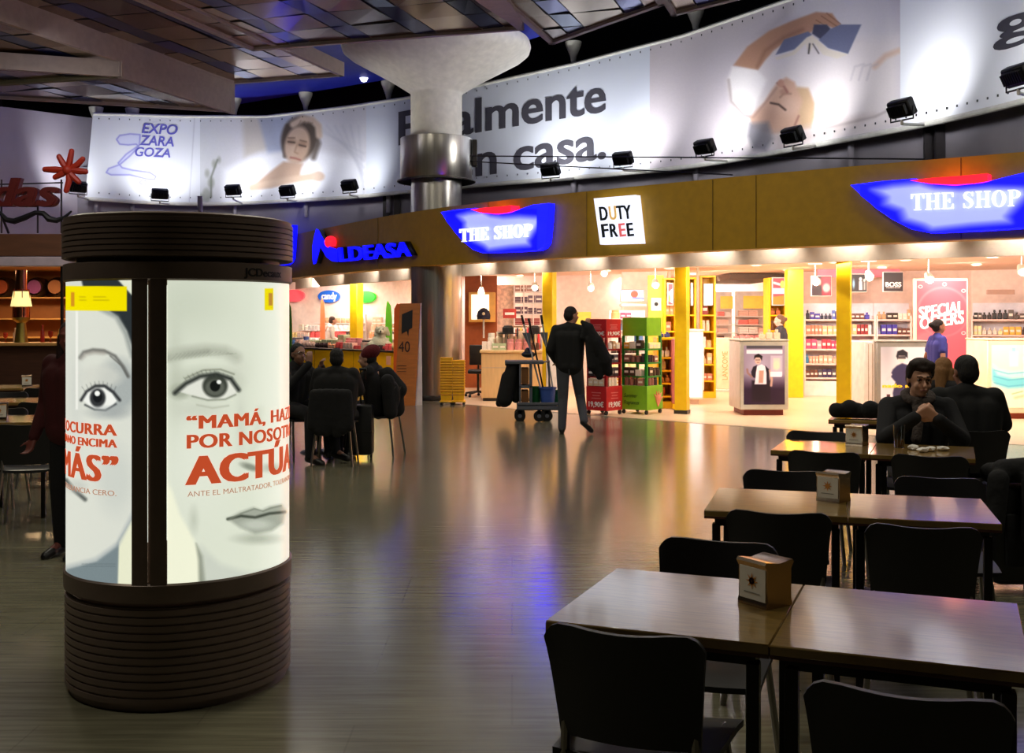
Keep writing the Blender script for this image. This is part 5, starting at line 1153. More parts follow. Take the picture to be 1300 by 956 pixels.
for z in (.3, .6, .88, 1.1, 1.32, 1.54):
    O('shelf', MB().box(-hw, 0, z - .02, hw, .4, z, .003), shelfm, r); goods((x0, 21.15), (x1, 21.15), z, .15, {1.54: 'pink', 1.32: 'teal', 1.1: 'candy'}.get(z, 'gold'), ('box', 'bag', 'jar'), (.09, .18), (.1, .17), 'pack on the white rack behind the green display', 'goods on the rack behind the green display')

# ---- cube promotion stands (red and green)
def promo(px0, pxc, px1, ytop, ybot, cols, lab, pal, name, txt_col, rot):
    d = fd(ybot) + .12; wd = (gx(px1, d) - gx(px0, d)); s = wd / (math.cos(rot) + math.sin(rot)) / 2; cx0 = gx((px0 + px1) / 2, d) ; ht = zz(ytop, d)
    r = T('promotion_stand', lab, 'display stand', (cx0, d + s, 0), rot if False else -rot); cm = M(name + '_card', cols[0], .45); fm_ = M(name + '_post', cols[1], .4)
    for a, b in ((-1, -1), (1, -1), (-1, 1), (1, 1)):
        O('castor', MB().cone((a * s * .85 - .015, b * s * .85, .035), (a * s * .85 + .015, b * s * .85, .035), .035, n=12), black, r)
    O('lower_box', MB().box(-s, -s, .07, s, s, .46, .008), cm, r); O('header_box', MB().box(-s * .92, -s * .92, ht - .3, s * .92, s * .92, ht, .006), cm, r)
    for a, b in ((-1, -1), (1, -1), (-1, 1), (1, 1)): O('post', MB().box(a * s * .86 - .02, b * s * .86 - .02, .46, a * s * .86 + .02, b * s * .86 + .02, ht - .3), fm_, r)
    for z in (.62, .84, 1.06): O('shelf', MB().box(-s * .95, -s * .95, z - .03, s * .95, s * .95, z, .004), fm_, r)
    R_ = Matrix.Rotation(-rot, 4, 'Z'); o_ = Vector((cx0, d + s, 0))
    for z in (.465, .62, .84, 1.06):
        for (a, b) in (((-s * .8, -s * .8), (s * .8, -s * .8)), ((s * .78, -s * .7), (s * .78, s * .8))):
            A = o_ + R_ @ Vector((*a, 0)); B = o_ + R_ @ Vector((*b, 0)); goods(A.xy, B.xy, z, .1, pal[int(z * 10) % len(pal)], ('box', 'box', 'jar'), (.06, .12), (.09, .15), 'boxed product on the %s promotion stand' % name.split('_')[0], 'products on the %s promotion stand' % name.split('_')[0])
    return r, s, ht
r, s, ht = promo(745, 768, 792, 405, 528, ((196, 28, 34), (150, 16, 26)), 'red promotion stand on castors with 19,90 price lettering behind the walking man', ('brown', 'cream', 'dark'), 'red_stand', None, math.radians(43))
for zb, k in ((.13, 1.0), (ht - .26, .72)):
    for fc in (0, 1):
        f = (lambda zb, k: (lambda u, v, w_: Vector((-s * .72 + u * s * 1.45, -s * (1 if zb < 1 else .92) - .002 - w_, zb + v * .085 * k))))(zb, k)
        g = (lambda zb, k: (lambda u, v, w_: Vector((s * (1 if zb < 1 else .92) + .002 + w_, -s * .72 + u * s * 1.45, zb + v * .085 * k))))(zb, k)
        O('price_lettering', text_on('19,90\u20ac', g if fc else f, 0, .003, bold=.02), wt, r)
    for fc in (0, 1):
        for j in range(3):
            y_ = zb + .13 * k + j * .045 * k; L_ = s * (.9 - .2 * (j % 2)); m = MB()
            if fc: m.box(s * (1 if zb < 1 else .92), -L_ * .5, y_, s * (1 if zb < 1 else .92) + .003, L_ * .5, y_ + .012)
            else: m.box(-L_ * .5, -s * (1 if zb < 1 else .92) - .003, y_, L_ * .5, -s * (1 if zb < 1 else .92), y_ + .012)
            O('text_line', m, M('faint_print', (226, 130, 130), .5), r)
r, s, ht = promo(789.5, 818, 845, 403, 527, ((120, 184, 30), (20, 130, 40)), 'lime green promotion stand on castors with dark script and plant print', ('brown', 'blue', 'gold', 'dark'), 'green_stand', None, math.radians(38))
for zb, wd in ((.27, .8), (.16, .9)):
    O('script_lettering', text_on('Summer' if zb > .2 else 'Fragrances', (lambda zb, wd: (lambda u, v, w_: Vector((-s * .75 + u * s * 1.3 * wd, -s - .002 - w_, zb + v * .065))))(zb, wd), 0, .003, shear=.4), M('dark_green_ink', (20, 60, 20), .5), r)
m = MB()
for a in (-40, -15, 10, 35, 60): m.tube([(s + .006, s * .3, .12), (s + .008, s * .3 + .1 * math.sin(math.radians(a)), .2 + .1 * math.cos(math.radians(a))), (s + .006, s * .3 + .2 * math.sin(math.radians(a)), .16 + .22 * math.cos(math.radians(a)))], [.012, .02, .004], 6)
O('flower_print', m, M('flower_salmon', (220, 140, 110), .5), r)

# ---- clothes and gift corner
tag(O('brown_wall_panel', MB().box(gx(590, 24.6), 24.6, 0, gx(631, 24.6), 24.7, 2.5), M('brown_panel_wood', (160, 84, 34), .5, noise=.15)), 'brown wooden wall panel behind the dark cap', 'panel')
r = T('lit_window_box', 'glowing shop niche with a pale wooden frame on the brown panel', 'light box', (gx(612, 24.3), 24.3, zz(409, 24.3))); hw = (gx(630, 24.3) - gx(596, 24.3)) / 2; h = 38 / K * 24.3
O('frame', MB().box(-hw, 0, 0, hw, .25, h, .01), M('niche_wood', (236, 186, 96), .5), r); O('lit_pane', MB().box(-hw + .06, -.01, .06, hw - .14, .0, h - .05), M('niche_glow', (255, 250, 236), .5, emis=(255, 244, 220), es=1.1), r)
r = T('cap', 'dark blue baseball cap with a pale badge hanging before the glowing niche', 'cap', (gx(614, 23.8), 23.8, zz(405.5, 23.8)))
O('crown', MB().lathe([(.14, 0), (.15, .08), (.125, .17), (.06, .235), (.001, .25)], n=20), M('cap_navy', (34, 36, 56), .8), r); O('peak', MB().ball((0, -.14, .02), .12, (1, .9, .12)), M('cap_navy'), r); O('badge', MB().ball((0, -.135, .12), .035, (1, .5, 1)), M('badge_cream', (230, 220, 180), .5), r); O('cap_stand', MB().cone((0, 0, -.4), (0, 0, .05), .02), rail_w, r)
r = T('grid_shelves', 'white cube shelf rack with tan goods behind the clothes', 'shelf unit', (gx(671, 24.6), 24.6, 0)); hw = (gx(689, 24.6) - gx(653, 24.6)) / 2
for i in range(4): O('upright', MB().box(-hw + i * hw * 2 / 3 - .015, 0, 0, -hw + i * hw * 2 / 3 + .015, .3, 2.3), shelfm, r)
for z in (.9, 1.15, 1.4, 1.65, 1.9, 2.15):
    O('shelf', MB().box(-hw, 0, z - .025, hw, .3, z, .003), shelfm, r); goods((gx(671, 24.6) - hw, 24.72), (gx(671, 24.6) + hw, 24.72), z, .2, 'brown' if z > 1.5 else 'warm', ('box', 'stack'), (.1, .2), (.1, .17), 'tan pack on the white cube shelf rack', 'goods in the white cube rack')
tag(O('wall_panel', MB().box(gx(631, 24.9), 24.9, 0, gx(652, 24.9), 24.95, 2.3), M('speckled_panel', (226, 204, 184), .6, noise=.3, nscale=14)), 'speckled beige wall panel between the brown panel and the cube rack', 'panel')
tag(O('gift_box', proto_mesh('box', (176, 54, 44)), M('pack_176_54_44'), origin=None), 'large red gift box standing on the rail before the speckled panel', 'box'); o = bpy.data.objects[[k.name for k in bpy.data.objects if k.name.startswith('gift_box')][0]]; o.location = (gx(647, 23.5), 23.5, 1.55); o.scale = (.28, .2, .2)
r = T('clothes_rail', 'chrome rail with hanging red, white and black clothes behind the cleaning cart', 'clothes rail', (gx(670, 22), 22, 0)); hw = .42
O('rail', MB().tube([(-hw, 0, 0), (-hw, 0, 1.32), (-hw + .05, 0, 1.38), (hw - .05, 0, 1.38), (hw, 0, 1.32), (hw, 0, 0)], .015), chrome, r); O('foot', MB().box(-hw - .02, -.25, 0, -hw + .02, .25, .03), chrome, r); O('foot', MB().box(hw - .02, -.25, 0, hw + .02, .25, .03), chrome, r)
for i in range(11):
    c_ = ((226, 60, 60), (240, 236, 230), (36, 34, 40), (200, 190, 60), (240, 236, 230), (214, 50, 60), (60, 60, 70), (230, 200, 180))[i % 8]; x = gx(670, 22) - .36 + i * .07
    m = MB(); m.sheet(lambda u, v: (x + .03 * math.sin(u * 9) * v, 22 - .22 + u * .44 * (1 if v > .15 else .5) + (0 if v > .15 else .11), 1.36 - v * .6 - (.1 * abs(u - .5) * 2 if v < .3 else 0)), [k / 8 for k in range(9)], [0, .15, .3, .6, 1],
              lambda u, v: (x + .03 + .03 * math.sin(u * 9) * v, 22 - .22 + u * .44 * (1 if v > .15 else .5) + (0 if v > .15 else .11), 1.36 - v * .6 - (.1 * abs(u - .5) * 2 if v < .3 else 0)))
    tag(O('hanging_shirt', m.norm(), M('cloth_%d_%d_%d' % c_, c_, .9)), 'shirt hanging on the chrome clothes rail', 'shirt', 'shirts hanging on the clothes rail')
# till counter with goods on it
cdp = 20.6; x0, x1 = gx(611, cdp), gx(690, cdp); r = T('till_counter', 'pale wooden till counter behind the cleaning cart', 'counter', ((x0 + x1) / 2, cdp, 0)); hw = (x1 - x0) / 2
O('front', MB().box(-hw, 0, .06, hw, .7, .9, .006), tanm, r); O('plinth', MB().box(-hw + .03, .04, 0, hw - .03, .66, .06), M('dark_steel'), r); O('worktop', MB().box(-hw - .03, -.03, .9, hw + .03, .73, .95, .008), tanm, r); O('panel_joint', MB().box(-hw, -.003, .62, hw, 0, .63), M('groove_taupe'), r)
goods((x0, cdp + .2), (x1, cdp + .2), .95, .2, 'mix', ('box', 'jar', 'bag', 'box'), (.06, .16), (.08, .24), 'small item lying on the pale till counter', 'items on the till counter')
goods((x0 + .1, cdp + .5), (x1, cdp + .5), .95, .2, 'cream', ('box', 'jar', 'bag'), (.08, .2), (.2, .4), 'taller item at the back of the pale till counter', 'taller items on the till counter')
for px, c_, lab in ((678, (20, 20, 22), 'black sun hat on the till counter near the clothes'), (645, (20, 20, 22), 'black felt hat on the till counter, left of its neighbour')):
    a = Vector((gx(px, cdp + .35), cdp + .35, .95)); r = T('hat', lab, 'hat', a)
    O('crown', MB().lathe([(.11, .0), (.11, .12), (.07, .16), (.001, .165)], n=18).norm(), M('hat_black', c_, .8), r); O('brim', MB().lathe([(.1, .0), (.2, .01), (.2, .02), (.1, .02)], n=24), M('hat_black'), r)
    for ch in r.children: ch.location = (0, 0, .3)
    O('hat_stand', MB().cone((0, 0, 0), (0, 0, .34), .03), chrome, r)
tag(O('low_shelf_goods', MB().box(gx(694, 19.6), 19.6, 0, gx(714, 19.6), 20, .9, .01), shelfm), 'white cabinet at the right end of the till counter', 'cabinet')
goods((gx(694, 19.6), 19.75), (gx(714, 19.6), 19.75), .9, .15, 'candy', ('box', 'bag'), (.06, .1), (.1, .2), 'sweet pack on the white cabinet beside the walking man', 'packs on the white cabinet')
tag(O('notice_card', MB().box(gx(724, 24.4), 24.3, zz(412, 24.3), gx(750, 24.4), 24.33, zz(396, 24.3)), M('card_yellow')), 'pale yellow notice on the white wall behind the walking man', 'notice')
# office chair
r = T('office_chair', 'black swivel chair beside the till counter, right of the yellow baskets', 'chair', (gx(607, 21.75), 21.75, 0))
O('seat', MB().box(-.2, -.2, .46, .2, .2, .54, .03, seg=3), black, r); O('backrest', MB().box(-.18, .17, .62, .18, .22, 1.02, .02, seg=3), black, r); O('column', MB().cone((0, 0, .08), (0, 0, .46), .025), M('dark_steel'), r)
for k in range(5):
    a = k * 2 * math.pi / 5 + .3; O('base_arm', MB().cone((0, 0, .11), (.26 * math.cos(a), .26 * math.sin(a), .07), .02), black, r); O('castor', MB().ball((.26 * math.cos(a), .26 * math.sin(a), .03), .03), black, r)
O('back_strut', MB().tube([(0, .1, .45), (0, .22, .5), (0, .21, .7)], .02), black, r)

# ---- yellow shopping baskets in two stacks
by = M('basket_yellow', (250, 190, 20), .45)
def basket():
    r = T('shopping_basket', 'x', 'basket', (0, 0, 0)); w_, l_, h = .2, .15, .2
    m = MB(); m.sheet(lambda u, v: ((w_ - .03 * (1 - v)) * [-1, 1, 1, -1, -1][u], (l_ - .03 * (1 - v)) * [-1, -1, 1, 1, -1][u], h * v), [0, 1, 2, 3, 4], [0, 1]); m.box(-w_ + .03, -l_ + .03, -.002, w_ - .03, l_ - .03, .008)
    O('basket_body', m, by, r); O('rim', MB().tube([(-w_, -l_, h), (w_, -l_, h), (w_, l_, h), (-w_, l_, h)], .012, 6, True), by, r)
    O('ribs', MB().tube([(-w_ + .01, -l_ - .001, h * .6), (w_ - .01, -l_ - .001, h * .6)], .008, 4), M('basket_deep_yellow', (200, 140, 10), .5), r); return r  # ribs in a deeper yellow than the basket
b0 = basket(); first = True
for px, n_, lab in ((567, 13, 'left stack of yellow shopping baskets at the foot of the steel column'), (582.5, 12, 'right stack of yellow shopping baskets at the foot of the steel column')):
    d = 19.75; a = Vector((gx(px, d), d, 0))
    rt = T('basket_trolley', 'small wheeled base under the ' + lab.split(' of')[0] + ' of yellow baskets', 'trolley', a); O('deck', MB().box(-.12, -.12, .05, .12, .12, .08, .01), by, rt)
    for sx, sy in ((-1, -1), (1, -1), (-1, 1), (1, 1)): O('castor', MB().ball((sx * .09, sy * .09, .025), .025), black, rt)
    for k in range(n_):
        o = b0 if first else dup(b0, (0, 0, 0)); first = False; o.location = (a.x, a.y, .082 + k * .048); o.scale = (.54, .8, .9); o['label'] = 'yellow plastic basket in the ' + lab.split(' of y')[0] + ' beside the steel column'; o['group'] = lab.split(' of y')[0] + ' of yellow baskets'
# ---- totem
d = 19.55; x0, x1 = gx(500, d), gx(527, d); r = T('price_totem', 'tall wooden brown totem with black banner shape and number 40, left of the steel column', 'totem', ((x0 + x1) / 2, d, 0)); hw = (x1 - x0) / 2; tw = zz(385, d)
ky = lambda z: .12 * z / tw
m = MB(); m.prism([(-hw, 0), (hw, 0), (hw + .08, tw), (-hw + .1, tw)], lambda u, v, w_: Vector((u, w_ + ky(v), v)), 0, .03); O('front_board', m.norm(), M('totem_wood', (196, 116, 46), .5, noise=.12, nscale=4, stretch=(1, 1, 6)), r)
m = MB(); m.prism([(0.02, 0), (.42, 0), (.15, tw)], lambda u, v, w_: Vector((hw + .0 + w_ + .08 * v / tw, u, v)), 0, .02); m.prism([(hw + .02, 0), (hw + .12, 0), (hw + .1, tw)], lambda u, v, w_: Vector((u, w_ + .04, v)), 0, .02); O('white_side', m.norm(), M('totem_white', (240, 232, 226), .5), r)
m = MB(); m.prism([(-hw - .02, .2), (-hw + .01, .2), (-hw + .11, tw), (-hw + .03, tw - .02), (-hw - .01, tw - .1)], lambda u, v, w_: Vector((u, w_ + ky(v) + .03, v)), 0, .06); O('orange_edge', m.norm(), M('totem_orange', (255, 110, 20), .5), r)
on = lambda u, v, w_: Vector((u, ky(v) - .004 - w_, v))
O('black_flag', MB().prism([(-.06, 1.27), (.13, 1.38), (.135, 1.7), (-.055, 1.62)], on, 0, .006).norm(), black, r); O('flag_tail', MB().prism([(.03, 1.33), (.07, 1.35), (.06, 1.22)], on, 0, .006).norm(), black, r)
O('number', text_on('40', lambda u, v, w_: on(-.11 + u * .2, .95 + v * .2, w_), 0, .005), M('totem_ink', (60, 30, 20), .6), r)
for k in range(3): O('text_line', MB().box(-.13, -.008, .6 + k * .05, .03, .0, .61 + k * .05), M('totem_ink'), r)
for ch in list(r.children)[-3:]: ch.location.y = .045
# ---- sweets corner at the left
A = Vector((gx(355, 28.2), 28.2)); B = Vector((gx(502, 24.6), 24.6)); rz = math.atan2(B.y - A.y, B.x - A.x); L = (B - A).length
r = T('yellow_counter', 'long bright yellow service counter behind the seated group', 'counter', (A.x, A.y, 0), rz)
O('front', MB().box(0, 0, .02, L, .06, .78, .006), yelp, r); O('end_panel', MB().box(L - .06, .06, .02, L, .7, .78, .004), yelp, r); O('worktop', MB().box(-.02, -.04, .78, L + .03, .72, .82, .008), M('dark_steel'), r)
for k in (1, 2): O('panel_joint', MB().box(L * k / 3 - .004, -.003, .05, L * k / 3 + .004, 0, .77), M('fascia_joint'), r)
O('price_tag', MB().box(L - .33, -.01, .5, L - .17, 0, .7), M('tag_pink', (250, 190, 160), .5), r)
D = (B - A) / L; N_ = Vector((-D.y, D.x)) 
goods((A + D * .3 + N_ * .3), (B - D * .1 + N_ * .3), .82, .2, 'candy', ('box', 'bag', 'jar'), (.1, .2), (.08, .2), 'sweets lying on the yellow counter worktop', 'sweets on the yellow counter')
goods((A + D * .3 + N_ * .55), (B - D * .9 + N_ * .55), .82, .2, 'mix', ('box', 'jar'), (.12, .26), (.16, .34), 'taller pack at the back of the yellow counter worktop', 'taller packs on the yellow counter')
# three-tier sweet racks in front of the rear wall
for q0, q1, lab in ((356, 408, 'wide sweets rack under the pink oval sign'), (410, 446, 'sweets rack under the blue oval sign'), (459, 492, 'sweets rack under the green oval sign')):
    d0, d1 = np.interp([q0, q1], [350, 500], [30.6, 28.2]); a, b = Vector((gx(q0, d0), d0)), Vector((gx(q1, d1), d1)); Lr = (b - a).length; rzz = math.atan2(b.y - a.y, b.x - a.x); dd = (b - a) / Lr; nn = Vector((-dd.y, dd.x))
    r = T('sweets_rack', lab, 'shelf unit', (a.x, a.y, 0), rzz); O('back_panel', MB().box(0, .55, 0, Lr, .6, 1.65), shelfm, r)
    for k, z in enumerate((.62, .82, 1.02, 1.22, 1.42)):
        O('shelf', MB().box(0, .1 * k, z - .02, Lr, .55, z, .003), shelfm, r)
        goods(a + nn * (.1 * k + .08), b + nn * (.1 * k + .08), z, .14, ('dark' if k == 0 and q0 < 400 else 'candy') if k < 3 else 'cream', ('bag', 'box', 'jar'), (.1, .2), (.12, .19), 'bag or box of sweets on the ' + lab, 'goods on the ' + lab)
rear = Curtain([(gx(150, 33), 33), (gx(500, 29.5), 29.5), (gx(560, 27.5), 27.5)], n=60)
for cxp, cyp, rx, ry, c_, lab in ((386, 375.5, 13, 7.5, (250, 90, 100), 'pink red oval sign on the white shop wall, leftmost of three'), (428.5, 376.5, 12.5, 7.8, (30, 90, 190), 'blue oval sign with white script on the white shop wall'), (471, 377, 11.5, 7.3, (20, 240, 30), 'bright green oval sign on the white shop wall')):
    a = rear.at(cxp, cyp + ry, .1); r = T('oval_sign', lab, 'sign', a)
    pts_ = [(cxp + rx * math.cos(t) * (1.05 if math.cos(t) < 0 else .97), cyp + ry * math.sin(t)) for t in [k * math.pi / 14 for k in range(28)]]
    O('panel', MB().prism(pts_, lambda u, v, w_: rear.at(u, v, w_), .09, .16).norm(), M('oval_%d' % c_[0], c_, .4, emis=c_, es=.5), r, world=True)
    if c_[2] == 190: O('lettering', text_on('candy', quad_on(rear, (420, 371), (438, 371), (438, 380), (420, 380)), .162, .17, bold=.03), wt, r, world=True)
# surfboard shaped upright panels
for px, yt, yb, wpx, d, c_, lab in ((368, 383, 450, 7, 23.8, (60, 130, 20), 'dark green surfboard shaped panel beside the poster drum'), (410, 378, 410, 6.5, 28.4, (250, 140, 90), 'orange surfboard shaped panel between the pink and blue ovals'),
                                 (494, 382, 428, 9, 27.4, (90, 190, 30), 'bright green surfboard shaped panel left of the totem'), (506, 385, 426, 8, 22.6, (255, 120, 20), 'orange surfboard shaped panel touching the totem')):
    zt, zb = zz(yt, d), 0; x = gx(px, d); hw = wpx / 2 / K * d
    pts_ = [(x - hw, zb)] + [(x - hw + hw * 1.3 * (1 - math.cos(t)) * .5 - (0), zt - (zt - zb) * .35 * (1 - math.sin(t))) for t in [k * math.pi / 16 for k in range(9)]] + [(x + hw * .5, zt - .12), (x + hw * .85, zt - .45), (x + hw, zb)]
    tag(O('surfboard_panel', MB().prism(pts_, lambda u, v, w_: Vector((u, d - w_, v)), 0, .05).norm(), M('board_%d' % c_[1], c_, .45)), lab, 'panel')
# ================================================================== CHAIRS AND TABLES
seatm = M('charcoal_chair_shell', (30, 28, 30), .5); legm = M('chair_leg_steel', (150, 146, 140), .3, .9); legd = M('dark_leg_steel', (40, 38, 38), .35, .6)
def chair_proto(mat=seatm, lm=legm):
    r = T('cafe_chair', 'x', 'chair', (0, 0, 0))
    us = [0, .02, .05, .1, .2, .3, .4, .5, .6, .7, .8, .9, .95, .98, 1]; vs = [i / 6 for i in range(7)]
    st = lambda dz: (lambda u, v: ((u - .5) * (.40 + .03 * v), -.2 + v * .4, .455 + dz - .012 * math.cos((u - .5) * 3.1) - (.02 * max(0, v - .8) * 5 * .5)))
    m = MB(); m.sheet(st(0), us, vs, st(-.018)); O('seat', m.norm(), mat, r)
    bk = lambda t: (lambda u, v: ((u - .5) * (.36 + .05 * v) , -.205 - .06 * v - t - .035 * math.cos((u - .5) * 3.0) + .035, .49 + v * .31 - .02 * math.cos((u - .5) * 3.1) * v - .05 * v ** 3 * abs(2 * u - 1) ** 10))
    m = MB(); m.sheet(bk(0), us, vs, bk(.018)); O('backrest', m.norm(), mat, r)
    for sx in (-1, 1):
        O('leg', MB().tube([(sx * .17, .15, .445), (sx * .215, .2, 0)], .012), lm, r); O('leg', MB().tube([(sx * .165, -.19, .8 if False else .62), (sx * .17, -.19, .45), (sx * .215, -.25, 0)], .012), lm, r)
        O('side_rail', MB().tube([(sx * .17, .15, .44), (sx * .17, -.19, .44)], .01), lm, r)
    O('cross_rail', MB().tube([(-.17, -.19, .44), (.17, -.19, .44)], .01), lm, r)
    return r
CH = [None]
def chair(x, y, rz, lab, group=None):
    if CH[0] is None: CH[0] = chair_proto(); o = CH[0]; o.location = (x, y, 0); o.rotation_euler = (0, 0, rz)
    else: o = dup(CH[0], (x, y, 0), rz)
    o['label'] = lab
    if group: o['group'] = group
    return o
tt = M('oak_laminate_top', (152, 120, 60), .3, noise=.25, nscale=3, stretch=(2, 22, 1), coat=1.0); edge = M('table_edge_brown', (88, 48, 34), .45)
TB = [None]
def sqtable(x, y, rz, wd, dp, lab):
    if TB[0] is None:
        r = T('cafe_table', 'x', 'table', (0, 0, 0)); a, b = .5, .5
        O('tabletop', MB().box(-a, -b, .722, a, b, .75, .004), tt, r)
        O('edge_band', MB().box(-a + .001, -b + .001, .715, a - .001, b - .001, .7445), edge, r)
        O('frame', MB().box(-a * .86, -b * .86, .68, a * .86, b * .86, .716), legd, r)
        for sx in (-1, 1):
            for sy in (-1, 1): O('leg', MB().box(sx * a * .84 - .028, sy * b * .84 - .028, 0, sx * a * .84 + .028, sy * b * .84 + .028, .69, .004), legd, r)
        TB[0] = r; o = r; o.location = (x, y, 0); o.rotation_euler = (0, 0, rz); o.scale = (wd, dp, 1)
    else: o = dup(TB[0], (x, y, 0), rz, scale=(wd, dp, 1))
    o['label'] = lab; return o
def pair(fl, rz, L, W, labs):
    """two square tables pushed together; fl = front left corner"""
    u = Vector((math.cos(rz), math.sin(rz))); v = Vector((-u.y, u.x)); fl = Vector(fl)
    for k in (0, 1):
        c_ = fl + u * (L / 4 + k * L / 2) + v * W / 2; sqtable(c_.x, c_.y, rz, L / 2 - .0015, W, labs[k])
    return lambda a, b: fl + u * a + v * b
R1, R2, R3 = math.radians(-22), math.radians(-16), math.radians(-22)
g1 = pair((.0876, 2.92), R1, 1.17, .66, ('nearest oak topped cafe table, the half left of the seam', 'nearest oak topped cafe table, the half right of the seam'))
g2 = pair((.80, 4.60), R2, 1.15, .63, ('oak topped cafe table in the second row, left half beside the open floor', 'oak topped cafe table in the second row, right half with blue sheen'))
g3 = pair((1.57, 6.70), R3, 1.15, .63, ('oak topped cafe table in front of the seated man, left half', 'oak topped cafe table in front of the seated man, right half with crumpled napkins'))
g4 = pair((2.50, 8.72), R3, 1.15, .63, ('oak topped cafe table under the black quilted jacket', 'oak topped cafe table hidden behind the two seated men'))
def facing(rz): return Vector((-math.sin(rz), math.cos(rz)))
def chair_back(px, d, rz, lab, grp=None):
    """d = depth of the back; the sitter faces along rz"""
    b = Vector((gx(px, d), d)) + facing(rz) * .25; return chair(b.x, b.y, rz, lab, grp)
chair_back(988, 4.36, R2, 'dark cafe chair drawn up to the left near side of the second row table'); chair_back(1172, 4.06, R2, 'dark cafe chair drawn up to the right near side of the second row table')
chair_back(912, 3.78, R1 + math.pi, 'dark cafe chair on the far side of the nearest table, facing the camera')
chair_back(996, 5.52, R2 + math.pi, 'dark cafe chair on the far left side of the second row table'); chair_back(1192, 5.28, R2 + math.pi, 'dark cafe chair on the far right side of the second row table')
chair_back(1046, 6.32, R3, 'dark cafe chair on the near left side of the seated man table'); chair_back(1180, 6.14, R3, 'dark cafe chair on the near right side of the seated man table')
chair_back(1038, 7.42, R3 + math.pi, 'empty dark cafe chair beside the man who faces the camera')
chair_back(790, 2.70, R1, 'dark cafe chair cut by the bottom edge, near left of the nearest table'); chair_back(1150, 2.26, R1, 'dark cafe chair cut by the bottom edge, near right of the nearest table')
# napkin dispensers
ndw = M('dispenser_white_front', (244, 242, 234), .4); ndc = M('dispenser_chrome', (190, 170, 150), .2, 1); ndo = M('dispenser_orange', (220, 150, 60), .5)
def disp():
    r = T('napkin_dispenser', 'x', 'napkin dispenser', (0, 0, 0)); m = MB(); prof = [(-.05, 0), (.05, 0), (.05, .012), (.046, .02), (.046, .105), (.056, .122), (.05, .13), (0, .122), (-.05, .13), (-.056, .122), (-.046, .105), (-.046, .02), (-.05, .012)]
    m.prism(prof, lambda u, v, w_: Vector((w_, u, v)), -.055, .055); O('body', m.norm(), ndc, r)
    for s in (-1, 1):
        O('face_plate', MB().box(-.05, s * .047 - .002, .018, .05, s * .047 + .002, .108, .001), ndw, r)
        m = MB(); yy = s * .0505
        m.cone((0, yy, .07), (0, yy + s * .0006, .07), .011, n=12)
        for k in range(8):
            a = k * math.pi / 4; m.prism([(.005 * math.cos(a + 1.3), .005 * math.sin(a + 1.3)), (.023 * math.cos(a), .023 * math.sin(a)), (.005 * math.cos(a - 1.3), .005 * math.sin(a - 1.3))], lambda u, v, w_: Vector((u, w_, v + .07)), yy, yy + s * .0006)
        O('sun_emblem', m, ndo, r); O('caption_line', MB().box(-.03, min(yy, yy + s * .0005), .036, .03, max(yy, yy + s * .0005), .039), M('dispenser_grey', (150, 148, 140), .5), r)
    O('napkins', MB().box(-.048, -.03, .02, .048, .03, .119, .004), M('napkin_paper', (236, 230, 220), .9), r); return r
nd = disp()
for i, (px, d, z, rz, lab) in enumerate(((971, 3.09, .75, -1.0, 'napkin dispenser with an orange sun on the nearest table'), (1058, 4.83, .75, -.8, 'napkin dispenser with an orange sun on the second row table'),
                         (1088, 6.95, .75, -.7, 'napkin dispenser beside the seated man, on his table'), (34, 13.0, .75, .4, 'small napkin dispenser on the farthest table at left'), (0, 8.75, .75, .3, 'napkin dispenser at the left edge on the nearest left table'))):
    o = nd if i == 0 else dup(nd, (0, 0, 0)); o.location = (gx(px, d), d, z); o.rotation_euler = (0, 0, rz); o['label'] = lab
# glass and crumpled napkins on the seated man's table
p = g3(.72, .42); r = T('drinking_glass', 'clear straight drinking glass on the table before the seated man', 'glass', (p.x, p.y, .75)); O('glass', MB().lathe([(.001, .004), (.028, .004), (.034, .14), (.036, .14), (.031, 0), (.001, 0)], n=24).norm(), M('clear_glass', (235, 240, 245), .03, trans=1, ior=1.45), r); O('drink', MB().lathe([(.001, .006), (.027, .006), (.029, .05), (.001, .05)], n=20).norm(), M('amber_drink', (120, 70, 30), .1), r)
for k, (a, b) in enumerate(((.8, .33), (.9, .28), (.97, .34), (.86, .22))):
    p = g3(a, b); m = MB(); bmesh.ops.create_icosphere(m.bm, subdivisions=2, radius=.035)
    for v in m.bm.verts: v.co *= rnd.uniform(.65, 1.2); v.co.z *= .5; v.co.z = max(v.co.z, -.012)
    bmesh.ops.translate(m.bm, vec=(p.x, p.y, .765), verts=m.bm.verts)
    tag(O('crumpled_napkin', m, M('napkin_paper'), smooth=0), 'crumpled white paper napkin on the table before the seated man', 'napkin', 'crumpled napkins on the seated man table')
# tables and chairs at the far left
RL = math.radians(8)
gl = []
for (x, y), labs in (((-4.72, 8.35), ('nearest oak table in the left cafe, left half', 'nearest oak table in the left cafe, right half beside the drum')), ((-5.5, 10.35), ('second oak table in the left cafe, left half', 'second oak table in the left cafe, right half')), ((-6.75, 12.5), ('farthest oak table in the left cafe, left half', 'farthest oak table in the left cafe, right half'))):
    gl.append(pair((x, y), RL, 1.15, .66, labs))
for px, d, rz, lab in ((33, 7.95, RL + .12, 'dark chair with bright steel legs, nearest in the left cafe'), (78, 8.9, RL - 1.2, 'dark chair at the end of the nearest left table, partly behind the drum'), (52, 10.05, RL, 'dark chair at the near side of the second left table'), (55, 12.1, RL, 'dark chair at the near side of the farthest left table'),
                       (10, 11.4, RL + math.pi, 'dark chair on the far side of the second left table'), (4, 9.35, RL + math.pi, 'dark chair on the far side of the nearest left table')): chair_back(px, d, rz, lab)

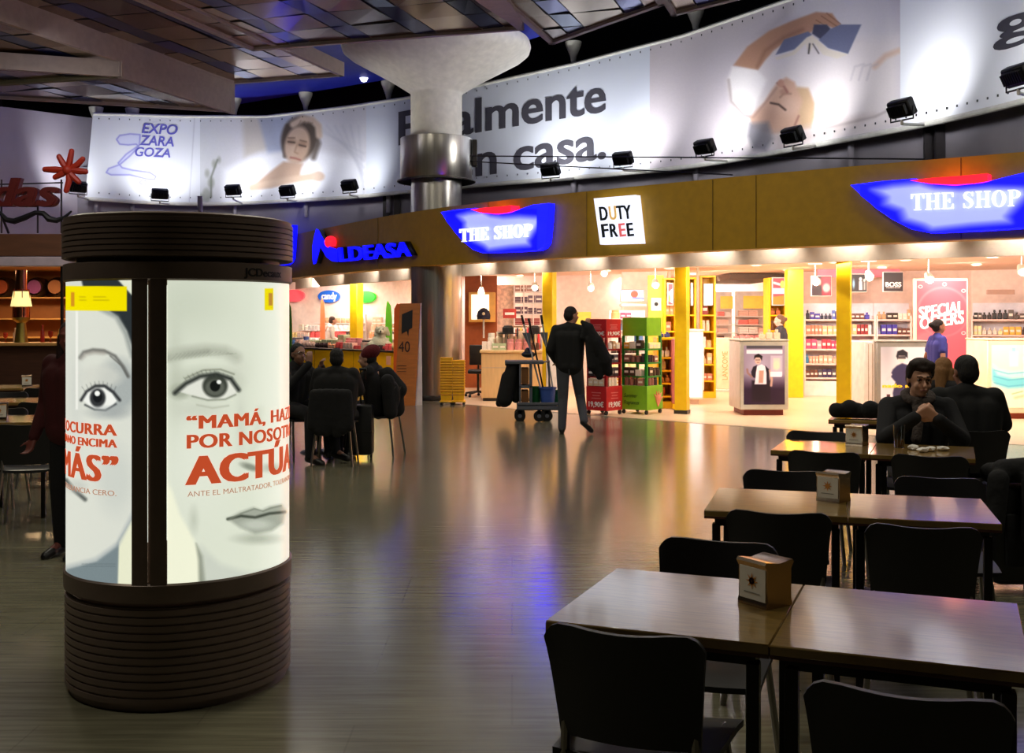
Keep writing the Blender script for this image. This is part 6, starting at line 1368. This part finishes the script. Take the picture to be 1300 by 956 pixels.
# ================================================================== PEOPLE
def blob(parts, voxel, name, it=6, extra=None):
    m = MB()
    for p in parts:
        if p[0] == 'c':
            _, a, b, r0, r1 = p; a, b = Vector(a), Vector(b); m.ball(a, r0, n=14); m.ball(b, r1, n=14)
            if (b - a).length > 1e-4: m.cone(a, b, r0, r1, 14)
        elif p[0] == 'e': m.ball(p[1], 1, p[2], 18, p[3] if len(p) > 3 else None)
        elif p[0] == 'b': m.box(*p[1], bev=.004)
    me = bpy.data.meshes.new('tmp'); m.bm.to_mesh(me); m.bm.free(); o = bpy.data.objects.new('tmp', me)
    md = o.modifiers.new('r', 'REMESH'); md.mode = 'VOXEL'; md.voxel_size = voxel
    sm = o.modifiers.new('s', 'SMOOTH'); sm.factor = .5; sm.iterations = it
    out = evaluated(o); out.name = name; bpy.data.meshes.remove(me); out.materials.clear()
    out.polygons.foreach_set('use_smooth', [True] * len(out.polygons)); return out
def hand(w, d, n, side, curl, s=1.0):
    """palm and five fingers; w wrist, d along the hand, n out of the palm, side towards the thumb"""
    w, d, n = Vector(w), Vector(d).normalized(), Vector(n); n = (n - d * n.dot(d)).normalized(); t = d.cross(n).normalized() * side; P = []
    for k in (-.026, -.009, .009, .026): P.append(('c', w + d * .012 * s + t * k * .7 * s, w + d * .085 * s + t * k * s, .015 * s, .0125 * s))
    for k, L in zip((.028, .0095, -.0095, -.027), (.07, .08, .075, .06)):
        a = w + d * .088 * s + t * k * s; d1 = (d * math.cos(curl) + n * math.sin(curl)).normalized(); d2 = (d * math.cos(curl * 2.1) + n * math.sin(curl * 2.1)).normalized(); d3 = (d * math.cos(curl * 2.8) + n * math.sin(curl * 2.8)).normalized()
        b = a + d1 * L * .45 * s; c_ = b + d2 * L * .32 * s; e = c_ + d3 * L * .23 * s
        P += [('c', a, b, .0095 * s, .009 * s), ('c', b, c_, .009 * s, .008 * s), ('c', c_, e, .008 * s, .007 * s)]
    a = w + d * .025 * s + t * .026 * s; b = a + (d * .6 + t * .75 + n * .3).normalized() * .042 * s; c_ = b + (d * .9 + t * .2 + n * .5 * min(1, curl * 2)).normalized() * .032 * s
    P += [('c', a, b, .014 * s, .011 * s), ('c', b, c_, .0105 * s, .009 * s)]; return P
def human(name, label, loc, rz, J, top, trs, shoe=(20, 18, 18), hair=(30, 22, 18), skin=(190, 140, 115), s=1.0, voxel=.012, hairstyle='short', top_name='jacket', bare_arms=False, thick=1.0, eyes=False, curl=.45, trs_name='trousers', legs=True):
    r = T(name, label, 'person', (*loc, 0) if len(loc) == 2 else loc, rz); V_ = lambda k: Vector(J[k])
    pel, ch, hd = V_('pel'), V_('ch'), V_('hd'); sd = Vector(J.get('sd', (1, 0, 0))).normalized(); fw = Vector((-sd.y, sd.x, 0)); sw = J.get('sw', .185)
    shR, shL = ch + sd * sw, ch - sd * sw; hipR, hipL = pel + sd * .09, pel - sd * .09
    yaw, pit = J.get('yaw', 0), J.get('pit', 0); HR = Matrix.Rotation(yaw, 3, 'Z') @ Matrix.Rotation(pit, 3, 'X'); H = lambda x, y, z: hd + HR @ Vector((x, y, z))
    head = [('e', H(0, -.012, .03), (.074, .094, .088), HR), ('e', H(0, .018, -.035), (.056, .066, .075), HR), ('e', H(0, .045, -.085), (.03, .03, .024), HR), ('c', H(0, .088, -.002), H(0, .104, -.03), .008, .014), ('e', H(0, .078, -.062), (.024, .014, .008), HR), ('e', H(0, .082, .026), (.052, .014, .008), HR),
            ('e', H(.075, -.01, -.01), (.008, .018, .03), HR), ('e', H(-.075, -.01, -.01), (.008, .018, .03), HR), ('e', H(.035, .06, -.035), (.022, .02, .02), HR), ('e', H(-.035, .06, -.035), (.022, .02, .02), HR)]
    nk = ch + Vector((0, 0, .02)); neck = [('c', nk, H(0, -.02, -.06), .058, .05)]
    body = head + neck; mid = pel.lerp(ch, .5); L = ch - pel; B3 = Matrix((sd, fw, Vector((0, 0, 1)))).transposed()
    body += [('e', pel.lerp(ch, .1), (.145, .1, .13), B3), ('e', pel.lerp(ch, .42), (.125, .085, .15), B3), ('e', pel.lerp(ch, .75), (.15, .095, .15), B3), ('c', shR * .9 + ch * .1, shL * .9 + ch * .1, .045, .045)]
    tq = thick; cl = [('c', pel + sd * k_ * .075 * tq, ch + sd * k_ * .095 * tq - Vector((0, 0, .1)), .11 * tq, .115 * tq) for k_ in (-1, 0, 1)] + [('c', pel + sd * .06 * k_ - Vector((0, 0, .01)), pel + sd * .075 * k_, .118 * tq, .11 * tq) for k_ in (-1, 1)] + [('c', ch + Vector((0, 0, .03)), q__ - Vector((0, 0, .015)), .075, .07) for q__ in (shR, shL)] + [('c', shR - Vector((0, 0, .01)), shL - Vector((0, 0, .01)), .068, .068), ('c', shR * .8 + ch * .2 - Vector((0, 0, .08)), shL * .8 + ch * .2 - Vector((0, 0, .08)), .09 * tq, .09 * tq), ('c', ch + Vector((0, 0, -.02)), ch + Vector((0, 0, .055)), .085, .066)]
    for sid, sh in (('r', shR), ('l', shL)):
        e, w_ = V_('e' + sid), V_('w' + sid); body += [('c', sh, e, .045, .038), ('c', e, w_, .037, .026)]
        d = J.get('hd' + sid); d = Vector(d) if d else (w_ - e).normalized(); n = Vector(J.get('pn' + sid, (0, 1, -.2))); body += hand(w_, d, n, J.get('ts' + sid, 1 if sid == 'r' else -1), J.get('curl', curl))
        if bare_arms: cl.append(('c', sh, sh.lerp(e, .6), .066, .06))
        else: cl += [('c', sh, e, .066 * thick, .054 * thick), ('c', e, w_.lerp(e, .04), .054 * thick, .042)]
    tr = [('e', pel + Vector((0, 0, -.01)), (.15, .108, .11), B3)]
    for sid, hp in (('r', hipR), ('l', hipL)):
        k, a = V_('k' + sid), V_('a' + sid); body += [('c', hp, k, .07, .05), ('c', k, a, .05, .036)]; tr += [('c', hp, k, .098, .072), ('c', k, a, .07, .056)]
        f = Vector(J.get('f' + sid, (0, 1, -.15))).normalized(); body += [('c', a, a + f * .12 + Vector((0, 0, -.03)), .036, .028)]
    O('body', blob(body, min(voxel, .009) if voxel < .012 else voxel, 'body', 4), M('skin_%d_%d_%d' % skin, skin, .55), r)
    O(top_name, blob(cl, voxel, top_name, 5), M('cloth_%d_%d_%d' % top, top, .85), r)
    O(trs_name, blob(tr, voxel, trs_name, 5), M('cloth_%d_%d_%d' % trs, trs, .85), r)
    for sid in 'rl':
        a = V_('a' + sid); f = Vector(J.get('f' + sid, (0, 1, -.15))).normalized(); up = Vector((0, 0, 1)); q = a - Vector((0, 0, .04)) if abs(f.z) < .3 else a
        sp = [('c', a - Vector((0, 0, .0)), a - f * .03 - up * .035, .046, .04), ('c', a - f * .03 - up * .038, a + f * .16 - up * .045, .04, .036), ('c', a + f * .1 - up * .04, a + f * .17 - up * .048, .042, .032)]
        O('shoe', blob(sp, .01, 'shoe', 3), M('shoe_%d' % shoe[0], shoe, .4), r)
    hs = [('e', H(0, -.022, .044), (.079, .093, .086), HR), ('e', H(0, -.05, 0), (.076, .07, .085), HR)]
    if hairstyle == 'bun': hs += [('e', H(0, -.12, .03), (.045, .05, .045), HR), ('e', H(0, -.04, .01), (.082, .085, .07), HR)]
    if hairstyle == 'long': hs += [('c', H(.06, -.03, 0), H(.075, -.03, -.16), .04, .035), ('c', H(-.06, -.03, 0), H(-.075, -.03, -.16), .04, .035), ('c', H(0, -.08, 0), H(0, -.09, -.16), .06, .05)]
    if hairstyle == 'tousled': hs += [('e', H(.045, .03, .105), (.04, .05, .03), HR), ('e', H(-.04, .04, .1), (.045, .045, .028), HR), ('e', H(0, .01, .115), (.06, .07, .03), HR), ('e', H(.075, .0, .05), (.016, .04, .05), HR), ('e', H(-.075, .0, .05), (.016, .04, .05), HR), ('c', H(-.06, .066, .08), H(.02, .076, .078), .016, .014), ('c', H(.02, .076, .08), H(.055, .06, .09), .014, .012)]
    if hairstyle != 'none':
        hm = blob(hs, .01, 'hair', 3)
        O('hair', hm, M('hair_%d_%d_%d' % hair, hair, .7, bump=.5, nscale=60, stretch=(1, 1, .3)), r)
    if eyes:
        for sx in (-1, 1):
            O('eye', MB().ball(H(sx * .03, .071, .004), .0125, (1, .8, .75), 10), M('eye_white', (190, 180, 172), .3), r); O('iris', MB().ball(H(sx * .03, .0795, .003), .0055, n=8), M('eye_dark', (30, 22, 18), .2), r)
            O('eyelid', MB().tube([H(sx * .03 - .016, .078, .006), H(sx * .03, .0845, .0125), H(sx * .03 + .016, .078, .007)], .003, 6), M('lid_brown', (110, 74, 60), .6), r); O('eyebrow', MB().tube([H(sx * .03 - .02, .088, .026), H(sx * .03, .0945, .031), H(sx * .03 + .02, .087, .028)], .0045, 6), M('hair_%d_%d_%d' % hair, hair, .7), r)
        O('lips', MB().tube([H(-.024, .079, -.062), H(-.008, .089, -.059), H(0, .09, -.061), H(.008, .089, -.059), H(.024, .079, -.062)], [.002, .005, .005, .005, .002], 6), M('lip_rose', (150, 92, 84), .5), r)
    r.scale = (s, s, s); return r
def Hof(r, J, x, y, z):
    HR = Matrix.Rotation(J.get('yaw', 0), 3, 'Z') @ Matrix.Rotation(J.get('pit', 0), 3, 'X'); return Vector(J['hd']) + HR @ Vector((x, y, z))
SIT = dict(pel=(0, 0, .56), ch=(0, .04, .985), hd=(0, .08, 1.15), kr=(.12, .42, .52), kl=(-.12, .42, .52), ar=(.12, .42, .09), al=(-.12, .42, .09), er=(.27, .1, .78), el=(-.27, .1, .78), wr=(.16, .34, .74), wl=(-.16, .34, .74))
STD = dict(pel=(0, 0, .94), ch=(0, 0, 1.42), hd=(0, .03, 1.615), kr=(.1, .02, .5), kl=(-.1, .02, .5), ar=(.1, 0, .09), al=(-.1, 0, .09), er=(.27, -.03, 1.12), el=(-.27, -.03, 1.12), wr=(.27, .1, .87), wl=(-.27, .1, .87))
# 1 walking man (seen from behind, head turned to the right)
J = dict(STD, hd=(.03, .02, 1.61), yaw=-.9, kr=(.13, .2, .52), ar=(.2, -.06, .19), fr=(.55, .55, -.55), kl=(-.09, .03, .49), al=(-.1, -.02, .085), fl=(-.1, 1, -.1), pel=(0, 0, .93), er=(.34, .1, 1.28), wr=(.24, .26, 1.46), el=(-.27, -.04, 1.14), wl=(-.2, .16, .98), hdr=(-.1, .1, 1), pnr=(.3, 1, 0), curl=.8)
WX, WD = gx(723, 14.75), 14.75
human('person', 'man in grey jeans walking away with one heel lifted, carrying a dark jacket', (WX, WD), -.12, J, (12, 12, 14), (74, 76, 84), hair=(14, 11, 10), s=.985, voxel=.011, thick=1.02)
def drape(name, label, cat, pts, mat, col, voxel=.014, seed=1):
    """soft lump of hanging cloth grown from tapered folds (world coordinates)"""
    me = blob(pts, voxel, name, 3); o = bpy.data.objects.new(name, me); COL.objects.link(o); me.materials.append(M(mat, col, .9, bump=.6, nscale=14)); return tag(o, label, cat)
c0 = Vector((gx(742, 14.6), 14.6, 0)); W = lambda x, z, y=0: c0 + Vector((x, y, z))
drape('carried_jacket', 'black jacket hanging from the raised hand of the walking man', 'jacket', [('c', W(-.03, 1.5), W(.06, 1.42), .03, .07), ('c', W(.05, 1.42), W(.16, 1.2), .07, .1), ('c', W(.15, 1.24), W(.27, .98), .1, .1), ('c', W(.26, 1.0), W(.32, .84), .09, .06), ('c', W(.2, 1.0), W(.2, .78), .08, .05), ('c', W(.08, 1.28), W(.1, .92), .08, .07), ('c', W(.1, .95), W(.13, .84), .05, .035), ('c', W(.18, 1.18, .1), W(.3, .96, .1), .07, .06), ('c', W(.3, 1.0), W(.37, 1.04), .05, .03), ('c', W(.3, .92), W(.35, .86), .04, .025), ('c', W(0, 1.44), W(-.02, 1.3), .03, .045)], 'cloth_black_bag', (16, 16, 18))
# 2 man seen from behind in the seated group
BX, BD_ = gx(426, 11.75), 11.75
J = dict(SIT, yaw=.12, el=(-.25, .1, .8), er=(.25, .1, .8), wr=(.12, .3, .72), wl=(-.12, .3, .72), kr=(.16, .4, .5), kl=(-.16, .4, .5), ar=(.1, .3, .09), al=(-.12, .3, .09))
human('person', 'broad man in black seen from behind on a steel legged chair, in the seated group', (BX, BD_), .0, J, (12, 12, 13), (16, 16, 18), hair=(10, 8, 8), s=.965, thick=1.22)
chair(BX, BD_, .0, 'steel legged chair under the broad man seen from behind')
drape('coat_on_chair', 'black coat hanging over the chair back behind the broad seated man', 'coat', [('c', Vector((BX + x_, BD_ - .31 - .02 * (abs(x_) < .1), .77 - .3 * x_ * x_)), Vector((BX + x_ * 1.1, BD_ - .32, .4 + .04 * math.cos(x_ * 40))), .055, .062) for x_ in (-.17, -.11, -.05, 0, .06, .12, .17)], 'cloth_black_bag', (16, 16, 18))
# 3 person with glasses at the left, turned right
AX, AD = gx(372, 12.2), 12.2
J = dict(SIT, yaw=-.35, el=(-.24, .2, .84), wl=(-.1, .32, 1.02), er=(.26, .18, .82), wr=(.1, .32, 1.06), pnr=(-.6, -.3, 0), hdr=(-.1, -.1, 1), pit=.1, kr=(.2, .42, .52), kl=(-.1, .45, .56), ar=(.3, .5, .09), al=(.02, .62, .12))
rp = human('person', 'person in black with glasses raising a hand to the chin, just right of the drum', (AX, AD), math.radians(-120), J, (14, 14, 18), (14, 14, 20), hair=(12, 10, 10), skin=(150, 108, 88), s=1.0)
m = MB()
for sx in (-1, 1): m.tube([Hof(rp, J, sx * .032 + .026 * math.cos(a), .094, .006 + .018 * math.sin(a)) for a in [k * math.pi / 6 for k in range(12)]], .003, 6, True); m.tube([Hof(rp, J, sx * .058, .092, .01), Hof(rp, J, sx * .08, 0, .01)], .003, 6)
O('glasses', m, M('glasses_metal', (180, 180, 180), .2, .9), rp)
chair(AX, AD, math.radians(-120), 'chair under the person with glasses beside the drum')
# 4 woman in a red beret turned left
CX_, CD = gx(478, 12.5), 12.5
J = dict(SIT, pit=-.05, hd=(0, .12, 1.125), el=(-.22, .16, .8), er=(.22, .16, .8), wr=(.08, .36, .78), wl=(-.08, .36, .78), kr=(.1, .4, .54), kl=(-.1, .4, .54), sw=.16)
rb = human('person', 'woman in black with a dark red beret seated facing left', (CX_, CD), math.radians(78), J, (12, 11, 13), (14, 13, 15), hair=(12, 9, 8), skin=(196, 150, 128), s=.97, hairstyle='short')
O('beret', blob([('e', Hof(rb, J, 0, -.05, .07), (.105, .125, .088), Matrix.Rotation(-.5, 3, 'X')), ('c', Hof(rb, J, 0, -.08, .14), Hof(rb, J, 0, -.085, .16), .008, .006)], .009, 'beret', 4), M('beret_red', (96, 18, 30), .9, bump=.4, nscale=50), rb)
chair(CX_ + .02, CD, math.radians(78), 'steel legged chair under the woman in the red beret')
q_ = lambda px, z, dy=0: Vector((gx(px, CD + dy), CD + dy, z))
drape('draped_coat', 'black coat draped over the chair back of the woman in the red beret', 'coat', [('c', q_(489, .9), q_(492, .55), .09, .1), ('c', q_(492, .92), q_(506, .74), .08, .1), ('c', q_(500, .8), q_(504, .52), .1, .09), ('c', q_(485, .6), q_(508, .52), .07, .05), ('c', q_(490, .5), q_(480, .44), .07, .04), ('c', q_(492, .85, -.2), q_(496, .5, -.2), .08, .08), ('e', q_(497, .68), (.13, .12, .2)), ('e', q_(497, .68, -.15), (.1, .1, .18))], 'cloth_black_bag', (16, 16, 18))
# table, suitcase of the group
tx, ty = gx(400, 12.5), 12.75
r = T('round_table', 'small dark round cafe table between the seated group', 'table', (tx, ty, 0)); O('tabletop', MB().lathe([(.001, .66), (.33, .66), (.34, .67), (.34, .685), (.33, .69), (.001, .69)], n=32).norm(), M('dark_brown_wood'), r); O('column', MB().cone((0, 0, .02), (0, 0, .66), .03), legd, r); O('foot', MB().lathe([(.001, 0), (.22, 0), (.2, .02), (.03, .04), (.001, .04)], n=24), legd, r)
d = 12.15; r = T('suitcase', 'black wheeled suitcase with a pulled up handle beside the woman in the beret', 'suitcase', (gx(459, d), d, 0)); O('shell', MB().box(-.13, -.1, .05, .13, .1, .6, .03, seg=2), black, r)
O('pull_handle', MB().tube([(-.02, .08, .6), (-.02, .08, .98), (.03, .08, .985), (.03, .08, .6)], .009), M('dark_leg_steel'), r); O('grip', MB().cone((-.035, .08, .985), (.045, .08, .985), .016), black, r)
for sx in (-1, 1): O('wheel', MB().cone((sx * .1 - .012, .05, .03), (sx * .1 + .012, .05, .03), .03, n=14), black, r)
O('zip_seam', MB().box(-.132, -.103, .3, .132, .103, .31), M('dark_leg_steel'), r)
# 5 seated man facing the camera
MX, MD = gx(1162, 7.36), 7.36
J = dict(SIT, hd=(0, .13, 1.15), ch=(0, .06, .965), yaw=.12, pit=-.1, el=(-.24, .24, .77), er=(.25, .26, .77), wl=(-.05, .38, .915), wr=(.075, .38, .925), hdl=(.75, .1, .5), hdr=(-.75, .1, .42), pnl=(0, -1, .2), pnr=(0, -1, .2), curl=.75, tsl=1, tsr=-1)
hm = human('person', 'dark haired man with a grey scarf facing the camera, hands together above the table', (MX, MD), math.pi + math.radians(-8), J, (24, 24, 28), (20, 20, 24), hair=(40, 26, 18), skin=(214, 162, 134), s=1.0, voxel=.007, hairstyle='tousled', eyes=True)
n_ = Vector(J['ch']); sc_ = []
for k in range(14):
    a = k * 2 * math.pi / 14; sc_.append(n_ + Vector((.085 * math.cos(a), .08 * math.sin(a) + .015, .07 - .03 * math.sin(a))))
pp = [('c', sc_[k], sc_[(k + 1) % 14], .03, .03) for k in range(14)] + [('c', sc_[3] + Vector((0, 0, -.03)), n_ + Vector((.02, .13, -.08)), .036, .03), ('c', n_ + Vector((.02, .14, -.08)), n_ + Vector((.04, .15, -.2)), .03, .034)]
O('scarf', blob(pp, .008, 'scarf', 3), M('scarf_grey', (86, 76, 72), .95, bump=.8, nscale=40), hm)
chair(MX, MD + .02, math.pi + R3, 'dark cafe chair under the man who faces the camera')
# 6 man seen from behind on the right
NX, ND = gx(1229, 7.75), 7.75
J = dict(SIT, yaw=.25, hd=(0, .08, 1.165), ch=(0, .04, .99), el=(-.27, .1, .8), er=(.27, .1, .8)); human('person', 'man in black seen from behind, right of the man who faces the camera', (NX, ND), math.radians(-6), J, (13, 13, 14), (16, 16, 18), hair=(16, 12, 10), skin=(150, 100, 76), s=1.0, voxel=.01, thick=1.16)
chair(NX, ND, math.radians(-6), 'dark cafe chair under the man in the black jacket seen from behind')
# 7 woman in blue walking right
J = dict(STD, yaw=-.15, el=(-.24, -.06, 1.13), er=(.24, -.04, 1.12), wr=(.25, .12, .9), wl=(-.25, .1, .88), kr=(.09, .16, .5), ar=(.09, .22, .09), kl=(-.09, .0, .49), al=(-.09, -.2, .13), sw=.155)
human('person', 'woman in a blue shop uniform walking in front of the red offers banner', (gx(1190, 15.4), 15.4), math.radians(-82), J, (66, 66, 150), (40, 40, 70), hair=(30, 18, 14), skin=(190, 130, 100), s=.885, hairstyle='bun', top_name='uniform_shirt', bare_arms=True)
# 8 shop assistant left
J = dict(STD, ch=(0, .1, 1.38), hd=(0, .19, 1.56), yaw=.1, el=(-.25, .12, 1.1), er=(.25, .12, 1.1), wr=(.16, .36, 1.0), wl=(-.16, .36, 1.0))
human('person', 'shop assistant in a pale shirt leaning over sweets behind the yellow counter', (gx(414, 28.7), 28.7), math.radians(-65), J, (214, 208, 200), (50, 48, 60), hair=(60, 40, 30), skin=(190, 140, 115), s=.95, top_name='shirt')
# 9 head behind the middle stand, 10 woman with light brown hair
J = dict(STD, yaw=.5); human('person', 'brown haired assistant behind the stand with the shirted man poster, only the head showing', (gx(991, 20.6), 20.6), math.radians(60), J, (60, 60, 70), (50, 48, 60), hair=(110, 80, 60), skin=(220, 180, 160), s=.93, hairstyle='bun')
J = dict(SIT); human('person', 'person with light brown hair between the two seated men, mostly hidden', (gx(1195, 9.55), 9.55), math.radians(-40), J, (30, 28, 30), (20, 20, 22), hair=(150, 106, 62), skin=(190, 140, 110), s=.95, hairstyle='long')
chair(gx(1195, 9.55), 9.55, math.radians(-40), 'dark cafe chair under the light haired person between the seated men')
# 11 person in dark red beside the drum
J = dict(STD, yaw=.4); human('person', 'person in a dark red coat mostly hidden behind the poster drum at left', (gx(92, 7.2), 7.2), math.radians(160), J, (70, 12, 14), (16, 14, 16), hair=(40, 10, 10), skin=(120, 60, 50), s=.88, hairstyle='long', top_name='coat', thick=1.15)

# jacket on table, bags at the right
a = g4(.02, .12); q4 = lambda u, v, z: Vector((*g4(u, v), z))
drape('quilted_jacket', 'black quilted jacket lying in a long roll on the table behind the empty chair', 'jacket', [('c', q4(.05 + .08 * k + .02 * (k % 2), .12 + .03 * (k % 3), .815 + .012 * (k % 2)), q4(.12 + .08 * k, .24, .8), .062 + .012 * (k % 2), .045) for k in range(8)] + [('c', q4(.05, .15, .8), q4(.62, .2, .8), .05, .05)], 'cloth_black_bag', (16, 16, 18), .012)
d = 6.35; r = T('travel_bag', 'black wheeled travel bag standing at the right edge beside the tables', 'bag', (gx(1288, d), d, 0)); O('shell', MB().box(-.17, -.14, .04, .2, .14, .6, .04, seg=2), black, r); O('side_pocket', MB().box(-.12, -.17, .15, .15, -.13, .45, .02, seg=2), M('cloth_black_bag'), r)
O('carry_handle', MB().tube([(-.06, 0, .6), (-.05, 0, .65), (.07, 0, .65), (.08, 0, .6)], .012), black, r)
for sx in (-1, 1): O('wheel', MB().cone((sx * .12 - .012, .1, .03), (sx * .12 + .012, .1, .03), .03, n=14), black, r)
x0 = gx(1288, d); drape('black_coat', 'black coat thrown over the travel bag at the right edge', 'coat', [('c', Vector((x0 - .14, d, .66)), Vector((x0 + .18, d, .67)), .06, .07), ('c', Vector((x0 - .16, d - .15, .64)), Vector((x0 - .2, d - .2, .38)), .06, .05), ('c', Vector((x0 + .02, d - .18, .64)), Vector((x0, d - .22, .34)), .06, .06), ('c', Vector((x0 + .18, d - .15, .64)), Vector((x0 + .22, d - .2, .4)), .06, .05), ('c', Vector((x0 - .1, d - .08, .68)), Vector((x0 + .1, d - .1, .7)), .07, .07)], 'cloth_black_bag', (16, 16, 18))

# ================================================================== CLEANING CART
d = 16.75; r = T('cleaning_cart', 'grey plastic cleaning cart with a hanging black bag and mops, beside the walking man', 'cleaning cart', (gx(684, d), d, 0))
cg = M('cart_grey_plastic', (92, 96, 106), .5); X = lambda px: gx(px, d) - gx(684, d); Zc = lambda py: zz(py, d)
O('deck', MB().box(X(656), -.25, .17, X(714), .25, .25, .02), cg, r); O('deck_rim', MB().box(X(656), -.26, .25, X(714), -.23, .29, .005), cg, r)
O('tower', MB().box(X(659), -.22, .25, X(661.5), .22, .86, .005), cg, r); O('tower', MB().box(X(672), -.22, .25, X(675.5), .22, .86, .005), cg, r)
O('tower_shelf', MB().box(X(659), -.22, .5, X(675), .22, .54, .005), cg, r); O('top_tray', MB().box(X(641), -.24, Zc(461.5), X(690), .24, Zc(457.5), .01), cg, r)
O('storage_box', MB().box(X(662), -.18, .27, X(671), .18, .46, .006), M('cart_box_brown', (130, 84, 40), .6), r); O('storage_box', MB().box(X(662), -.18, .56, X(671), .18, .8, .006), M('cart_box_brown'), r)
O('end_post', MB().box(X(696), -.03, .25, X(698), .0, .9, .003), cg, r); O('tray_rail', MB().tube([(X(690), -.2, Zc(459)), (X(697), -.02, .9)], .012), cg, r)
for px, dy in ((660, -.2), (660, .2), (694, -.2), (694, .2), (684, -.24)):
    w_ = O('wheel', MB().cone((X(px), dy - .02, .085), (X(px), dy + .02, .085), .085, n=20), black, r); O('hub', MB().cone((X(px), dy - .024, .085), (X(px), dy + .024, .085), .03, n=12), cg, w_); O('fork', MB().box(X(px) - .03, dy - .02, .09, X(px) + .03, dy + .02, .18, .004), M('dark_leg_steel'), r)
Wc = lambda px, py, dy=0: Vector((gx(px, d), d + dy, zz(py, d)))
drape('refuse_bag', 'black refuse bag hanging from the left end of the cleaning cart', 'bag', [('c', Wc(650, 466, .1), Wc(640, 508, .1), .09, .12), ('c', Wc(650, 466, -.12), Wc(641, 506, -.12), .09, .12), ('c', Wc(646, 480), Wc(634, 512), .12, .06), ('c', Wc(655, 466), Wc(655, 506), .07, .07), ('c', Wc(644, 462), Wc(656, 462), .04, .04)], 'refuse_black', (14, 14, 15))
def bucket(px, dy, rr, h, c_, lab):
    b = T('bucket', lab, 'bucket', (gx(px, d), d + dy, .25)); m_ = M('bucket_%d_%d_%d' % c_, c_, .4); O('pail', MB().lathe([(.001, 0), (rr * .8, 0), (rr, h), (rr + .012, h), (rr + .012, h - .02), (rr, h - .02)], n=28), m_, b); O('bail_handle', MB().tube([(rr * math.cos(a), -.02, h - .01 - rr * .6 * math.sin(a)) for a in [k * math.pi / 8 for k in range(9)]], .004, 6), chrome, b); return b
bucket(695, -.1, .125, .26, (60, 90, 170), 'blue bucket on the deck of the cleaning cart'); bucket(680.5, .05, .09, .26, (20, 100, 50), 'green bucket left of the blue one on the cleaning cart'); bucket(708.5, .12, .085, .2, (20, 90, 60), 'small green bucket right of the blue one on the cleaning cart')
for k, (b, t, lab) in enumerate((((688, 500), (662, 400), 'mop with a pale handle leaning farthest left in the cleaning cart'), ((691, 500), (671, 404), 'mop with a dark handle leaning left in the cleaning cart'), ((703, 500), (687, 400), 'mop with a pale handle reaching highest behind the walking man'), ((699, 500), (694, 440), 'short brush handle standing upright in the cleaning cart'))):
    b_, t_ = Wc(*b, -.08 + k * .05), Wc(*t, -.08 + k * .05); rr = T('mop', lab, 'mop', b_); O('handle', MB().cone(b_, t_, .013), M('mop_grey', (170, 176, 180), .4) if k % 2 == 0 else M('dark_leg_steel'), rr, world=True)
    O('grip', MB().cone(t_, t_ + (t_ - b_).normalized() * -.14, .018), black, rr, world=True)
    if k in (0, 2): O('mop_frame', MB().prism([(0, 0), (.03, .28), (-.03, .28)], (lambda b_, t_: lambda u, v, w_: b_ + (t_ - b_) * .55 + (t_ - b_).normalized() * v + Vector((u * 2, w_, 0)))(b_, t_), -.012, .012).norm(), cg, rr, world=True)
b_ = T('dustpan', 'black long handled dustpan lying on top of the cleaning cart', 'dustpan', Wc(671, 455)); O('pan', blob([('e', Wc(671, 450), (.11, .1, .05)), ('e', Wc(670, 446), (.05, .06, .06))], .012, 'pan', 2), black, b_); b_.children[0].location = -b_.location
r = T('plush_toy', 'sage grey plush dog sitting on the yellow counter beside the bright green panel', 'toy', (gx(482, 25.6), 25.6, .82))
O('body', blob([('e', (0, 0, .16), (.22, .15, .17)), ('e', (-.18, -.06, .1), (.12, .1, .1)), ('e', (.2, -.06, .1), (.1, .1, .1)), ('c', (.02, 0, .25), (.04, -.02, .4), .12, .11), ('e', (.05, -.05, .44), (.13, .12, .11)), ('e', (.05, -.16, .41), (.06, .06, .045)), ('c', (-.06, 0, .5), (-.09, -.02, .36), .04, .05), ('c', (.16, 0, .5), (.2, -.02, .36), .04, .05)], .014, 'body', 3), M('plush_sage', (176, 180, 156), .9, bump=.5, nscale=30), r)
O('nose', MB().ball((.05, -.22, .43), .02, n=8), black, r)
for sx in (-1, 1): O('eye', MB().ball((.05 + sx * .045, -.155, .48), .013, n=8), black, r)
bpy.data.scenes.remove(WORK)
